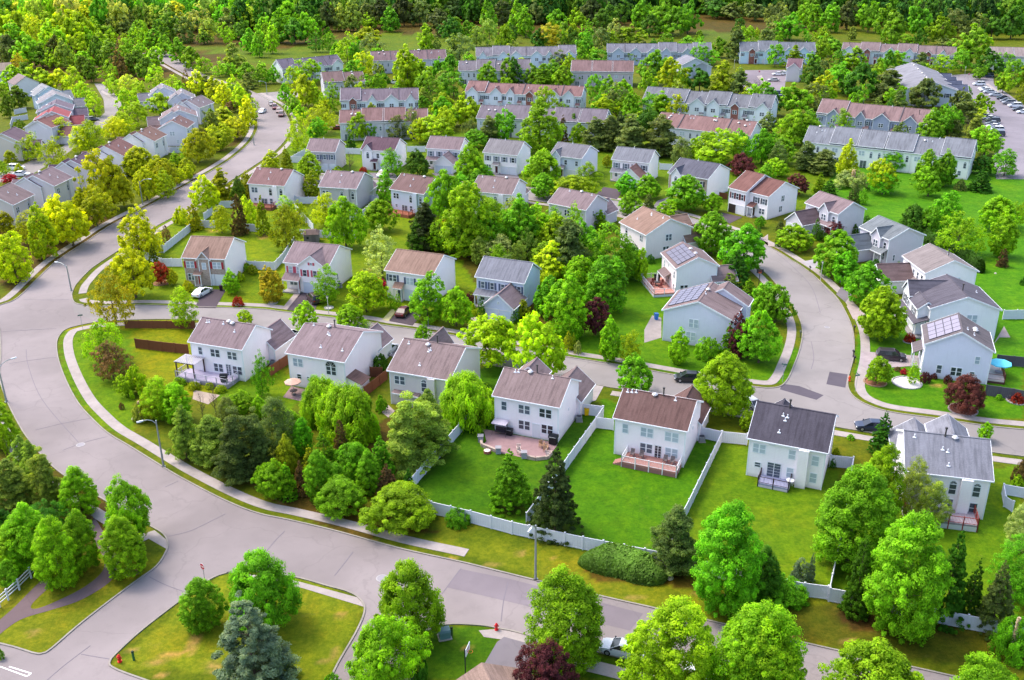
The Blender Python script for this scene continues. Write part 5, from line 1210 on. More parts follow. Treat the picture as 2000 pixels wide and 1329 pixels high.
# ------------------------------------------------------------------ fences
def m_vinyl(): return m_plain((212, 214, 224), .45, .06)
FP = {}
def fence(L, label, kind='white', h=1.8, span=2.4, group=None):
    P = [ground(*(px(*p) if isinstance(p[0], str) else p)) for p in L]
    root = empty({'white': 'vinyl_fence', 'wood': 'wooden_fence', 'dark': 'wooden_fence', 'rail': 'rail_fence'}[kind], (P[0][0], P[0][1], 0)); tag(root, label, 'fence', group)
    mat = {'white': m_vinyl(), 'wood': m_plain((112, 68, 46), .85, .2), 'dark': m_plain((84, 80, 92), .85, .2), 'rail': m_vinyl()}[kind]
    ox, oy = P[0]; n_posts = 0
    for i in range(len(P) - 1):
        a, b = P[i], P[i + 1]; L_ = math.dist(a, b); n = max(1, round(L_ / span)); ang = math.atan2(b[1] - a[1], b[0] - a[0]); s = L_ / n
        key = (kind, round(s, 1), h)
        if key not in FP:
            mb = MB()
            if kind == 'rail':
                for z in (.45, .85, 1.25): mb.box(.07, round(s, 1) - .07, -.03, .03, z, z + .12)
            else:
                S = round(s, 1); m_ = max(3, int(S / .28)); ov = .0
                for q in range(m_): mb.box(.06 + (S - .12) * q / m_ + .006, .06 + (S - .12) * (q + 1) / m_ - .006, -.022, .022, .1, h - .12)
                mb.box(.05, S - .05, -.04, .04, .05, .18); mb.box(.05, S - .05, -.04, .04, h - .14, h - .02)
            FP[key] = mb.mesh('panel', mat)
        pk = (kind, h, 'post')
        if pk not in FP:
            mb = MB().box(-.075, .075, -.075, .075, 0, h + .06)
            if kind in ('white', 'rail'): mb.box(-.1, .1, -.1, .1, h + .06, h + .1).prism([(-.09, -.09, h + .1), (.09, -.09, h + .1), (.09, .09, h + .1), (-.09, .09, h + .1)], [(-.01, -.01, h + .17), (.01, -.01, h + .17), (.01, .01, h + .17), (-.01, .01, h + .17)])
            FP[pk] = mb.mesh('post', mat)
        for k in range(n):
            x = a[0] + (b[0] - a[0]) * k / n - ox; y = a[1] + (b[1] - a[1]) * k / n - oy
            p = place(FP[key], 'panel', root, (x, y, 0), ang); p.scale = (s / round(s, 1), 1, 1)
            place(FP[pk], 'post', root, (x, y, 0), ang)
    place(FP[pk], 'post', root, (P[-1][0] - ox, P[-1][1] - oy, 0)); return root
WF = 'white vinyl yard fences'
fence([('C2', 695, 608), ('C2', 640, 690), ('C2', 430, 985), ('C3', 110, 147)], 'white panel fence dividing the pink-patio yard from the white-railed deck yard', group=WF)
fence([('C2', 530, 585), ('C2', 690, 606)], 'short white fence joining the pink-patio house to the dividing fence', group=WF)
fence([('C2', 642, 690), ('C2', 772, 706)], 'short white fence at the left corner of the white-railed deck house', group=WF)
fence([('C2', 1437, 765), ('C2', 1590, 800), ('C2', 1790, 820)], 'white fence joining the brown-roofed and black-roofed houses', group=WF)
fence([('C2', 1598, 800), ('C2', 1345, 1329), ('C3', 1300, 130), ('C3', 1180, 430)], 'long white fence between the deck yard and the black-roofed house yard', group=WF)
fence([('B2', 1340, 1345), ('B3', 1640, 130), ('B3', 1954, 215), ('C3', 540, 332), ('C3', 1170, 455), ('D3', 0, 640), ('D3', 270, 690), ('D3', 450, 712)], 'long white fence along the grass verge above the bottom road', group=WF)
fence([('D3', 462, 728), ('D3', 680, 768), ('D3', 1180, 872), ('D3', 1680, 972), ('D3', 1990, 1030)], 'white fence continuing behind the tallest bright green tree at lower right', group=WF)
fence([('B2', 1650, 628), ('B2', 1175, 1175), ('B2', 1160, 1185), ('B2', 1340, 1345)], 'white fence running down from the willow beside the dark pines', group=WF)
fence([('D2', 640, 1000), ('D3', 560, 250), ('D3', 478, 620), ('D3', 458, 716)], 'white fence seen edge-on beside the dark little spruces at lower right', group=WF)
fence([('D2', 468, 985), ('D2', 640, 1002)], 'short white fence right of the black-roofed house with a round topiary', group=WF)
fence([('D2', 1954, 1225), ('D2', 1785, 1195), ('D2', 1800, 1290), ('D2', 1860, 1329)], 'low white fence corner at the right edge beside the arched-window house', h=1.5, group=WF)
fence([('A1', 1215, 642), ('A1', 1250, 645), ('A1', 1462, 475)], 'slanting white fence beside the main road above the brick-fronted house', group=WF)
fence([('A1', 1500, 445), ('A1', 1640, 455)], 'white fence behind the two dark arborvitae at left', group=WF); fence([('A1', 1560, 395), ('A1', 1690, 300), ('A1', 1790, 298)], 'white fence running up to the rosy-roofed row-end house', group=WF)
fence([('A1', 1880, 478), ('B1', 20, 482)], 'little white fence piece right of the pink flower bed', group=WF)
fence([('A1', 1110, 690), ('A1', 1240, 747), ('A1', 1392, 748)], 'white fence left of the brick-fronted house behind the red maple', group=WF)
fence([('A1', 1885, 765), ('B1', 0, 770), ('B1', 145, 775), ('B1', 215, 700), ('B1', 300, 570)], 'white fence joining the brick-fronted and front-porch houses', group=WF)
fence([('B1', 340, 520), ('B1', 470, 525), ('B1', 575, 530), ('B1', 760, 530)], 'white fence behind the small garden shed', group=WF)
fence([('B1', 300, 260), ('B1', 335, 268), ('B1', 472, 268)], 'white fence linking the two houses with fences at upper left', group=WF); fence([('B1', 440, 480), ('B1', 300, 320)], 'short slanting white fence left of the taupe house', group=WF)
fence([('B1', 720, 400), ('B1', 795, 390), ('B1', 935, 265), ('B1', 850, 245)], 'white fence stepping down right of the taupe house with arched windows', group=WF)
fence([('B0', 375, 1185), ('B0', 270, 1243), ('B0', 380, 1246)], 'white fence corner beside the grey-fronted corner house', group=WF)
fence([('B0', 682, 1176), ('B0', 798, 1180)], 'white fence between the grey-fronted and plum-roofed houses', group=WF); fence([('B0', 1155, 1162), ('B0', 1292, 1162)], 'white fence between the plum-roofed and garage-wing houses', group=WF)
fence([('C0', 1125, 1296), ('C0', 1220, 1302)], 'white fence between the flue-pipe and stone-fronted houses', group=WF)
fence([('D1', 1790, 1150), ('D1', 2500, 1140)], 'white fence reaching the right edge from the large slate-roofed house', group=WF)
fence([('D2', 1740, 205), ('D2', 1990, 230)], 'dark stained fence behind the teal umbrella', 'dark'); fence([('D2', 1655, 440), ('D2', 1860, 470), ('D2', 1990, 495)], 'dark stained fence right of the purple plum tree', 'dark')
fence([('A1', 960, 1218), ('A1', 1490, 1222)], 'dark wooden fence along the street behind the left lawn', 'wood', 1.5); fence([('A2', 1040, 80), ('A2', 1240, 105), ('A2', 1440, 126)], 'brown wooden fence meeting the pergola-deck house', 'wood')
fence([('B2', 110, 295), ('B2', 260, 195)], 'brown wooden fence left of the lean-to shed house', 'wood'); fence([('B2', 262, 110), ('B2', 205, 105)], 'small brown fence beside the parked beige van', 'wood', 1.5)
fence([('B2', 830, 455), ('B2', 1003, 318)], 'brown wooden fence left of the stepped-roof house', 'wood'); fence([('B2', 875, 300), ('B2', 965, 305)], 'brown fence piece behind the lean-to shed', 'wood')
fence([('A3', -60, 830), ('A3', 0, 772), ('A3', 65, 718), ('A3', 150, 640), ('A3', 240, 550), ('A3', 325, 462)], 'white three-rail post fence beside the footpath at lower left', 'rail', 1.4, 2.6)
fence([('Z2', 1010, 1165), ('Z2', 1280, 1170)], 'pale fence enclosing the small yard of the gabled west house', group=WF); fence([('Z1', 225, 815), ('Z1', 410, 780)], 'pale blue fence beside the skylight house', group=WF); fence([('Z1', 170, 1040), ('Z1', 200, 930), ('Z1', 430, 890)], 'white fence corner at the far-left lawn', group=WF)
fence([('C1', 1582, 225), ('C1', 1640, 235)], 'brown fence beside the stone-fronted house', 'wood', 1.6); fence([('Z2', 1510, 610), ('Z2', 1640, 600)], 'red-brown fence behind the wide mauve west house', 'wood', 1.6)

# ------------------------------------------------------------------ cars
def car_proto(kind):
    """origin on the ground under the middle, nose toward +x"""
    L, Wd = {'sedan': (4.7, 1.8), 'suv': (4.7, 1.9), 'hatch': (4.3, 1.78)}[kind]
    zr = {'sedan': 1.43, 'suv': 1.75, 'hatch': 1.5}[kind]; zb = .92 if kind != 'suv' else 1.05
    root = empty('parked_car', (0, 0, 0)); pm = m_objcolor('car_paint'); x0, x1 = -L / 2, L / 2
    # body stations: x, z low, z high, half width
    st = [(x0, .38, zb - .14, Wd / 2 - .18), (x0 + .12, .26, zb - .02, Wd / 2 - .06), (x0 + .8, .2, zb, Wd / 2), (0, .2, zb, Wd / 2), (x1 - 1.3, .2, zb - .03, Wd / 2), (x1 - .35, .22, zb - .16, Wd / 2 - .05), (x1 - .05, .3, zb - .28, Wd / 2 - .16), (x1, .38, zb - .36, Wd / 2 - .26)]
    mb = MB(); 
    for x, a, b, w in st:
        mb.v += [(x, -w, a), (x, -w - .02, (a + b) / 2), (x, -w + .05, b), (x, w - .05, b), (x, w + .02, (a + b) / 2), (x, w, a)]
    for i in range(len(st) - 1):
        for k in range(6): mb.f.append((6 * i + k, 6 * i + (k + 1) % 6, 6 * i + 6 + (k + 1) % 6, 6 * i + 6 + k))
    mb.f.append(tuple(range(6))); n = len(st) - 1; mb.f.append(tuple(6 * n + k for k in range(6)))
    body = mb.build('body', pm, root)
    for p in body.data.polygons: p.use_smooth = False
    ca = {'sedan': (x0 + .55, x0 + 1.35, .35, 1.25), 'suv': (x0 + .12, x0 + .45, .45, 1.35), 'hatch': (x0 + .2, x0 + .85, .3, 1.25)}[kind]
    wl, wr = Wd / 2 - .09, Wd / 2 - .27
    gl = MB().prism([(ca[0], -wl, zb - .02), (ca[0], wl, zb - .02), (ca[1], wr, zr - .06), (ca[1], -wr, zr - .06)], [(ca[3], -wl, zb - .05), (ca[3], wl, zb - .05), (ca[2], wr, zr - .06), (ca[2], -wr, zr - .06)])
    gl.build('windows', m_plain((30, 34, 42), .08, .1, .7), root)
    rf = MB().prism([(ca[1] - .03, -wr - .02, zr - .06), (ca[1] - .03, wr + .02, zr - .06), (ca[1] + .12, wr - .08, zr), (ca[1] + .12, -wr + .08, zr)], [(ca[2] + .03, -wr - .02, zr - .06), (ca[2] + .03, wr + .02, zr - .06), (ca[2] - .12, wr - .08, zr), (ca[2] - .12, -wr + .08, zr)])
    for sg in (-1, 1):
        for (xa, xb) in ((ca[0], ca[1]), (ca[3], ca[2]), ((ca[0] + ca[3]) / 2 - .1, (ca[1] + ca[2]) / 2 - .05)): rf.bar((xa, sg * (wl + .005), zb - .02), (xb, sg * (wr + .005), zr - .05), .035, 4)
    rf.build('cabin_roof', pm, root).color = (1, 1, 1, 1)
    for x in (x0 + .85, x1 - .88):
        for sg in (-1, 1):
            y = sg * (Wd / 2 - .1); w = MB().bar((x, y - .12, .33), (x, y + .12, .33), .33, 14).build('wheel', m_plain((26, 26, 28), .8), root)
            yy = sg * (Wd / 2 + .025); MB().bar((x, yy - .02, .33), (x, yy + .01, .33), .2, 10).build('rim', m_plain((170, 172, 178), .3, .05, metal=.6), w)
    for sg in (-1, 1):
        MB().box(x1 - .16, x1 - .03, sg * .62 - .17, sg * .62 + .17, zb - .42, zb - .27).build('headlight', m_plain((225, 228, 232), .15), root)
        MB().box(x0 - .015, x0 + .14, sg * .66 - .15, sg * .66 + .15, zb - .3, zb - .12).build('taillight', m_plain((150, 20, 24), .2), root)
        MB().box(ca[3] - .25, ca[3] - .1, sg * (Wd / 2 + .08) - .08, sg * (Wd / 2 + .08) + .08, zb - .02, zb + .12).build('side_mirror', m_plain((30, 30, 34), .4), root)
    return root
CARP = {}
def car(p, ang, kind, rgb, label, group=None, cat='car'):
    """ang: heading of the nose, degrees anticlockwise from +x"""
    if kind not in CARP: CARP[kind] = car_proto(kind); r = CARP[kind]
    else: r = copy_thing(CARP[kind])
    c = (*s2l(rgb), 1)
    for ch in r.children:
        if ch.name.startswith(('body', 'cabin_roof')): ch.color = c
    X, Y = at(*p); r.location = (X, Y, .06); r.rotation_euler = (0, 0, rad(ang)); tag(r, label, cat, group); return r
WHT = (226, 228, 232); SIL = (176, 180, 186); BLA = (26, 28, 34); DKR = (86, 28, 34); NAV = (38, 46, 70); GRC = (110, 112, 120)
car(('A1', 1545, 962), 70, 'sedan', WHT, 'white saloon on the dark driveway of the brick-fronted house')
car(('B1', 445, 1012), 118, 'suv', (52, 34, 40), 'dark estate car with pale sunroof on the front-porch house driveway', cat='car')
car(('B1', 1130, 1110), 72, 'sedan', DKR, 'dark red saloon in front of the tan-roofed house')
car(('B1', 255, 1300), 65, 'suv', (214, 206, 198), 'cream people carrier between the pergola-deck and lean-to shed houses')
car(('B2', 1012, 112), 70, 'sedan', SIL, 'silver car with dark windows beyond the lean-to shed house')
car(('C2', 1340, 328), 175, 'hatch', BLA, 'black hatchback parked at the kerb of the residential street')
car(('C2', 1815, 520), 115, 'sedan', SIL, 'silver saloon half hidden by the egg-shaped tree near the black roof')
car(('D2', 935, 165), -12, 'suv', (48, 40, 50), 'dark plum four-wheel-drive on the pale driveway by the corner solar house')
car(('D2', 790, 700), 172, 'sedan', NAV, 'navy saloon parked behind the little pointed spruce')
car(('C3', 850, 1125), 160, 'sedan', (196, 202, 210), 'pale silver saloon at the bottom road kerb between two maples')
car(('C3', 1500, 1290), 160, 'sedan', WHT, 'white car under the maples at the bottom edge')
car(('B1', 968, 58), 250, 'suv', WHT, 'white car on the upper street behind the taupe house')
car(('C1', 752, 345), 250, 'suv', WHT, 'white car right of the grey house above the thicket')
car(('B0', 50, 862), -95, 'sedan', WHT, 'white car driving down the bend of the main road')
for i, (x, y, c, l) in enumerate(((118, 806, (150, 140, 140), 'farthest'), (145, 832, (110, 36, 44), 'second farthest'), (174, 858, (150, 120, 112), 'third farthest'), (195, 888, (96, 44, 46), 'nearest'))):
    car(('B0', x, y), -72 + i * -4, 'suv' if i % 2 else 'sedan', c, l + ' of four cars parked at the kerb of the main road bend', 'cars parked on the bend')
car(('A0', 128, 1298), -8, 'suv', WHT, 'white four-wheel-drive on the far-left street beside the cream house'); car(('A0', 165, 1345), 0, 'sedan', WHT, 'white car behind the second west house garage')
car(('Z1', 1370, 780), 5, 'sedan', (40, 30, 40), 'dark car on the driveway beside the red-roofed house'); car(('Z1', 1410, 905), 10, 'sedan', GRC, 'grey car below the dark one on the far-left street')
for i, (x, y, k, c, l) in enumerate(((1608, 655, 'suv', WHT, 'white four-wheel-drive alone at the top of the car park'), (1650, 690, 'sedan', WHT, 'first white car of the slanting right row'), (1662, 700, 'sedan', WHT, 'second white car of the slanting right row'), (1690, 713, 'sedan', SIL, 'silver car third in the slanting right row'), (1735, 736, 'sedan', SIL, 'silver car fourth in the slanting right row, beside the black one'),
     (1790, 760, 'sedan', (24, 26, 46), 'black car fifth in the slanting right row'), (1815, 780, 'hatch', GRC, 'grey car sixth in the slanting right row'), (1835, 797, 'suv', (140, 140, 146), 'grey car seventh in the slanting right row'), (1882, 820, 'suv', WHT, 'white four-wheel-drive eighth in the slanting right row'), (1915, 848, 'sedan', (50, 50, 56), 'dark car ninth in the slanting right row'), (1950, 868, 'sedan', WHT, 'white car at the lower end of the slanting right row'))):
    car(('D0', x, y), 172, k, c, l, 'cars in the upper right car park')
for i, (x, y, k, c, l) in enumerate(((1655, 900, 'sedan', WHT, 'topmost white'), (1685, 915, 'sedan', WHT, 'second white'), (1712, 937, 'suv', (40, 40, 52), 'black'), (1712, 957, 'sedan', (120, 124, 132), 'grey fourth'), (1722, 978, 'sedan', WHT, 'white fifth'), (1740, 1005, 'suv', WHT, 'white sixth'), (1745, 1040, 'suv', (36, 38, 44), 'lowest black'))):
    car(('D0', x, y), 172, k, c, l + ' car of the left car park row behind the green trees', 'cars in the upper right car park')
car(('Z5', 885, 690), 175, 'suv', (40, 44, 66), 'dark blue car at the kerb above the round lime tree'); car(('Z5', 925, 735), 175, 'sedan', (50, 54, 60), 'dark car just below the dark blue one in the lane')
car(('Z5', 850, 515), 178, 'sedan', (190, 182, 180), 'beige car in the lane beside the brown-roofed end unit'); car(('Z5', 905, 440), 178, 'sedan', WHT, 'white car farthest up the lane by the end unit'); car(('Z5', 985, 430), 178, 'sedan', WHT, 'white car against the plum-roofed end unit')
car(('Z4', 1490, 205), 175, 'suv', (44, 54, 84), 'dark blue car at the top right entrance of the car park'); car(('B0', 1060, 640), 178, 'suv', WHT, 'white car glimpsed between the trees behind the mauve terrace'); car(('B0', 620, 990), 178, 'sedan', (120, 40, 50), 'dark red car beside the rose-roofed terrace back')

# ------------------------------------------------------------------ street lamps, signs, hydrants
def lamp(foot, top, tip, label, group='tall street lamps with curved arms'):
    X, Y = at(*foot); h = height_at(X, Y, px(*top)[1]); h = min(max(h, 4), 14)
    tx, ty = at(*tip, z=h + .4); d = Vector((tx - X, ty - Y, 0)); L = min(max(d.length, 1.2), 3.2); ang = math.atan2(d.y, d.x)
    root = empty('street_lamp', (X, Y, 0), ang); tag(root, label, 'street lamp', group); gm = m_plain((150, 158, 160), .4, .05, metal=.4)
    MB().bar((0, 0, 0), (0, 0, h), .15, 10, .09).box(-.22, .22, -.22, .22, 0, .12).build('pole', gm, root)
    a = MB(); pts = [(0, h - .5), (L * .3, h + .1), (L * .65, h + .35), (L, h + .38)]
    for p, q in zip(pts, pts[1:]): a.bar((p[0], 0, p[1]), (q[0], 0, q[1]), .06, 7)
    a.build('arm', gm, root)
    MB().prism([(L - .05, -.12, h + .3), (L - .05, .12, h + .3), (L - .05, .1, h + .46), (L - .05, -.1, h + .46)], [(L + .8, -.16, h + .3), (L + .8, .16, h + .3), (L + .8, .06, h + .42), (L + .8, -.06, h + .42)]).build('lamp_head', m_plain((206, 208, 210), .35), root)
    MB().box(L + .2, L + .7, -.11, .11, h + .24, h + .298).build('lens', m_plain((228, 232, 226), .15), root); return root
lamp(('A2', 1250, 985), ('A2', 1198, 632), ('A2', 1090, 632), 'tall grey street lamp on the big curve, arm reaching left over the lawn')
lamp(('A2', 50, 490), ('A2', 2, 215), ('A2', 85, 160), 'tall street lamp at the far left edge of the main road')
lamp(('A1', 545, 930), ('A1', 515, 740), ('A1', 440, 712), 'pale street lamp at the upper corner of the junction'); lamp(('A1', 1090, 275), ('A1', 1078, 95), ('A1', 1130, 77), 'street lamp on the verge above the main road by the purple-roofed west house')
lamp(('C3', 180, 560), ('C3', 190, 145), ('C3', 150, 162), 'white street lamp before the long white fence above the bottom road'); lamp(('B0', 85, 722), ('B0', 72, 628), ('B0', 35, 620), 'street lamp at the top of the main road bend')
lamp(('A0', 1300, 440), ('A0', 1298, 360), ('A0', 1290, 355), 'street lamp among the row of round trees'); lamp(('A0', 1420, 545), ('A0', 1422, 515), ('A0', 1445, 500), 'street lamp beside the brown columnar tree'); lamp(('A0', 1940, 1110), ('A0', 1925, 1075), ('A0', 1895, 1068), 'street lamp leaning over the main road below the olive trees')
def post_lamp(foot, top, label):
    X, Y = at(*foot); h = min(max(height_at(X, Y, px(*top)[1]), 3), 5.5)
    root = empty('post_lamp', (X, Y, 0)); tag(root, label, 'street lamp', 'post-top lamps'); MB().bar((0, 0, 0), (0, 0, h - .5), .07, 8, .05).build('pole', m_plain((190, 188, 184), .5), root)
    MB().bar((0, 0, h - .5), (0, 0, h - .1), .12, 8, .22).build('lantern', m_plain((235, 235, 225), .2), root); MB().bar((0, 0, h - .098), (0, 0, h + .08), .25, 8, .05).build('cap', m_plain((60, 60, 60), .5), root)
post_lamp(('B1', 555, 1110), ('B1', 550, 970), 'post-top lamp on the verge in front of the front-porch house'); post_lamp(('D1', 400, 858), ('D1', 420, 705), 'post-top lamp on the right side of the cul-de-sac road')
post_lamp(('C0', 1695, 525), ('C0', 1695, 455), 'post-top lamp at the head of the upper lane'); post_lamp(('D0', 1498, 590), ('D0', 1510, 508), 'post-top lamp at the top of the car park'); post_lamp(('A0', 740, 625), ('A0', 733, 562), 'post-top lamp at the top of the far-left street'); post_lamp(('A0', 487, 520), ('A0', 485, 462), 'post-top lamp before the dark wood at upper left')
def octagon(r): return [(r * math.cos(math.pi / 8 + i * math.pi / 4), r * math.sin(math.pi / 8 + i * math.pi / 4)) for i in range(8)]
FONT = {'S': ['111', '100', '111', '001', '111'], 'T': ['111', '010', '010', '010', '010'], 'O': ['111', '101', '101', '101', '111'], 'P': ['111', '101', '111', '100', '100']}
def stop_sign(foot, ang, label, h=2.3):
    X, Y = at(*foot); root = empty('stop_sign', (X, Y, 0), rad(ang)); tag(root, label, 'stop sign')
    MB().bar((0, .04, 0), (0, .04, h + .4), .035, 6).build('post', m_plain((150, 150, 150), .5), root)
    o = octagon(.42); MB().prism([(a, .0, h + b) for a, b in o], [(a, -.02, h + b) for a, b in o]).build('rim', m_plain((232, 232, 232), .4), root)
    o = octagon(.385); f = MB().prism([(a, -.021, h + b) for a, b in o], [(a, -.026, h + b) for a, b in o]).build('face', m_plain((186, 24, 40), .4), root)
    t = MB(); c = .036
    for i, ch in enumerate('STOP'):
        for r, row in enumerate(FONT[ch]):
            for q, b in enumerate(row):
                if b == '1': x = -.28 + i * .15 + q * c; z = h + .09 - r * c; t.box(x, x + c, -.032, -.027, z - c, z)
    t.build('lettering', m_plain((240, 240, 240), .4), f)
stop_sign(('A3', 1565, 590), -38, 'red octagonal STOP sign at the mouth of the side road, above the small round tree'); stop_sign(('Z5', 665, 460), 0, 'small red STOP sign at the head of the upper lane'); stop_sign(('Z4', 1243, 235), 10, 'red STOP sign at the top of the car park')
def street_sign(foot, ang, label):
    X, Y = at(*foot); root = empty('street_sign', (X, Y, 0), rad(ang)); tag(root, label, 'street sign'); MB().bar((0, 0, 0), (0, 0, 3), .035, 6).build('post', m_plain((160, 162, 166), .5), root)
    MB().box(-.42, .42, -.012, .012, 2.75, 2.97).build('name_plate', m_plain((60, 100, 90), .5), root); MB().box(-.012, .012, -.42, .42, 3.0, 3.2).build('name_plate', m_plain((60, 100, 90), .5), root)
street_sign(('A1', 634, 1232), 20, 'street name sign on the pavement at the left junction corner'); street_sign(('D2', 110, 340), 60, 'street name sign at the left corner of the cul-de-sac mouth'); street_sign(('D2', 665, 415), 10, 'blue-topped sign post at the right corner of the cul-de-sac mouth')
def hydrant(foot, rgb, label, cat='fire hydrant', s=1.0):
    X, Y = at(*foot); root = empty('fire_hydrant', (X, Y, 0)); tag(root, label, cat); root.scale = (s, s, s)
    b = MB().bar((0, 0, 0), (0, 0, .1), .2, 10).bar((0, 0, .1), (0, 0, .65), .13, 10).bar((0, 0, .65), (0, 0, .82), .16, 10, .04); b.build('body', m_plain(rgb, .5), root)
    MB().bar((-.24, 0, .48), (.24, 0, .48), .06, 8).bar((0, -.22, .42), (0, 0, .42), .075, 8).build('outlet', m_plain(tuple(int(v * .85) for v in rgb), .5), root)
hydrant(('A3', 915, 1188), (214, 44, 36), 'red fire hydrant at the tip of the bottom left lawn', s=1.15); hydrant(('B3', 1836, 945), (206, 32, 40), 'red fire hydrant on the small lawn above the driveway', s=1.1); hydrant(('D2', 620, 330), (226, 84, 40), 'orange-red hydrant on the verge beside the road patch', s=1.1)
def bollard(foot, rgb, label):
    X, Y = at(*foot); root = empty('utility_post', (X, Y, 0)); tag(root, label, 'utility post'); MB().bar((0, 0, 0), (0, 0, 1.0), .12, 8).build('tube', m_plain(rgb, .5), root); MB().bar((0, 0, 1.0), (0, 0, 1.15), .16, 8, .1).build('cap', m_plain(tuple(v // 2 for v in rgb), .5), root)
bollard(('A3', 1023, 1175), (40, 96, 60), 'dark green utility post right of the bottom hydrant'); bollard(('B3', 1495, 990), (60, 90, 50), 'dark post beside the green utility box under the tree')
def mailbox(foot, rgb, label):
    X, Y = at(*foot); root = empty('mailbox', (X, Y, 0)); tag(root, label, 'mailbox', 'kerbside mailboxes'); MB().box(-.06, .06, -.06, .06, 0, 1.05).build('post', m_plain(rgb, .7), root)
    mb = MB(); k = 6; a = [(-.13, -.28)] ; pts = [(-.14, 1.06), (.14, 1.06)] + [(.14 * math.cos(math.pi * i / k), 1.2 + .14 * math.sin(math.pi * i / k)) for i in range(k + 1)]
    mb.prism([(x, -.28, z) for x, z in pts], [(x, .28, z) for x, z in pts]); mb.build('box', m_plain(rgb, .5), root)
mailbox(('D1', 318, 790), (52, 44, 48), 'dark mailbox left of the post-top lamp on the cul-de-sac'); mailbox(('D1', 655, 1250), (40, 36, 40), 'black mailbox opposite the large slate-roofed house'); mailbox(('D2', 655, 195), (40, 38, 44), 'black mailbox above the long verge strip'); mailbox(('B1', 1580, 1280), (50, 50, 60), 'grey mailbox at the foot of the blue house driveway'); mailbox(('D1', 245, 1290), (70, 80, 70), 'green-grey mailbox at the inner kerb of the cul-de-sac')
mailbox(('D2', 648, 152), (30, 30, 36), 'small black mailbox next to the driveway kerb'); mailbox(('B1', 1315, 1190), (150, 160, 170), 'pale mailbox under the bright tree before the tan-roofed house')
def hoop(foot, ang, label, h=3.0, board=(230, 234, 238)):
    X, Y = at(*foot); root = empty('basketball_hoop', (X, Y, 0), rad(ang)); tag(root, label, 'basketball hoop'); MB().bar((0, .3, 0), (0, .3, h + .3), .06, 8).bar((0, .3, h), (0, .02, h + .3), .04, 6).build('pole', m_plain((36, 40, 44), .5), root)
    b = MB().box(-.65, .65, -.02, .02, h - .1, h + .75).build('backboard', m_plain(board, .3), root); MB().box(-.25, .25, -.03, -.022, h + .12, h + .16).box(-.25, .25, -.03, -.022, h + .5, h + .54).box(-.25, -.21, -.03, -.022, h + .161, h + .499).box(.21, .25, -.03, -.022, h + .161, h + .499).build('target_square', m_plain((190, 60, 50), .5), b)
    r = MB()
    for k in range(12):
        a0, a1 = 2 * math.pi * k / 12, 2 * math.pi * (k + 1) / 12; r.bar((.23 * math.cos(a0), -.27 + .23 * math.sin(a0), h + .1), (.23 * math.cos(a1), -.27 + .23 * math.sin(a1), h + .1), .02, 4)
    r.build('rim', m_plain((226, 110, 40), .5), root)
hoop(('B3', 1622, 1300), 75, 'basketball hoop with white backboard on the lawn beside the bottom driveway', 3.05); hoop(('C1', 1882, 905), -10, 'dark basketball hoop at the inner bend of the cul-de-sac', 3.0, (60, 60, 64))

# ------------------------------------------------------------------ yard furniture
def thing(name, p, rz, label, cat, group=None, z=0):
    X, Y = p if not isinstance(p[0], str) else at(*p); r = empty(name, (X, Y, z), rad(rz)); tag(r, label, cat, group); return r
def umbrella(p, label, rgb, closed=False, z=0, r=1.5):
    o = thing('patio_umbrella', p, 0, label, 'umbrella', z=z); MB().bar((0, 0, 0), (0, 0, 2.6), .035, 6).build('pole', m_plain((200, 196, 190), .5), o); MB().bar((0, 0, 0), (0, 0, .12), .3, 10).build('base', m_plain((90, 90, 90), .7), o)
    mb = MB()
    if closed: mb.bar((0, 0, .9), (0, 0, 2.3), .2, 8, .14).bar((0, 0, 2.3), (0, 0, 2.7), .14, 8, .02)
    else:
        for k in range(8):
            a, b = math.pi * k / 4, math.pi * (k + 1) / 4
            mb.prism([(0, 0, 2.75), (r * math.cos(a), r * math.sin(a), 2.25), (r * math.cos(b), r * math.sin(b), 2.25)], [(0, 0, 2.71), (r * math.cos(a), r * math.sin(a), 2.1), (r * math.cos(b), r * math.sin(b), 2.1)])
    mb.build('canopy', m_plain(rgb, .8, .08), o)
umbrella(('D2', 1755, 290), 'open teal patio umbrella on the deck of the corner solar house', (110, 214, 232), r=1.7); umbrella(H13.pt(0, -H13.d / 2 - 2.3), 'closed white umbrella on the railed deck of the solar house', (236, 232, 230), True, .7)
umbrella(('Z2', 1500, 480), 'open white patio umbrella beside the west row', (232, 228, 232), r=2.0); umbrella(('B2', 290, 435), 'tan patio umbrella behind the lean-to shed house', (196, 160, 142), r=1.3)
def chair(p, rz, rgb, label, group, z=0):
    o = thing('patio_chair', p, rz, label, 'chair', group, z); m = m_plain(rgb, .6)
    MB().box(-.28, .28, -.28, .28, .4, .46).build('seat', m, o); b = MB(); [b.box(-.27 + i * .115, -.18 + i * .115, .24, .3, .48, 1.05) for i in range(5)]; b.build('backrest', m, o)
    for x in (-.25, .25):
        for y in (-.25, .25): MB().box(x - .03, x + .03, y - .03, y + .03, 0, .4).build('leg', m, o)
        MB().box(x - .05, x + .05, -.27, .24, .62, .67).build('armrest', m, o)
for i, (x, y, l) in enumerate(((225, 838, 'wooden chair left of the black barbecue on the pink patio'), (262, 845, 'wooden chair nearest the black barbecue on the pink patio'), (255, 868, 'wooden chair below the two others on the pink patio'))): chair(('C2', x, y), 30 + 70 * i, (176, 140, 110), l, 'wooden patio chairs')
for i, (x, y, l) in enumerate(((50, 868, 'pale chair at the left of the pink patio'), (60, 892, 'pale chair beside the patio wall'), (275, 905, 'cream chair at the right rim of the pink patio'))): chair(('C2', x, y), 40 * i, (206, 186, 176), l, 'pale patio chairs', .03)
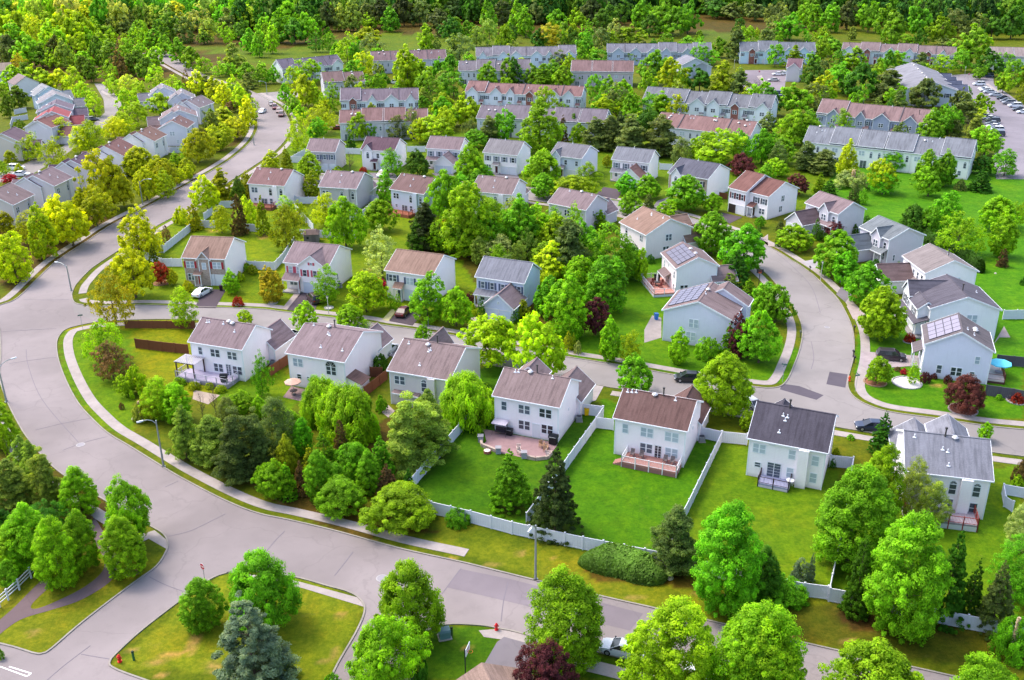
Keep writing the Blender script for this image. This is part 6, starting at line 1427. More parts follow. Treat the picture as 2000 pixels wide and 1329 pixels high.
for i, (u, l) in enumerate(((.25, 'grey chair at the left under the deck windows'), (.38, 'grey chair second from left on the white-railed deck'), (.72, 'grey chair before the sliding door on the white-railed deck'), (.82, 'grey chair at the right end of the white-railed deck'))):
    chair(H3.pt(-H3.w / 2 + u * H3.w + .4, -H3.d / 2 - .9), math.degrees(H3.a), (120, 108, 108), l, 'grey deck chairs', .75)
def grill(p, rz, label, z=0, s=1.0):
    o = thing('barbecue', p, rz, label, 'barbecue', z=z); o.scale = (s, s, s); MB().box(-.4, .4, -.28, .28, .1, .8).build('cabinet', m_plain((30, 28, 32), .6), o); MB().prism([(-.5, -.3, .8), (-.5, .3, .8), (-.5, .22, 1.15), (-.5, -.1, 1.18)], [(.5, -.3, .8), (.5, .3, .8), (.5, .22, 1.15), (.5, -.1, 1.18)]).build('lid', m_plain((22, 22, 26), .4), o)
    MB().bar((-.35, -.36, .95), (.35, -.36, .95), .02, 6).build('handle', m_plain((180, 180, 180), .3), o)
grill(('C2', 315, 812), -22, 'black covered barbecue at the right corner of the pink-patio house', s=1.35); grill(('B2', 1935, 745), -22, 'black barbecue beside the garden swing', s=1.0); grill(H13.pt(-2.5, -H13.d / 2 - 1.5), 10, 'black barbecue on the railed solar-house deck', .7, 1.2); grill(H7.pt(2.6, -H7.d / 2 - 2.4), 0, 'black covered barbecue on the pergola-deck house terrace', .7, 1.2)
o = thing('garden_swing', ('B2', 1865, 738), -22, 'grey-topped garden swing at the left of the pink-patio house', 'swing')
MB().box(-.8, .8, -.25, .25, .45, .55).build('seat', m_plain((60, 52, 60), .7), o); MB().box(-.8, .8, .22, .3, .56, 1.1).build('backrest', m_plain((60, 52, 60), .7), o); MB().slab([(-1.1, -.7, 1.95), (1.1, -.7, 1.95), (1.1, .7, 2.1), (-1.1, .7, 2.1)], .06).build('canopy', m_plain((176, 170, 186), .7), o)
fr_ = MB(); [fr_.bar((x, y, 0), (x, 0, 2.0), .03, 6) for x in (-1.05, 1.05) for y in (-.6, .6)]; fr_.build('frame', m_plain((50, 48, 52), .5), o)
def ac(p, label, rz=0):
    o = thing('air_conditioner', p, rz, label, 'air conditioner', 'air conditioner units beside houses'); MB().box(-.4, .4, -.4, .4, .08, .8).build('cabinet', m_plain((130, 134, 138), .5), o); MB().bar((0, 0, .8), (0, 0, .84), .33, 12).build('fan_grille', m_plain((60, 62, 66), .6), o); MB().box(-.5, .5, -.5, .5, .0, .079).build('base', m_concrete((200, 190, 186)), o)
ac(('C2', 512, 635), 'grey air conditioner against the side of the pink-patio house'); ac(('C2', 1448, 790), 'air conditioner beside the white-railed deck house near its fence'); ac(('B2', 132, 205), 'air conditioner on a pink slab by the pergola-deck house'); ac(('B1', 640, 905), 'air conditioner at the corner of the front-porch house')
def bin_(p, rgb, label, s=1):
    o = thing('waste_bin', p, 10, label, 'bin'); o.scale = (s, s, s); MB().prism([(-.25, -.28, .05), (.25, -.28, .05), (.25, .28, .05), (-.25, .28, .05)], [(-.3, -.34, 1.0), (.3, -.34, 1.0), (.3, .34, 1.0), (-.3, .34, 1.0)]).build('bin_body', m_plain(rgb, .5), o); MB().box(-.32, .32, -.37, .37, 1.0, 1.08).build('lid', m_plain(tuple(int(v * .8) for v in rgb), .5), o)
bin_(('C2', 567, 588), (228, 188, 20), 'yellow bin inside the pink-patio house fence', 1.1); bin_(('A1', 1690, 930), (60, 30, 50), 'dark bin at the right garage of the brick-fronted house'); bin_(('C1', 1100, 1150), (50, 110, 190), 'blue bin on the terrace of the blue-sided solar house', 1.1); bin_(('D1', 545, 855), (150, 160, 164), 'grey-green bin between the two egg-shaped trees on the cul-de-sac')
def utility_box(p, rgb, label, w=1.1):
    o = thing('utility_box', p, 15, label, 'utility box'); MB().box(-w / 2, w / 2, -.45, .45, .1, .9).build('cabinet', m_plain(rgb, .5), o); MB().prism([(-w / 2 - .05, -.5, .9), (w / 2 + .05, -.5, .9), (w / 2 + .05, .5, .9), (-w / 2 - .05, .5, .9)], [(-w / 2, -.35, 1.05), (w / 2, -.35, 1.05), (w / 2, .45, 1.05), (-w / 2, .45, 1.05)]).build('lid', m_plain(tuple(int(v * .9) for v in rgb), .5), o); MB().box(-w / 2 - .15, w / 2 + .15, -.6, .6, 0, .099).build('base', m_concrete((200, 192, 186)), o)
utility_box(('B3', 1440, 1000), (90, 128, 130), 'green utility box under the right side of the bright bottom tree'); utility_box(('D1', 565, 860), (176, 186, 190), 'pale utility box under the trees along the cul-de-sac')
# garden shed in the back yard
o = thing('garden_shed', ('B1', 428, 555), 5, 'small grey garden shed with hipped roof in front of a white fence', 'shed')
MB().box(-1.6, 1.6, -1.3, 1.3, 0, 2.0).build('wall', m_siding((128, 118, 128)), o); MB().prism([(-1.8, -1.5, 2.0), (1.8, -1.5, 2.0), (1.8, 1.5, 2.0), (-1.8, 1.5, 2.0)], [(-1.1, -.4, 2.8), (1.1, -.4, 2.8), (1.1, .4, 2.8), (-1.1, .4, 2.8)]).build('roof', m_shingle((140, 120, 116)), o); MB().box(-1.0, -.5, -1.34, -1.302, 1.0, 1.5).build('window', m_glass(), o); MB().box(.1, 1.0, -1.34, -1.302, .05, 1.8).build('door', m_plain((110, 100, 110), .6), o)
# stone wall round the patio
P_ = [at('B2', 1715, 790), at('B2', 1725, 830), at('B2', 1850, 880)]
o = thing('patio_wall', P_[0], 0, 'low curved stone seat wall with pillars at the left rim of the pink patio', 'wall')
mb = MB()
for a, b in zip(P_, P_[1:]): mb.beam((a[0] - P_[0][0], a[1] - P_[0][1], 0), (b[0] - P_[0][0], b[1] - P_[0][1], 0), .35, .5)
mb.build('seat_wall', STONE, o)
for p_ in (P_[0], P_[2]):
    x, y = p_[0] - P_[0][0], p_[1] - P_[0][1]; q = MB().box(x - .35, x + .35, y - .35, y + .35, 0, .85).build('pillar', m_plain((150, 150, 160), .8, .2), o); MB().box(x - .42, x + .42, y - .42, y + .42, .852, .95).build('cap', m_concrete((190, 188, 196)), q)
P_ = [at('C2', 92, 915), at('C2', 180, 935), at('C2', 270, 925), at('C2', 305, 885)]
o = thing('patio_wall', P_[0], 0, 'low curved stone seat wall along the lower right rim of the pink patio', 'wall'); mb = MB()
for a, b in zip(P_, P_[1:]): mb.beam((a[0] - P_[0][0], a[1] - P_[0][1], 0), (b[0] - P_[0][0], b[1] - P_[0][1], 0), .35, .5)
mb.build('seat_wall', STONE, o); q = MB().box(-.35, .35, -.35, .35, 0, .85).build('pillar', m_plain((150, 150, 160), .8, .2), o); MB().box(-.42, .42, -.42, .42, .852, .95).build('cap', m_concrete((190, 188, 196)), q)
o = thing('fire_pit', ('B2', 1765, 878), 0, 'small round stone fire pit with pale lid left of the pink patio', 'fire pit'); MB().bar((0, 0, 0), (0, 0, .4), .5, 12).build('bowl', m_plain((150, 90, 80), .8), o); MB().bar((0, 0, .4), (0, 0, .5), .45, 12, .2).build('lid', m_plain((220, 216, 210), .5), o)
# table sets on decks
def table(p, rz, label, rgb=(70, 56, 54), z=0, r=.6):
    o = thing('patio_table', p, rz, label, 'table', z=z); MB().bar((0, 0, .7), (0, 0, .75), r, 14).build('tabletop', m_plain(rgb, .5), o)
    for a in (45, 135, 225, 315): MB().bar((r * .7 * math.cos(rad(a)), r * .7 * math.sin(rad(a)), 0), (r * .4 * math.cos(rad(a)), r * .4 * math.sin(rad(a)), .7), .03, 6).build('leg', m_plain(rgb, .5), o)
table(H13.pt(0, -H13.d / 2 - 2.3), 0, 'round dark table around the closed umbrella on the railed deck', z=.7); table(('D2', 1755, 290), 0, 'round table under the teal umbrella', (150, 140, 150)); table(('B2', 290, 435), 0, 'dark round table under the tan umbrella', (80, 62, 60)); table(H2.pt(1.0, -H2.d / 2 - 1.2), 0, 'small white table on the dark-railed deck', (226, 226, 232), .55, .5)
for i in range(4): chair((H13.pt(0, -H13.d / 2 - 2.3)[0] + 1.1 * math.cos(i * 1.57 + .5), H13.pt(0, -H13.d / 2 - 2.3)[1] + 1.1 * math.sin(i * 1.57 + .5)), 90 * i + 300, (120, 60, 56), ['reddish chair right of the umbrella on the railed deck', 'reddish chair behind the umbrella on the railed deck', 'reddish chair left of the umbrella on the railed deck', 'reddish chair in front of the umbrella on the railed deck'][i], 'reddish deck chairs', .7)
# planting rings
def mulch_ring(p, r, label, edge=(206, 198, 196), fill=(118, 90, 74)):
    X, Y = at(*p); o = empty('tree_ring', (X, Y, 0)); tag(o, label, 'tree ring', 'edged planting rings'); mb = MB()
    for k in range(18):
        a, b = 2 * math.pi * k / 18, 2 * math.pi * (k + .86) / 18
        q = lambda t, rr, z: (rr * math.cos(t), rr * math.sin(t), z)
        mb.prism([q(a, r, 0), q(a, r - .22, 0), q(a, r - .22, .13), q(a, r, .13)], [q(b, r, 0), q(b, r - .22, 0), q(b, r - .22, .13), q(b, r, .13)])
    mb.build('edging', m_concrete(edge), o); MB().bar((0, 0, .01), (0, 0, .06), r - .24, 16, r * .6).build('mulch', m_soil(fill), o)
for a in ((('D2', 818, 340), 1.8, 'tan ring of stones round the small tree by the cul-de-sac corner', (196, 160, 130), (130, 88, 66)), (('D2', 1488, 552), 2.1, 'pinkish stone ring round the purple plum tree', (206, 188, 190), (120, 80, 70)), (('D2', 1060, 345), 2.3, 'wide white gravel ring beside the corner solar house', (222, 218, 218), (204, 198, 198)), (('B1', 130, 1022), .95, 'white gravel ring round the young golden tree', (226, 220, 214), (214, 206, 200)), (('B1', 557, 1063), .9, 'white gravel ring on the lawn by the post-top lamp', (226, 220, 214), (214, 206, 200)),
          (('A3', 1010, 497), 1.0, 'mulch ring under the round tree at the road corner', (176, 150, 120), (160, 120, 90)), (('D2', 1900, 480), 1.6, 'pale edged ring round the dark red shrub at the right edge', (206, 200, 200), (110, 80, 70)), (('D1', 1075, 1320), 1.0, 'pale ring round the dark red shrub by the porch', (206, 204, 208), (120, 90, 90)), (('A1', 1230, 870), 1.9, 'stone-edged bed under the red maple', (196, 150, 130), (120, 90, 60))): mulch_ring(*a)
def rock(p, s, label, rgb=(190, 176, 164)):
    X, Y = at(*p); rng = random.Random(label); mb = MB(); n = 7
    A = [(s * rng.uniform(.7, 1) * math.cos(6.283 * i / n), s * rng.uniform(.7, 1) * math.sin(6.283 * i / n), 0) for i in range(n)]; B = [(x * .7, y * .7, s * rng.uniform(.4, .6)) for x, y, _ in A]
    o = mb.prism(A, B).build('boulder', m_plain(rgb, .9, .25), None, (X, Y, 0)); tag(o, label, 'boulder')
rock(('C3', 1205, 550), .5, 'small pale boulder at the right end of the long hedge'); rock(('A2', 1025, 620), .45, 'small boulder beside the white-flowering shrub on the left lawn'); rock(('D1', 1735, 800), .35, 'pale stone in the grass right of the long hedge')
# garden flag
o = thing('garden_flag', ('D2', 1095, 130), 0, 'small white garden flag on an angled pole left of the corner solar house', 'flag'); MB().bar((.9, 0, 0), (.9, 0, 1.9), .02, 6).bar((.9, 0, 1.9), (-.1, 0, 1.9), .02, 6).build('pole', m_plain((200, 200, 200), .5), o); f_ = MB().box(-.1, .7, -.012, .012, .85, 1.85).build('cloth', m_plain((226, 222, 210), .8), o)
rr_ = MB(); [rr_.bar((.3 + .22 * math.cos(k * .52), -.02, 1.35 + .28 * math.sin(k * .52)), (.3 + .22 * math.cos((k + 1) * .52), -.02, 1.35 + .28 * math.sin((k + 1) * .52)), .025, 4) for k in range(12)]; rr_.build('emblem', m_plain((150, 150, 150), .7), f_)
# roof corner of the house at the bottom edge
mb = MB(); bx_, by_ = at('B3', 1790, 1560)
o = thing('house', (bx_, by_), 20, 'tan roof peak of a house cut off by the bottom edge', 'house'); MB().prism([(-4.5, -5, 0), (4.5, -5, 0), (4.5, -5, 3), (0, -5, 5.2), (-4.5, -5, 3)], [(-4.5, 2, 0), (4.5, 2, 0), (4.5, 2, 3), (0, 2, 5.2), (-4.5, 2, 3)]).build('wall', m_siding(PALE), o)
MB().slab([(-4.9, -5.4, 2.9), (-4.9, 2.4, 2.9), (0, 2.4, 5.35), (0, -5.4, 5.35)], .12).slab([(4.9, -5.4, 2.9), (4.9, 2.4, 2.9), (0, 2.4, 5.35), (0, -5.4, 5.35)], .12).build('roof', m_shingle((176, 150, 138)), o)
o.location.z = -1.6
# houses glimpsed in the upper-left wood
for i, (c, x, y, rz, w, rf, lb) in enumerate((('A0', 440, 130, 25, 13, (150, 148, 160), 'grey-roofed house half hidden by the upper-left wood, left one'), ('A0', 655, 60, 10, 14, (186, 166, 160), 'pale brown roof in the upper-left wood, above the other'), ('Z1', 20, 320, 20, 10, (186, 166, 150), 'beige hipped roof at the left edge behind the trees'), ('Z1', 400, 520, -50, 9, (168, 150, 150), 'brown roof slope behind the two dark round trees'))):
    o = thing('house', (c, x, y), rz, lb, 'house', 'houses glimpsed among trees'); d = 9
    MB().prism([(-w / 2, -d / 2, 0), (-w / 2, d / 2, 0), (-w / 2, d / 2, 5.2), (-w / 2, 0, 7.8), (-w / 2, -d / 2, 5.2)], [(w / 2, -d / 2, 0), (w / 2, d / 2, 0), (w / 2, d / 2, 5.2), (w / 2, 0, 7.8), (w / 2, -d / 2, 5.2)]).build('wall', m_siding(PALE), o)
    MB().slab([(-w / 2 - .3, -d / 2 - .3, 5.1), (w / 2 + .3, -d / 2 - .3, 5.1), (w / 2 + .3, 0, 7.95), (-w / 2 - .3, 0, 7.95)], .12).slab([(-w / 2 - .3, d / 2 + .3, 5.1), (w / 2 + .3, d / 2 + .3, 5.1), (w / 2 + .3, 0, 7.95), (-w / 2 - .3, 0, 7.95)], .12).build('roof', m_shingle(rf), o)
    for u in (-.3, 0, .3):
        fm_, pd_, _ = win_mesh(.9, 1.4, 'single'); q = place(fm_, 'window', o, (u * w, -d / 2 - .004, 3.2)); place(pd_, 'pane', q)
# ------------------------------------------------------------------ tree survey: x, crown top, foot, crown width, kind, tint
T('A0', [(60,75,330,230,'m','y'),(170,95,400,210,'m','q'),(300,110,420,210,'l','y'),(420,150,450,170,'m','g'),(530,50,330,250,'m','y'),(640,95,400,220,'m','q'),(240,250,520,230,'m','g'),(90,270,500,200,'m','e'),(330,330,520,200,'m','d'),(450,270,500,180,'m','e'),(590,230,440,190,'m','q'),(700,210,420,150,'m','g'),
 (30,60,240,150,'l','q'),(120,160,420,160,'m','g'),(380,90,330,150,'l','q'),(560,140,420,190,'m','y'),(480,200,470,150,'m','g'),(20,260,480,130,'m','d'),(700,60,250,120,'m','y'),(790,20,190,120,'m','y'),(60,20,130,120,'l','v'),(200,10,110,140,'l','k'),(330,0,90,120,'l','k'),(900,40,260,170,'l','l'),(1060,0,200,200,'m','q'),(1010,60,230,130,'l','v'),(860,100,260,120,'k','k'),(960,130,270,110,'k','k'),
 (1180,40,230,160,'l','l'),(1320,70,320,190,'m','d'),(1420,100,330,150,'m','k'),(1250,120,300,150,'m','d'),(1510,30,250,200,'l','v'),(1610,140,330,150,'l','l'),(1740,60,300,150,'k','k'),(1840,140,330,140,'m','d'),(1870,0,200,170,'m','q'),(1690,10,220,140,'l','q'),(1400,20,200,140,'l','l'),(1740,170,340,120,'l','g'),(1560,230,340,110,'m','d'),
 (800,160,350,180,'m','g'),(1065,160,330,140,'p','g'),(1110,215,350,110,'p','g'),(1185,222,370,140,'p','g'),(1268,268,430,130,'p','g'),(1382,290,480,150,'p','g'),(1470,355,530,150,'p','g'),(1562,440,565,120,'l','g'),(1790,335,560,170,'k','l'),(1915,215,410,130,'p','g'),(1680,470,590,110,'l','g'),
 (820,240,380,130,'m','g'),(760,275,520,130,'p','d'),(865,300,545,160,'m','d'),(990,275,470,130,'m','g'),(1085,315,490,140,'m','g'),(1190,362,540,140,'p','g'),(1060,385,570,150,'m','d'),(1130,440,610,160,'m','d'),(1000,410,580,120,'p','d'),(935,330,600,110,'s','r'),(1432,525,700,66,'t','r'),
 (655,392,540,150,'p','g'),(650,430,600,140,'p','d'),(700,470,630,120,'m','d'),(530,420,520,90,'m','g'),(840,460,640,150,'l','g'),(880,560,730,160,'l','g'),(1000,570,740,150,'l','l'),(1080,620,760,140,'l','g'),(1190,500,680,140,'l','g'),(1320,575,700,140,'l','q'),(1230,560,690,100,'l','l'),
 (155,395,560,110,'l','z'),(120,500,700,170,'p','g'),(210,480,660,160,'m','d'),(150,655,830,150,'p','d'),(70,720,900,90,'p','d'),(340,490,700,220,'m','q'),(480,530,700,160,'m','y'),(590,510,770,160,'l','g'),(670,620,840,150,'l','g'),(730,680,890,140,'l','g'),(30,620,760,90,'m','g'),
 (1510,535,720,130,'c','y'),(1590,580,700,150,'k','k'),(1640,580,770,150,'c','y'),(1720,620,820,130,'c','y'),(1790,570,760,120,'c','y'),(1840,640,850,130,'c','y'),(1900,730,970,120,'c','y'),(1860,680,800,110,'m','q'),(1760,760,860,110,'m','r'),(1700,820,960,190,'c','o'),(1820,890,1060,180,'m','o'),(1680,950,1150,200,'m','o'),(1520,985,1240,250,'m','o'),(1430,1210,1340,120,'m','o'),(1620,850,1000,120,'l','k'),(1750,480,580,120,'l','g'),(1890,480,620,150,'m','g'),(1900,560,680,110,'k','k'),
 (990,680,870,160,'l','g'),(1060,780,970,190,'l','g'),(1240,715,890,200,'m','q'),(880,890,1060,190,'l','q'),(960,850,1030,160,'l','g'),(700,920,1160,220,'l','g'),(620,960,1170,160,'l','q'),(480,900,1090,170,'l','q'),(260,1010,1230,190,'l','g'),(430,1050,1290,200,'l','q'),(565,885,1000,60,'s','o'),(80,1150,1260,90,'m','o'),(30,1230,1340,110,'l','g'),(145,915,975,90,'h','d'),(150,1250,1330,70,'h','q'),
 (1080,1120,1340,220,'m','o'),(1225,1190,1420,230,'m','o'),(1110,1290,1400,160,'m','y'),(1000,1170,1340,110,'k','o'),(1380,620,720,90,'m','g')])
T('B0', [(60,100,290,130,'m','g'),(190,70,330,170,'m','g'),(300,150,340,150,'m','d'),(380,110,330,150,'m','g'),(480,125,310,130,'m','g'),(30,235,440,110,'p','g'),(80,180,330,90,'p','q'),(130,200,410,110,'p','q'),(460,255,400,110,'l','d'),(560,260,400,110,'l','g'),(650,40,240,110,'c','l'),(745,0,240,110,'c','l'),(885,105,230,120,'m','q'),(1030,60,245,120,'c','g'),(700,255,480,150,'l','q'),(850,215,340,180,'m','y'),(900,265,500,190,'l','k'),(780,300,490,120,'m','g'),(620,330,450,90,'m','q'),
 (1300,190,385,110,'c','q'),(1385,290,385,55,'c','l'),(1400,80,280,190,'m','e'),(1490,130,310,160,'m','d'),(1620,165,300,140,'m','g'),(1770,-10,260,110,'c','g'),(1550,270,480,200,'l','k'),(1680,210,360,110,'l','l'),(1780,155,350,140,'l','l'),(1890,200,380,120,'l','q'),(1250,0,200,160,'l','k'),(1530,140,260,110,'k','q'),(380,0,220,150,'m','d'),(560,0,240,160,'m','e'),(240,20,200,160,'m','d'),(100,0,200,120,'m','g'),(960,0,220,160,'m','e'),(850,20,210,100,'m','k'),(1130,-20,200,160,'m','e'),(1650,-10,180,130,'m','d'),(1880,0,230,130,'m','e'),
 (60,470,640,100,'m','g'),(140,500,640,100,'m','g'),(20,520,660,80,'l','d'),(410,460,640,190,'l','q'),(290,520,680,120,'l','y'),(380,585,810,160,'m','y'),(460,640,810,110,'p','y'),(230,635,790,110,'m','g'),(290,735,880,120,'m','g'),(500,790,1020,220,'l','y'),(320,870,1160,140,'l','y'),(460,905,1070,130,'m','g'),(340,800,920,100,'m','q'),(590,620,860,120,'l','g'),(715,590,685,85,'m','g'),(880,575,690,140,'m','g'),(970,552,680,110,'m','d'),(1160,365,700,170,'m','y'),(1220,430,690,220,'m','y'),(1400,440,630,120,'m','g'),(1490,430,610,140,'m','g'),(1330,550,770,200,'l','g'),(1510,560,740,200,'l','g'),
 (1770,480,670,170,'m','g'),(1925,430,650,120,'m','g'),(1430,720,900,160,'m','y'),(1560,780,960,150,'m','y'),(1640,720,960,180,'m','y'),(1450,820,1000,150,'m','y'),(1390,890,1090,240,'m','y'),(1250,920,1100,120,'m','y'),(1640,900,1070,110,'l','k'),(800,870,1070,150,'m','q'),(900,900,1060,120,'m','g'),(1080,890,1070,140,'l','k'),(1200,835,1060,150,'l','k'),(960,440,530,130,'l','q'),(725,1030,1140,80,'s','d'),(1780,900,1100,130,'k','k'),(1880,855,1090,170,'m','g'),(860,775,860,75,'m','g'),(1185,715,810,100,'m','g'),(1270,735,830,110,'m','g'),(600,475,570,90,'l','q'),(1680,990,1130,160,'m','g'),
 (720,1160,1310,110,'b','r'),(820,1275,1315,60,'h','x'),(620,1270,1325,95,'h','q'),(1040,1145,1345,140,'l','g'),(1235,1150,1345,150,'p','d'),(1640,1110,1400,190,'p','q'),(1725,1260,1400,150,'p','g'),(120,1150,1330,140,'p','y'),(240,1120,1300,100,'s','o'),(410,1165,1390,160,'p','q')])
T('C0', [(40,0,270,120,'c','g'),(105,55,290,110,'c','g'),(340,80,210,130,'m','g'),(510,70,230,120,'m','q'),(690,80,250,130,'m','d'),(270,190,370,180,'l','z'),(400,180,340,140,'m','g'),(575,155,310,90,'l','g'),(550,240,440,120,'m','g'),(680,220,390,140,'l','k'),(800,150,340,140,'l','v'),(900,190,340,220,'m','q'),(990,0,240,140,'m','g'),(1130,0,260,150,'m','g'),(1050,120,280,130,'m','d'),(1230,65,280,190,'m','g'),(1340,15,260,170,'m','g'),(1170,255,335,110,'l','g'),(1360,290,470,190,'l','g'),(1460,330,510,200,'l','g'),(1580,290,440,130,'m','g'),(1700,215,470,140,'k','k'),(840,400,480,100,'m','g'),(680,390,490,150,'l','g'),(930,390,490,130,'l','q'),
 (1085,395,660,250,'m','g'),(1205,450,710,200,'m','y'),(1430,505,700,190,'m','d'),(1600,478,715,170,'c','y'),(1730,530,730,150,'k','k'),(1885,590,730,130,'b','r'),(80,400,460,100,'l','q'),(370,390,530,170,'l','k'),(20,450,650,110,'m','d'),(155,495,650,140,'m','g'),(310,470,650,170,'m','g'),(490,520,650,130,'m','g'),(625,515,640,130,'m','d'),(825,505,650,130,'m','d'),(640,580,770,140,'l','g'),(740,590,790,120,'m','g'),(770,640,870,220,'l','k'),(850,615,730,90,'m','q'),(825,750,880,140,'m','q'),(930,700,800,90,'m','q'),(1080,730,910,220,'l','g'),(30,690,830,110,'l','g'),(290,705,810,80,'m','g'),(380,780,860,120,'l','q'),
 (210,770,1160,280,'c','q'),(385,880,1100,90,'s','r'),(470,880,1070,90,'c','d'),(510,950,1110,120,'m','q'),(630,910,1140,190,'k','k'),(745,900,1150,150,'k','k'),(905,890,1190,240,'k','k'),(1130,900,1190,220,'k','k'),(1020,850,960,220,'m','q'),(820,870,1120,130,'k','e'),(1280,820,880,40,'m','g'),(1400,810,890,80,'m','g'),(1460,820,890,90,'m','q'),(1700,840,915,110,'m','g'),(1880,810,950,110,'m','g'),(1610,955,1080,140,'m','g'),(1520,1010,1260,380,'m','q'),(1290,1060,1260,150,'l','k'),(1740,995,1200,130,'m','g'),(1900,1000,1250,180,'m','g'),(1750,1180,1345,200,'m','u'),(240,1160,1410,240,'m','q'),(590,1250,1400,170,'l','q'),(725,1190,1280,60,'m','o'),(1930,1260,1400,110,'m','g'),(1560,0,140,200,'m','d'),(1680,20,150,180,'m','k'),(1850,10,160,160,'m','k'),(180,0,190,140,'l','k'),(290,0,180,110,'l','l'),(830,0,190,160,'l','d'),(600,0,190,160,'m','e'),(740,30,220,90,'m','d')])
T('D0', [(160,110,310,200,'m','g'),(80,55,300,180,'l','k'),(270,0,210,140,'m','q'),(470,35,250,130,'m','g'),(760,0,250,170,'m','g'),(940,50,330,220,'m','g'),(1140,25,300,170,'m','g'),(1320,115,345,170,'m','q'),(300,250,325,70,'l','g'),(410,205,355,120,'m','q'),(480,270,430,190,'m','g'),(1050,265,355,120,'l','q'),(1340,275,355,100,'l','v'),(1540,205,500,270,'m','g'),(1670,380,585,180,'m','d'),(1470,390,550,150,'l','g'),(1300,430,565,170,'l','q'),(1160,410,540,110,'k','k'),(650,365,530,150,'c','q'),(540,390,520,110,'l','g'),(830,450,650,110,'c','q'),(960,400,530,170,'l','g'),(330,470,660,170,'m','d'),(530,485,710,230,'m','g'),(690,500,760,220,'m','d'),(430,555,770,180,'c','y'),(350,650,870,170,'l','k'),(210,640,880,240,'m','q'),
 (910,525,780,230,'k','k'),(960,655,840,160,'m','q'),(1180,615,830,210,'m','k'),(900,765,1020,110,'c','d'),(700,840,1000,90,'c','g'),(190,855,1110,280,'m','q'),(1290,840,1070,180,'m','g'),(1410,820,1020,120,'m','g'),(1540,805,900,210,'m','y'),(1610,720,880,150,'m','q'),(1510,880,1030,130,'b','r'),(1650,970,1190,220,'m','g'),(1350,790,870,80,'m','g'),(1500,665,770,80,'l','g'),(1600,505,610,100,'m','g'),(1790,565,710,110,'m','q'),(1850,465,650,180,'l','g'),(1790,410,540,130,'l','g'),(1935,500,660,70,'m','y'),(1925,640,790,70,'l','o'),(1800,1150,1345,190,'l','g'),(1640,1200,1330,150,'m','d'),(590,1080,1380,130,'c','y'),(100,1065,1250,190,'m','g'),(280,1095,1300,150,'k','k'),(420,1155,1330,180,'k','k'),(80,1215,1350,150,'m','q'),(870,1225,1470,190,'m','y'),(940,1140,1300,150,'m','g'),(1195,1155,1430,140,'p','g'),(1330,1160,1420,140,'p','g'),(20,1010,1150,90,'m','g'),(600,600,740,120,'m','d'),(30,380,470,60,'m','g'),
 (40,0,230,150,'m','k'),(600,0,230,170,'m','e'),(350,20,240,110,'m','g'),(1050,0,230,150,'m','d'),(1230,0,260,130,'m','d'),(1420,80,290,170,'l','k'),(1560,110,300,170,'l','k'),(1700,100,300,160,'m','d'),(1850,60,300,180,'m','d'),(1480,0,240,150,'m','q'),(1900,0,250,140,'m','q'),(1360,0,200,120,'m','g')])
T('A1', [(870,-150,310,330,'m','o'),(1125,-10,240,190,'m','o'),(1260,-60,180,190,'m','o'),(740,145,440,250,'m','o'),(950,40,290,180,'m','o'),(560,200,590,330,'m','y'),(350,270,690,200,'m','q'),(230,320,570,170,'l','o'),(40,330,500,150,'m','o'),(60,440,760,120,'s','r'),(130,490,860,250,'m','y'),(450,250,560,170,'m','y'),(620,170,330,120,'m','q'),(1070,290,680,260,'m','y'),(1180,420,670,150,'l','y'),(1275,430,560,66,'t','r'),(1182,570,760,90,'s','d'),(1040,590,985,320,'m','y'),(890,765,1190,320,'l','z'),(1235,705,880,150,'m','x'),(1325,765,885,90,'m','o'),(1420,890,1205,200,'l','q'),(1590,60,335,210,'m','y'),(1490,270,465,110,'s','o'),(1700,0,260,170,'k','o'),(1695,280,490,150,'l','y'),(1835,195,500,120,'s','r'),(1905,205,430,120,'m','y'),(1390,290,420,120,'h','y'),(1830,60,280,110,'p','d'),(1905,20,240,110,'p','o'),(1770,765,950,130,'p','g'),(1820,975,1045,90,'h','x'),(1880,720,775,70,'h','g'),(1840,785,855,60,'h','y'),(1830,780,850,40,'t','g'),(1875,1070,1195,120,'m','q'),(1440,850,930,80,'h','o'),(820,1140,1480,330,'l','g'),(1370,1,120,90,'m','y'),(1440,-40,80,80,'m','y'),(1370,360,400,60,'h','d'),(90,40,110,110,'m','x'),(1930,730,800,90,'m','o')])
T('A2', [(870,30,315,260,'l','r'),(1050,225,430,180,'h','q'),(980,280,440,140,'m','q'),(1360,335,640,230,'m','q'),(1240,300,620,240,'l','q'),(1080,490,630,120,'h','l'),(1170,420,620,180,'l','o'),(930,495,545,40,'h','r'),(1430,520,920,200,'k','l'),(1640,600,950,290,'k','l'),(1830,550,1080,330,'k','k'),(1850,415,600,220,'m','q'),(1750,440,700,160,'l','k'),(40,485,830,230,'m','q'),(210,750,1030,170,'k','l'),(400,850,1290,220,'k','l'),(130,935,1270,300,'k','l'),(630,980,1345,270,'m','q'),(1010,1085,1560,400,'m','q'),(60,640,900,60,'l','q'),(270,790,1100,150,'k','l'),(1370,305,360,100,'h','g'),(1485,330,390,90,'h','o'),(1600,345,385,70,'h','o'),(1690,360,410,90,'h','o'),(1650,330,600,100,'b','r'),(1550,420,620,90,'b','r')])
T('A3', [(250,10,460,360,'m','q'),(130,150,470,260,'m','q'),(475,90,610,300,'m','q'),(640,50,480,260,'m','q'),(985,75,505,320,'m','q'),(80,420,620,190,'m','g'),(40,30,300,260,'m','d'),(1555,560,920,300,'m','g'),(400,-40,200,300,'l','d'),(5,1085,1165,60,'h','g'),(600,-20,100,200,'h','r')])
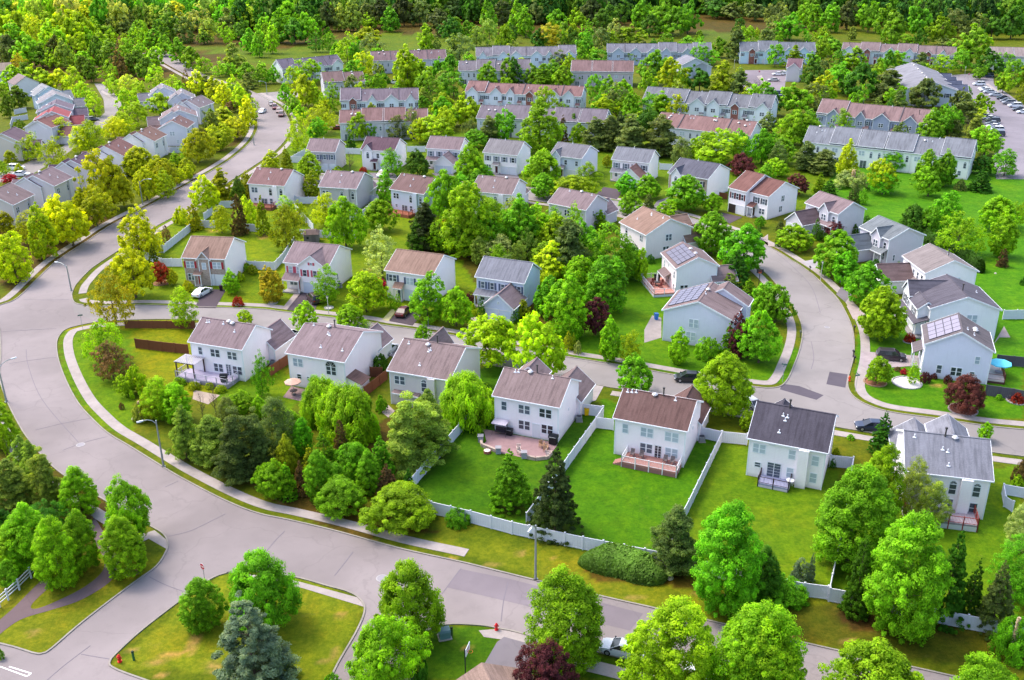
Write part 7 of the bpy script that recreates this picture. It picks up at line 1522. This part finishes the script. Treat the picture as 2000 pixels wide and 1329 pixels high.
T('B3', [(95,380,900,560,'m','g'),(20,680,1440,620,'s','b'),(1200,460,1010,530,'m','q'),(960,860,1440,560,'m','q'),(1240,1000,1345,150,'h','d'),(1540,20,130,190,'h','g'),(590,1290,1400,140,'h','g')])
T('B2', [(150,950,1230,290,'m','q'),(250,740,1040,170,'c','o'),(370,615,900,150,'m','g'),(350,940,1190,120,'s','r'),(490,865,1230,210,'m','g'),(540,700,1060,210,'s','g'),(430,820,1040,140,'s','o'),(660,630,900,110,'s','r'),(780,655,880,150,'s','q'),(750,815,1090,290,'m','g'),(960,755,1110,240,'s','g'),(1010,965,1210,170,'s','r'),(640,1080,1330,370,'m','g'),(1120,1155,1425,540,'m','q'),(1170,440,1010,400,'k','l'),(1340,410,900,310,'k','l'),(1590,280,640,430,'w','q'),(720,370,730,430,'w','q'),(520,330,640,320,'w','q'),(470,290,600,190,'l','g'),(170,460,900,290,'l','k'),(30,540,1000,200,'k','k'),(40,450,620,140,'m','q'),(50,100,440,140,'l','g'),(950,120,260,130,'h','d'),(870,860,1180,190,'m','g'),(860,560,760,180,'h','q'),(620,950,1200,170,'m','g'),(250,950,1230,130,'s','g'),(960,440,560,90,'h','g'),(1170,1000,1200,120,'s','d'),(270,560,760,200,'w','q'),(1880,1080,1100,60,'h','g')])
T('B1', [(60,205,500,110,'s','o'),(240,290,620,230,'l','o'),(240,215,400,110,'l','q'),(340,250,420,120,'l','y'),(425,20,215,110,'m','o'),(540,200,450,190,'l','y'),(690,235,600,260,'m','q'),(950,245,470,210,'m','q'),(1000,30,250,120,'p','g'),(970,450,840,250,'l','v'),(1300,280,600,240,'k','e'),(1440,30,400,260,'m','q'),(1385,405,630,130,'l','q'),(1620,140,670,330,'m','q'),(1560,40,300,160,'m','g'),(1800,230,380,150,'l','q'),(1740,300,660,200,'m','g'),(1850,340,650,240,'m','g'),(1890,520,730,260,'l','v'),(840,795,1090,290,'m','y'),(1310,785,1160,260,'m','g'),(1530,905,1200,230,'m','q'),(960,835,970,100,'m','x'),(1030,935,1060,60,'t','q'),(1085,935,1085,62,'t','q'),(1720,970,1175,66,'t','d'),(540,740,1020,190,'l','g'),(128,735,1010,180,'m','z'),(390,1000,1250,180,'m','q'),(730,1040,1215,210,'m','q'),(830,1150,1235,90,'l','q'),(1270,1195,1330,120,'m','q'),(1640,945,1030,90,'h','u'),(1660,1075,1120,55,'h','y'),(1650,1025,1065,45,'h','y'),(1690,20,150,150,'p','g'),(1790,1130,1500,420,'m','y'),(1460,380,620,90,'l','z'),(1480,420,640,130,'m','g'),(1230,400,620,130,'k','d'),(1750,440,680,150,'l','l'),(1610,400,670,200,'m','g'),(1250,600,640,60,'h','d')])
T('C1', [(240,40,225,160,'p','g'),(450,60,225,310,'m','y'),(870,38,195,150,'p','g'),(1035,45,220,160,'p','g'),(905,175,345,150,'p','g'),(1040,185,295,80,'s','k'),(1180,250,365,140,'m','q'),(1320,60,315,240,'p','g'),(1520,190,335,150,'m','q'),(1520,340,645,250,'p','g'),(1750,440,780,290,'p','g'),(1700,620,910,250,'s','d'),(1660,800,960,150,'s','l'),(1800,840,1000,120,'s','q'),(1910,870,1130,190,'m','g'),(1480,160,225,65,'h','u'),(1895,365,450,70,'m','g'),(1878,430,535,46,'t','d'),
 (60,215,650,230,'m','g'),(190,290,620,220,'m','q'),(330,300,520,150,'l','g'),(420,420,870,270,'k','k'),(560,405,770,230,'m','g'),(250,570,810,210,'m','q'),(40,560,760,160,'l','l'),(330,560,760,150,'l','k'),(760,445,880,270,'l','g'),(880,560,840,180,'m','g'),(720,665,1090,310,'m','g'),(510,690,980,230,'m','q'),(420,775,1290,310,'m','q'),(640,985,1270,230,'m','u'),(745,1120,1470,150,'m','q'),(900,1235,1470,200,'l','o'),(90,1005,1130,120,'h','o'),(25,1060,1175,70,'t','d'),(230,925,1010,60,'h','r'),(925,575,700,90,'h','d'),(1055,655,720,65,'h','d'),(680,325,470,90,'k','q'),(1265,1215,1490,150,'m','q'),(430,1240,1385,75,'t','o'),(470,1250,1390,40,'t','o'),(690,1240,1420,50,'t','o'),(640,500,700,150,'l','g'),(130,390,640,150,'m','g'),(240,1110,1620,400,'m','y'),(480,260,520,120,'l','q'),(120,470,700,170,'l','l'),(980,620,860,90,'m','q')])
T('C2', [(930,120,425,260,'p','g'),(1600,120,590,400,'p','q'),(1790,555,700,110,'m','q'),(1490,-10,145,200,'h','g'),(1645,-110,130,130,'s','g'),(1740,-190,150,180,'m','u'),(1880,-180,190,320,'m','g'),(-8,860,1290,290,'s','g'),(330,850,1470,350,'s','e'),(500,20,120,60,'h','v')])
T('C3', [(1615,-20,790,500,'m','g'),(1235,10,480,320,'k','k'),(430,490,1190,570,'m','q'),(1190,700,1450,620,'m','q'),(1790,760,1500,640,'m','q'),(260,1055,1500,420,'m','u'),(1900,300,700,250,'m','d'),(1980,560,690,400,'h','g'),(1800,900,1560,300,'m','g')])
T('D1', [(50,890,1170,260,'m','g'),(195,430,610,240,'p','q'),(75,480,595,50,'t','d'),(362,380,545,70,'t','d'),(500,395,520,160,'m','u'),(90,385,470,70,'s','k'),(505,490,810,270,'p','g'),(590,650,880,170,'p','g'),(740,715,1020,300,'p','g'),(845,895,1300,330,'p','q'),(220,40,200,150,'m','u'),(390,30,180,90,'s','q'),(465,80,200,110,'s','d'),(870,20,195,200,'l','g'),(640,10,140,260,'h','v'),(655,110,260,90,'s','k'),(725,150,275,60,'l','g'),(1220,0,210,180,'m','g'),(1320,-90,130,160,'m','g'),(1465,75,160,90,'s','k'),(1620,20,170,160,'s','d'),(1345,190,480,190,'m','g'),(1100,285,500,160,'m','d'),(1200,300,520,150,'m','g'),(1440,355,650,350,'l','q'),(1740,225,460,220,'m','q'),(1870,265,440,120,'l','q'),(1765,335,670,170,'m','q'),(1785,610,745,80,'s','r'),(1950,820,885,60,'h','d'),(750,350,415,60,'t','d'),(660,420,505,55,'s','d'),(955,670,720,45,'t','q'),(985,670,720,40,'t','q'),(1078,1255,1320,80,'h','x'),(1950,250,380,80,'l','q'),(410,470,545,90,'h','d'),(820,690,745,60,'h','d'),(1140,400,530,90,'p','d')])
T('D2', [(825,150,345,180,'m','q'),(1500,295,560,280,'m','u'),(1195,258,335,85,'h','u'),(1262,270,312,50,'h','u'),(1366,282,345,65,'h','u'),(1095,180,350,90,'l','q'),(860,575,870,180,'s','d'),(1645,645,790,120,'m','q'),(490,920,985,56,'h','d'),(520,840,890,55,'h','o'),(600,980,1700,560,'m','g'),(830,820,1400,300,'m','q'),(1070,920,1380,260,'l','l'),(1240,1100,1450,220,'l','l'),(1900,425,495,90,'h','x'),(1910,935,1100,110,'h','r'),(1905,1050,1130,90,'h','q'),(1760,430,470,50,'h','g'),(630,740,775,60,'h','q'),(990,225,250,60,'h','r'),(1040,235,275,60,'h','x')])
T('D3', [(1000,60,960,560,'m','g'),(660,200,820,200,'s','d'),(1340,195,870,280,'s','d'),(1520,415,850,180,'s','d'),(1700,430,940,250,'s','k'),(1880,225,720,380,'l','g'),(1900,-10,330,260,'l','v'),(1850,860,1130,300,'h','g'),(250,400,590,110,'l','b'),(320,365,570,60,'s','b'),(210,415,560,90,'s','b'),(110,555,700,380,'h','g'),(-40,860,1530,560,'m','q'),(800,1040,1620,760,'m','q'),(1600,1195,1650,640,'m','q')])
# ------------------------------------------------------------------ the long clipped hedges
def hedge(L, w, h, label, tint, n=None, white=False):
    P = G(L); c = P[0]; rng = np.random.default_rng(len(label)); X = np.array(P); seg = np.linalg.norm(np.diff(X, axis=0), axis=1); S = np.concatenate([[0], np.cumsum(seg)]); tot = S[-1]
    m = n or int(tot * w * 260); t = rng.uniform(0, tot, m); cx = np.interp(t, S, X[:, 0]); cy = np.interp(t, S, X[:, 1]); a = rng.uniform(-.15, np.pi + .15, m)
    tx = np.interp(t + .1, S, X[:, 0]) - np.interp(t - .1, S, X[:, 0]); ty = np.interp(t + .1, S, X[:, 1]) - np.interp(t - .1, S, X[:, 1]); l = np.hypot(tx, ty) + 1e-6; nx, ny = -ty / l, tx / l
    end = np.clip(np.minimum(t, tot - t) / (w * .7), 0, 1) ** .5; bumpy = 1 + .05 * np.sin(t * 1.1) * np.cos(a * 2 + t * .5); q = rng.uniform(.9, 1.02, m) * bumpy * end
    off = np.cos(a) * w / 2 * q; z = np.maximum(np.sin(a), 0) ** .8 * h * q + rng.uniform(0, .1, m)
    Pn = np.stack([cx + nx * off - c[0], cy + ny * off - c[1], z], 1); nr = np.stack([nx * np.cos(a), ny * np.cos(a), np.sin(a) * .9 + .2], 1) + rng.normal(size=(m, 3)) * .35; nr /= np.linalg.norm(nr, axis=1)[:, None]
    u = rng.normal(size=(m, 3)); u -= nr * (u * nr).sum(1)[:, None]; u /= np.linalg.norm(u, axis=1)[:, None]; v = np.cross(nr, u); s = (.13 * rng.uniform(.6, 1.3, m))[:, None]
    V = np.stack([Pn - u * s * 1.3, Pn + v * s, Pn + u * s * 1.3, Pn - v * s], 1).reshape(-1, 3); V[:, 2] = np.maximum(V[:, 2], .02)
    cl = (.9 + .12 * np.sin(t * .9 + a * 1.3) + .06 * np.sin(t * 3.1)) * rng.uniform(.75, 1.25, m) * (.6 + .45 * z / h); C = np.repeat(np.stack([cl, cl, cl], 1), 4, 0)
    o = place(quads_mesh('hedge', V, C, m_leaf()), 'hedge'); o.location = (c[0], c[1], 0); o.color = (*s2l(tint), 1); tag(o, label, 'hedge'); return o
hedge([('C3', 510, 440), ('C3', 620, 440), ('C3', 820, 455), ('C3', 960, 505), ('C3', 1080, 545), ('C3', 1170, 520)], 4.4, 2.3, 'long low rounded hedge along the white fence above the bottom road', (116, 172, 66))
hedge([('D1', 1180, 520), ('D1', 1250, 590), ('D1', 1400, 660), ('D1', 1560, 740), ('D1', 1630, 800)], 2.2, 2.6, 'dark curving hedge behind the taupe-roofed house at the edge of the park lawn', (62, 124, 34))
# white blossom on three shrubs
def blossom(x, y, w, h, n, label):
    rng = np.random.default_rng(n); t = rng.uniform(0, 6.283, n); p = rng.uniform(.1, 1, n); r = np.sqrt(1 - (p * .9) ** 2)
    P = np.stack([np.cos(t) * r * w / 2, np.sin(t) * r * w / 2, p * h], 1) * 1.03; nr = P / np.linalg.norm(P, axis=1)[:, None] + rng.normal(size=(n, 3)) * .3; nr /= np.linalg.norm(nr, axis=1)[:, None]; u = np.cross(nr, [0, 0, 1.0]); u /= np.linalg.norm(u, axis=1)[:, None]; v = np.cross(nr, u); s = rng.uniform(.1, .2, n)[:, None]
    return np.stack([P - u * s, P + v * s, P + u * s, P - v * s], 1).reshape(-1, 3)
for t in TREES:
    if t['kind'] == 'h' and (abs(t['x'] - at('D1', 640, 140)[0]) < .3 or abs(t['x'] - at('D3', 1850, 1130)[0]) < .3 or abs(t['x'] - at('A2', 1080, 630)[0]) < .3):
        w = t['w'] * depth(t['x'], t['y']) / F_PX; V = blossom(0, 0, w, t['h'], 520, 'w'); b = place(quads_mesh('blossom', V, np.full((len(V), 3), .9), m_leaf()), 'blossom', t['o'])
        b.color = (.85, .88, .8, 1); s = t['o'].scale; b.scale = (1 / s[0], 1 / s[1], 1 / s[2]); t['word'] = 'white-flowering'

# ------------------------------------------------------------------ the wood beyond: one mass nobody could count
def forest():
    rng = np.random.default_rng(12); base = {}
    for k in 'mlkc':
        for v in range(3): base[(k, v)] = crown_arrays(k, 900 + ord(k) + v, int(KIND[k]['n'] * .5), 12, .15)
    edge = [(-200, 75), (0, 58), (180, 66), (300, 60), (420, 62), (560, 60), (700, 46), (860, 44), (1000, 50), (1200, 44), (1360, 28), (1520, 36), (1640, 46), (1760, 62), (1900, 66), (2200, 74)]
    ex = [e[0] for e in edge]; ey = [e[1] for e in edge]
    Vs = []; Cs = []; n = 0; y = 430.0
    pal = [(52, 104, 22), (78, 140, 22), (104, 160, 26), (40, 80, 26), (88, 120, 50), (110, 142, 70), (60, 112, 36), (124, 166, 40)]
    while y < 1060:
        x = -y * .62
        while x < y * .62:
            X = x + rng.uniform(-4, 4); Y = y + rng.uniform(-3.5, 3.5); p = project(X, Y, 0)
            if -160 < p[0] < 2160 and p[1] < np.interp(p[0], ex, ey):
                k = 'mlmkcmll'[rng.integers(8)]; V, C = base[(k, int(rng.integers(3)))]; w = rng.uniform(8, 13) / 2; h = rng.uniform(14, 22) / KIND[k]['H']
                a = rng.uniform(0, 6.28); ca, sa = math.cos(a), math.sin(a); W = np.stack([(V[:, 0] * ca - V[:, 1] * sa) * w + X, (V[:, 0] * sa + V[:, 1] * ca) * w + Y, V[:, 2] * h], 1)
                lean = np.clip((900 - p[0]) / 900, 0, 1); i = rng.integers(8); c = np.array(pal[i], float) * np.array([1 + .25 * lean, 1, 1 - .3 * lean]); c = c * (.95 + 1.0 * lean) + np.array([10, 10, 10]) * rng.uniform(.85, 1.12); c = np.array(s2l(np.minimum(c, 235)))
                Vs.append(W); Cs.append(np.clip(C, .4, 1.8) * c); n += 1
            x += 7.5
        y += 7.5 if y < 700 else 9
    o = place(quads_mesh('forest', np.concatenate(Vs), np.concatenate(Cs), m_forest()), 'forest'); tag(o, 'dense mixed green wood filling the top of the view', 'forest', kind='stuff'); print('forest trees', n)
    # trunks standing in the dark front edge
    return o
forest()

def fillers():
    rng = random.Random(77); zones = [([(600, 130), (1480, 100), (1900, 130), (1920, 300), (1560, 340), (1300, 290), (640, 260)], 85, 9), ([(230, 330), (480, 180), (510, 260), (330, 390)], 10, 7), ([(880, 470), (1000, 430), (1180, 520), (1060, 640)], 12, 8), ([(1000, 60), (1900, 60), (1900, 110), (620, 120)], 26, 9), ([(0, 60), (300, 80), (250, 150), (0, 150)], 16, 12)]
    rects = [(v[0], v[1], rad(v[2]), v[3] / 2 + 3.2, v[4] / 2 + 4.5) for v in HS.values()]; lots = [poly_px([('Z4', 900, 150), ('Z4', 1700, 130), ('Z4', 2300, 700), ('Z4', 2300, 1500), ('Z4', 1560, 1400), ('Z4', 1100, 400)]), poly_px([('Z5', 430, 360), ('Z5', 1020, 360), ('Z5', 1000, 770), ('Z5', 450, 770)])]
    for poly, n, hh in zones:
        xs = [p[0] for p in poly]; ys = [p[1] for p in poly]; k = 0; tries = 0
        while k < n and tries < 4000:
            tries += 1; qx, qy = rng.uniform(min(xs), max(xs)), rng.uniform(min(ys), max(ys)); A, B = np.array([qx]), np.array([qy])
            if not inside(A, B, poly)[0] or any(inside(A, B, l)[0] for l in lots): continue
            X, Y = ground(qx, qy)
            if any(abs((X - a) * math.cos(r) + (Y - b) * math.sin(r)) < hw and abs(-(X - a) * math.sin(r) + (Y - b) * math.cos(r)) < hd for a, b, r, hw, hd in rects): continue
            if any(math.hypot(X - t['x'], Y - t['y']) < 3.6 for t in TREES): continue
            h = hh * rng.uniform(.6, 1.15); w = h * rng.uniform(.6, .85); s = F_PX / depth(X, Y)
            tree(qx, qy, project(X, Y, h)[1], w * s, rng.choice('mmllkpm'), rng.choice('ggqqkdly')); k += 1
fillers()
build_ground()

# ------------------------------------------------------------------ labels that single each tree out
LAND += [(*at('A2', 1250, 985), 'lamp on the big curve'), (*at('A3', 1000, 500), 'lower left road corner'), (*at('A3', 150, 700), 'three-rail fence'), (*at('B3', 962, 551), 'white-ringed manhole'), (*at('A1', 545, 930), 'junction lamp'),
         (*at('D2', 535, 320), 'dark road patch'), (*at('C3', 800, 460), 'long clipped hedge'), (*at('D3', 455, 715), 'fence gap at lower right'), (*at('D1', 1400, 660), 'curving park hedge'), (*at('B1', 428, 555), 'garden shed'),
         (*at('A1', 1090, 275), 'roadside lamp on the left'), (*at('A0', 1300, 440), 'lamp in the tree row'), (*at('A0', 740, 625), 'lamp on the far-left street'), (*at('B0', 85, 722), 'bend lamp'), (*at('C0', 1695, 525), 'lane-head lamp'),
         (*at('D0', 1498, 590), 'car park lamp'), (*at('A0', 430, 130), 'grey roof in the upper-left wood'), (*at('A0', 640, 60), 'brown roof in the upper-left wood'), (*at('B3', 1800, 1100), 'bottom driveway'), (*at('B2', 700, 1000), 'dark pine thicket'),
         (*at('C1', 400, 700), 'middle thicket'), (*at('B0', 1150, 320), 'upper middle meadow'), (*at('C0', 1700, 260), 'upper right meadow'), (*at('B0', 250, 380), 'upper left meadow'), (*at('A2', 60, 1000), 'left verge thicket'), (*at('C3', 1500, 1290), 'white car at the bottom edge')]
SHORTK = dict(m='round tree', p='egg-shaped tree', l='airy tree', k='pine', s='spruce', t='columnar evergreen', c='upright tree', w='drooping tree', h='bush', b='bare tree')
groups = {}
for t in TREES:
    if t['kind'] == 'h' and t['word'] == 'purple-leaved': t['word'] = 'dark purple'
    size = 'small' if t['h'] < (4 if t['kind'] != 'h' else 1.6) else ('tall' if t['h'] > 11 else 'mid-sized')
    best = min(LAND, key=lambda l: math.hypot(l[0] - t['x'], (l[1] - t['y'])))
    dx, dy = t['x'] - best[0], t['y'] - best[1]
    d = ('right of' if dx > 0 else 'left of') if abs(dx) > abs(dy) * .8 else ('behind' if dy > 0 else 'in front of')
    key = (size, t['word'], SHORTK[t['kind']], d, best[2]); groups.setdefault(key, []).append((math.hypot(dx, dy), t))
for key, L in groups.items():
    L.sort(key=lambda q: q[0])
    for i, (_, t) in enumerate(L):
        size, word, kn, d, lm = key
        nr = '' if len(L) == 1 else (('nearest' if i == 0 else ORD[i] + 'nearest') + ' ')
        lab = f"{size} {word} {kn}, {nr}{d} the {lm}"
        w = lab.split()
        if len(w) > 16: lab = f"{word} {kn}, {nr}{d} the {lm}"
        grp = {'m': 'round-crowned trees', 'p': 'egg-shaped street trees', 'l': 'loose airy trees', 'k': 'pines', 's': 'spruces', 't': 'columnar evergreens', 'c': 'upright trees', 'w': 'drooping trees', 'h': 'garden bushes', 'b': 'bare trees'}[t['kind']]
        tag(t['o'], lab, KCAT[t['kind']], grp)
print('trees', len(TREES))

# ------------------------------------------------------------------ light
SUN_EL, SUN_AZ = rad(56), rad(-58)      # azimuth from +y toward +x
w = bpy.data.worlds.new('World'); sc.world = w; w.use_nodes = True; nt = w.node_tree; nt.nodes.clear()
sky = nt.nodes.new('ShaderNodeTexSky'); sky.sky_type = 'NISHITA'; sky.sun_disc = False; sky.sun_elevation = SUN_EL; sky.sun_rotation = SUN_AZ; sky.air_density = 1.0; sky.dust_density = 4.0; sky.ozone_density = 1.0
bg = nt.nodes.new('ShaderNodeBackground'); bg.inputs[1].default_value = .44; ow = nt.nodes.new('ShaderNodeOutputWorld'); nt.links.new(sky.outputs[0], bg.inputs[0]); nt.links.new(bg.outputs[0], ow.inputs[0])
sd = bpy.data.lights.new('sun', 'SUN'); sd.energy = 1.9; sd.angle = rad(10); sd.color = (1, .95, .87); so = bpy.data.objects.new('sun', sd); COL.objects.link(so)
S = Vector((math.sin(SUN_AZ) * math.cos(SUN_EL), math.cos(SUN_AZ) * math.cos(SUN_EL), math.sin(SUN_EL))); so.rotation_euler = S.to_track_quat('Z', 'Y').to_euler(); so.location = S * 300
sc.view_settings.view_transform = 'Standard'; sc.view_settings.look = 'None'; sc.view_settings.exposure = 0; sc.view_settings.gamma = 1
sc.cycles.max_bounces = 6; sc.cycles.diffuse_bounces = 3; sc.cycles.transmission_bounces = 3; sc.cycles.use_denoising = True
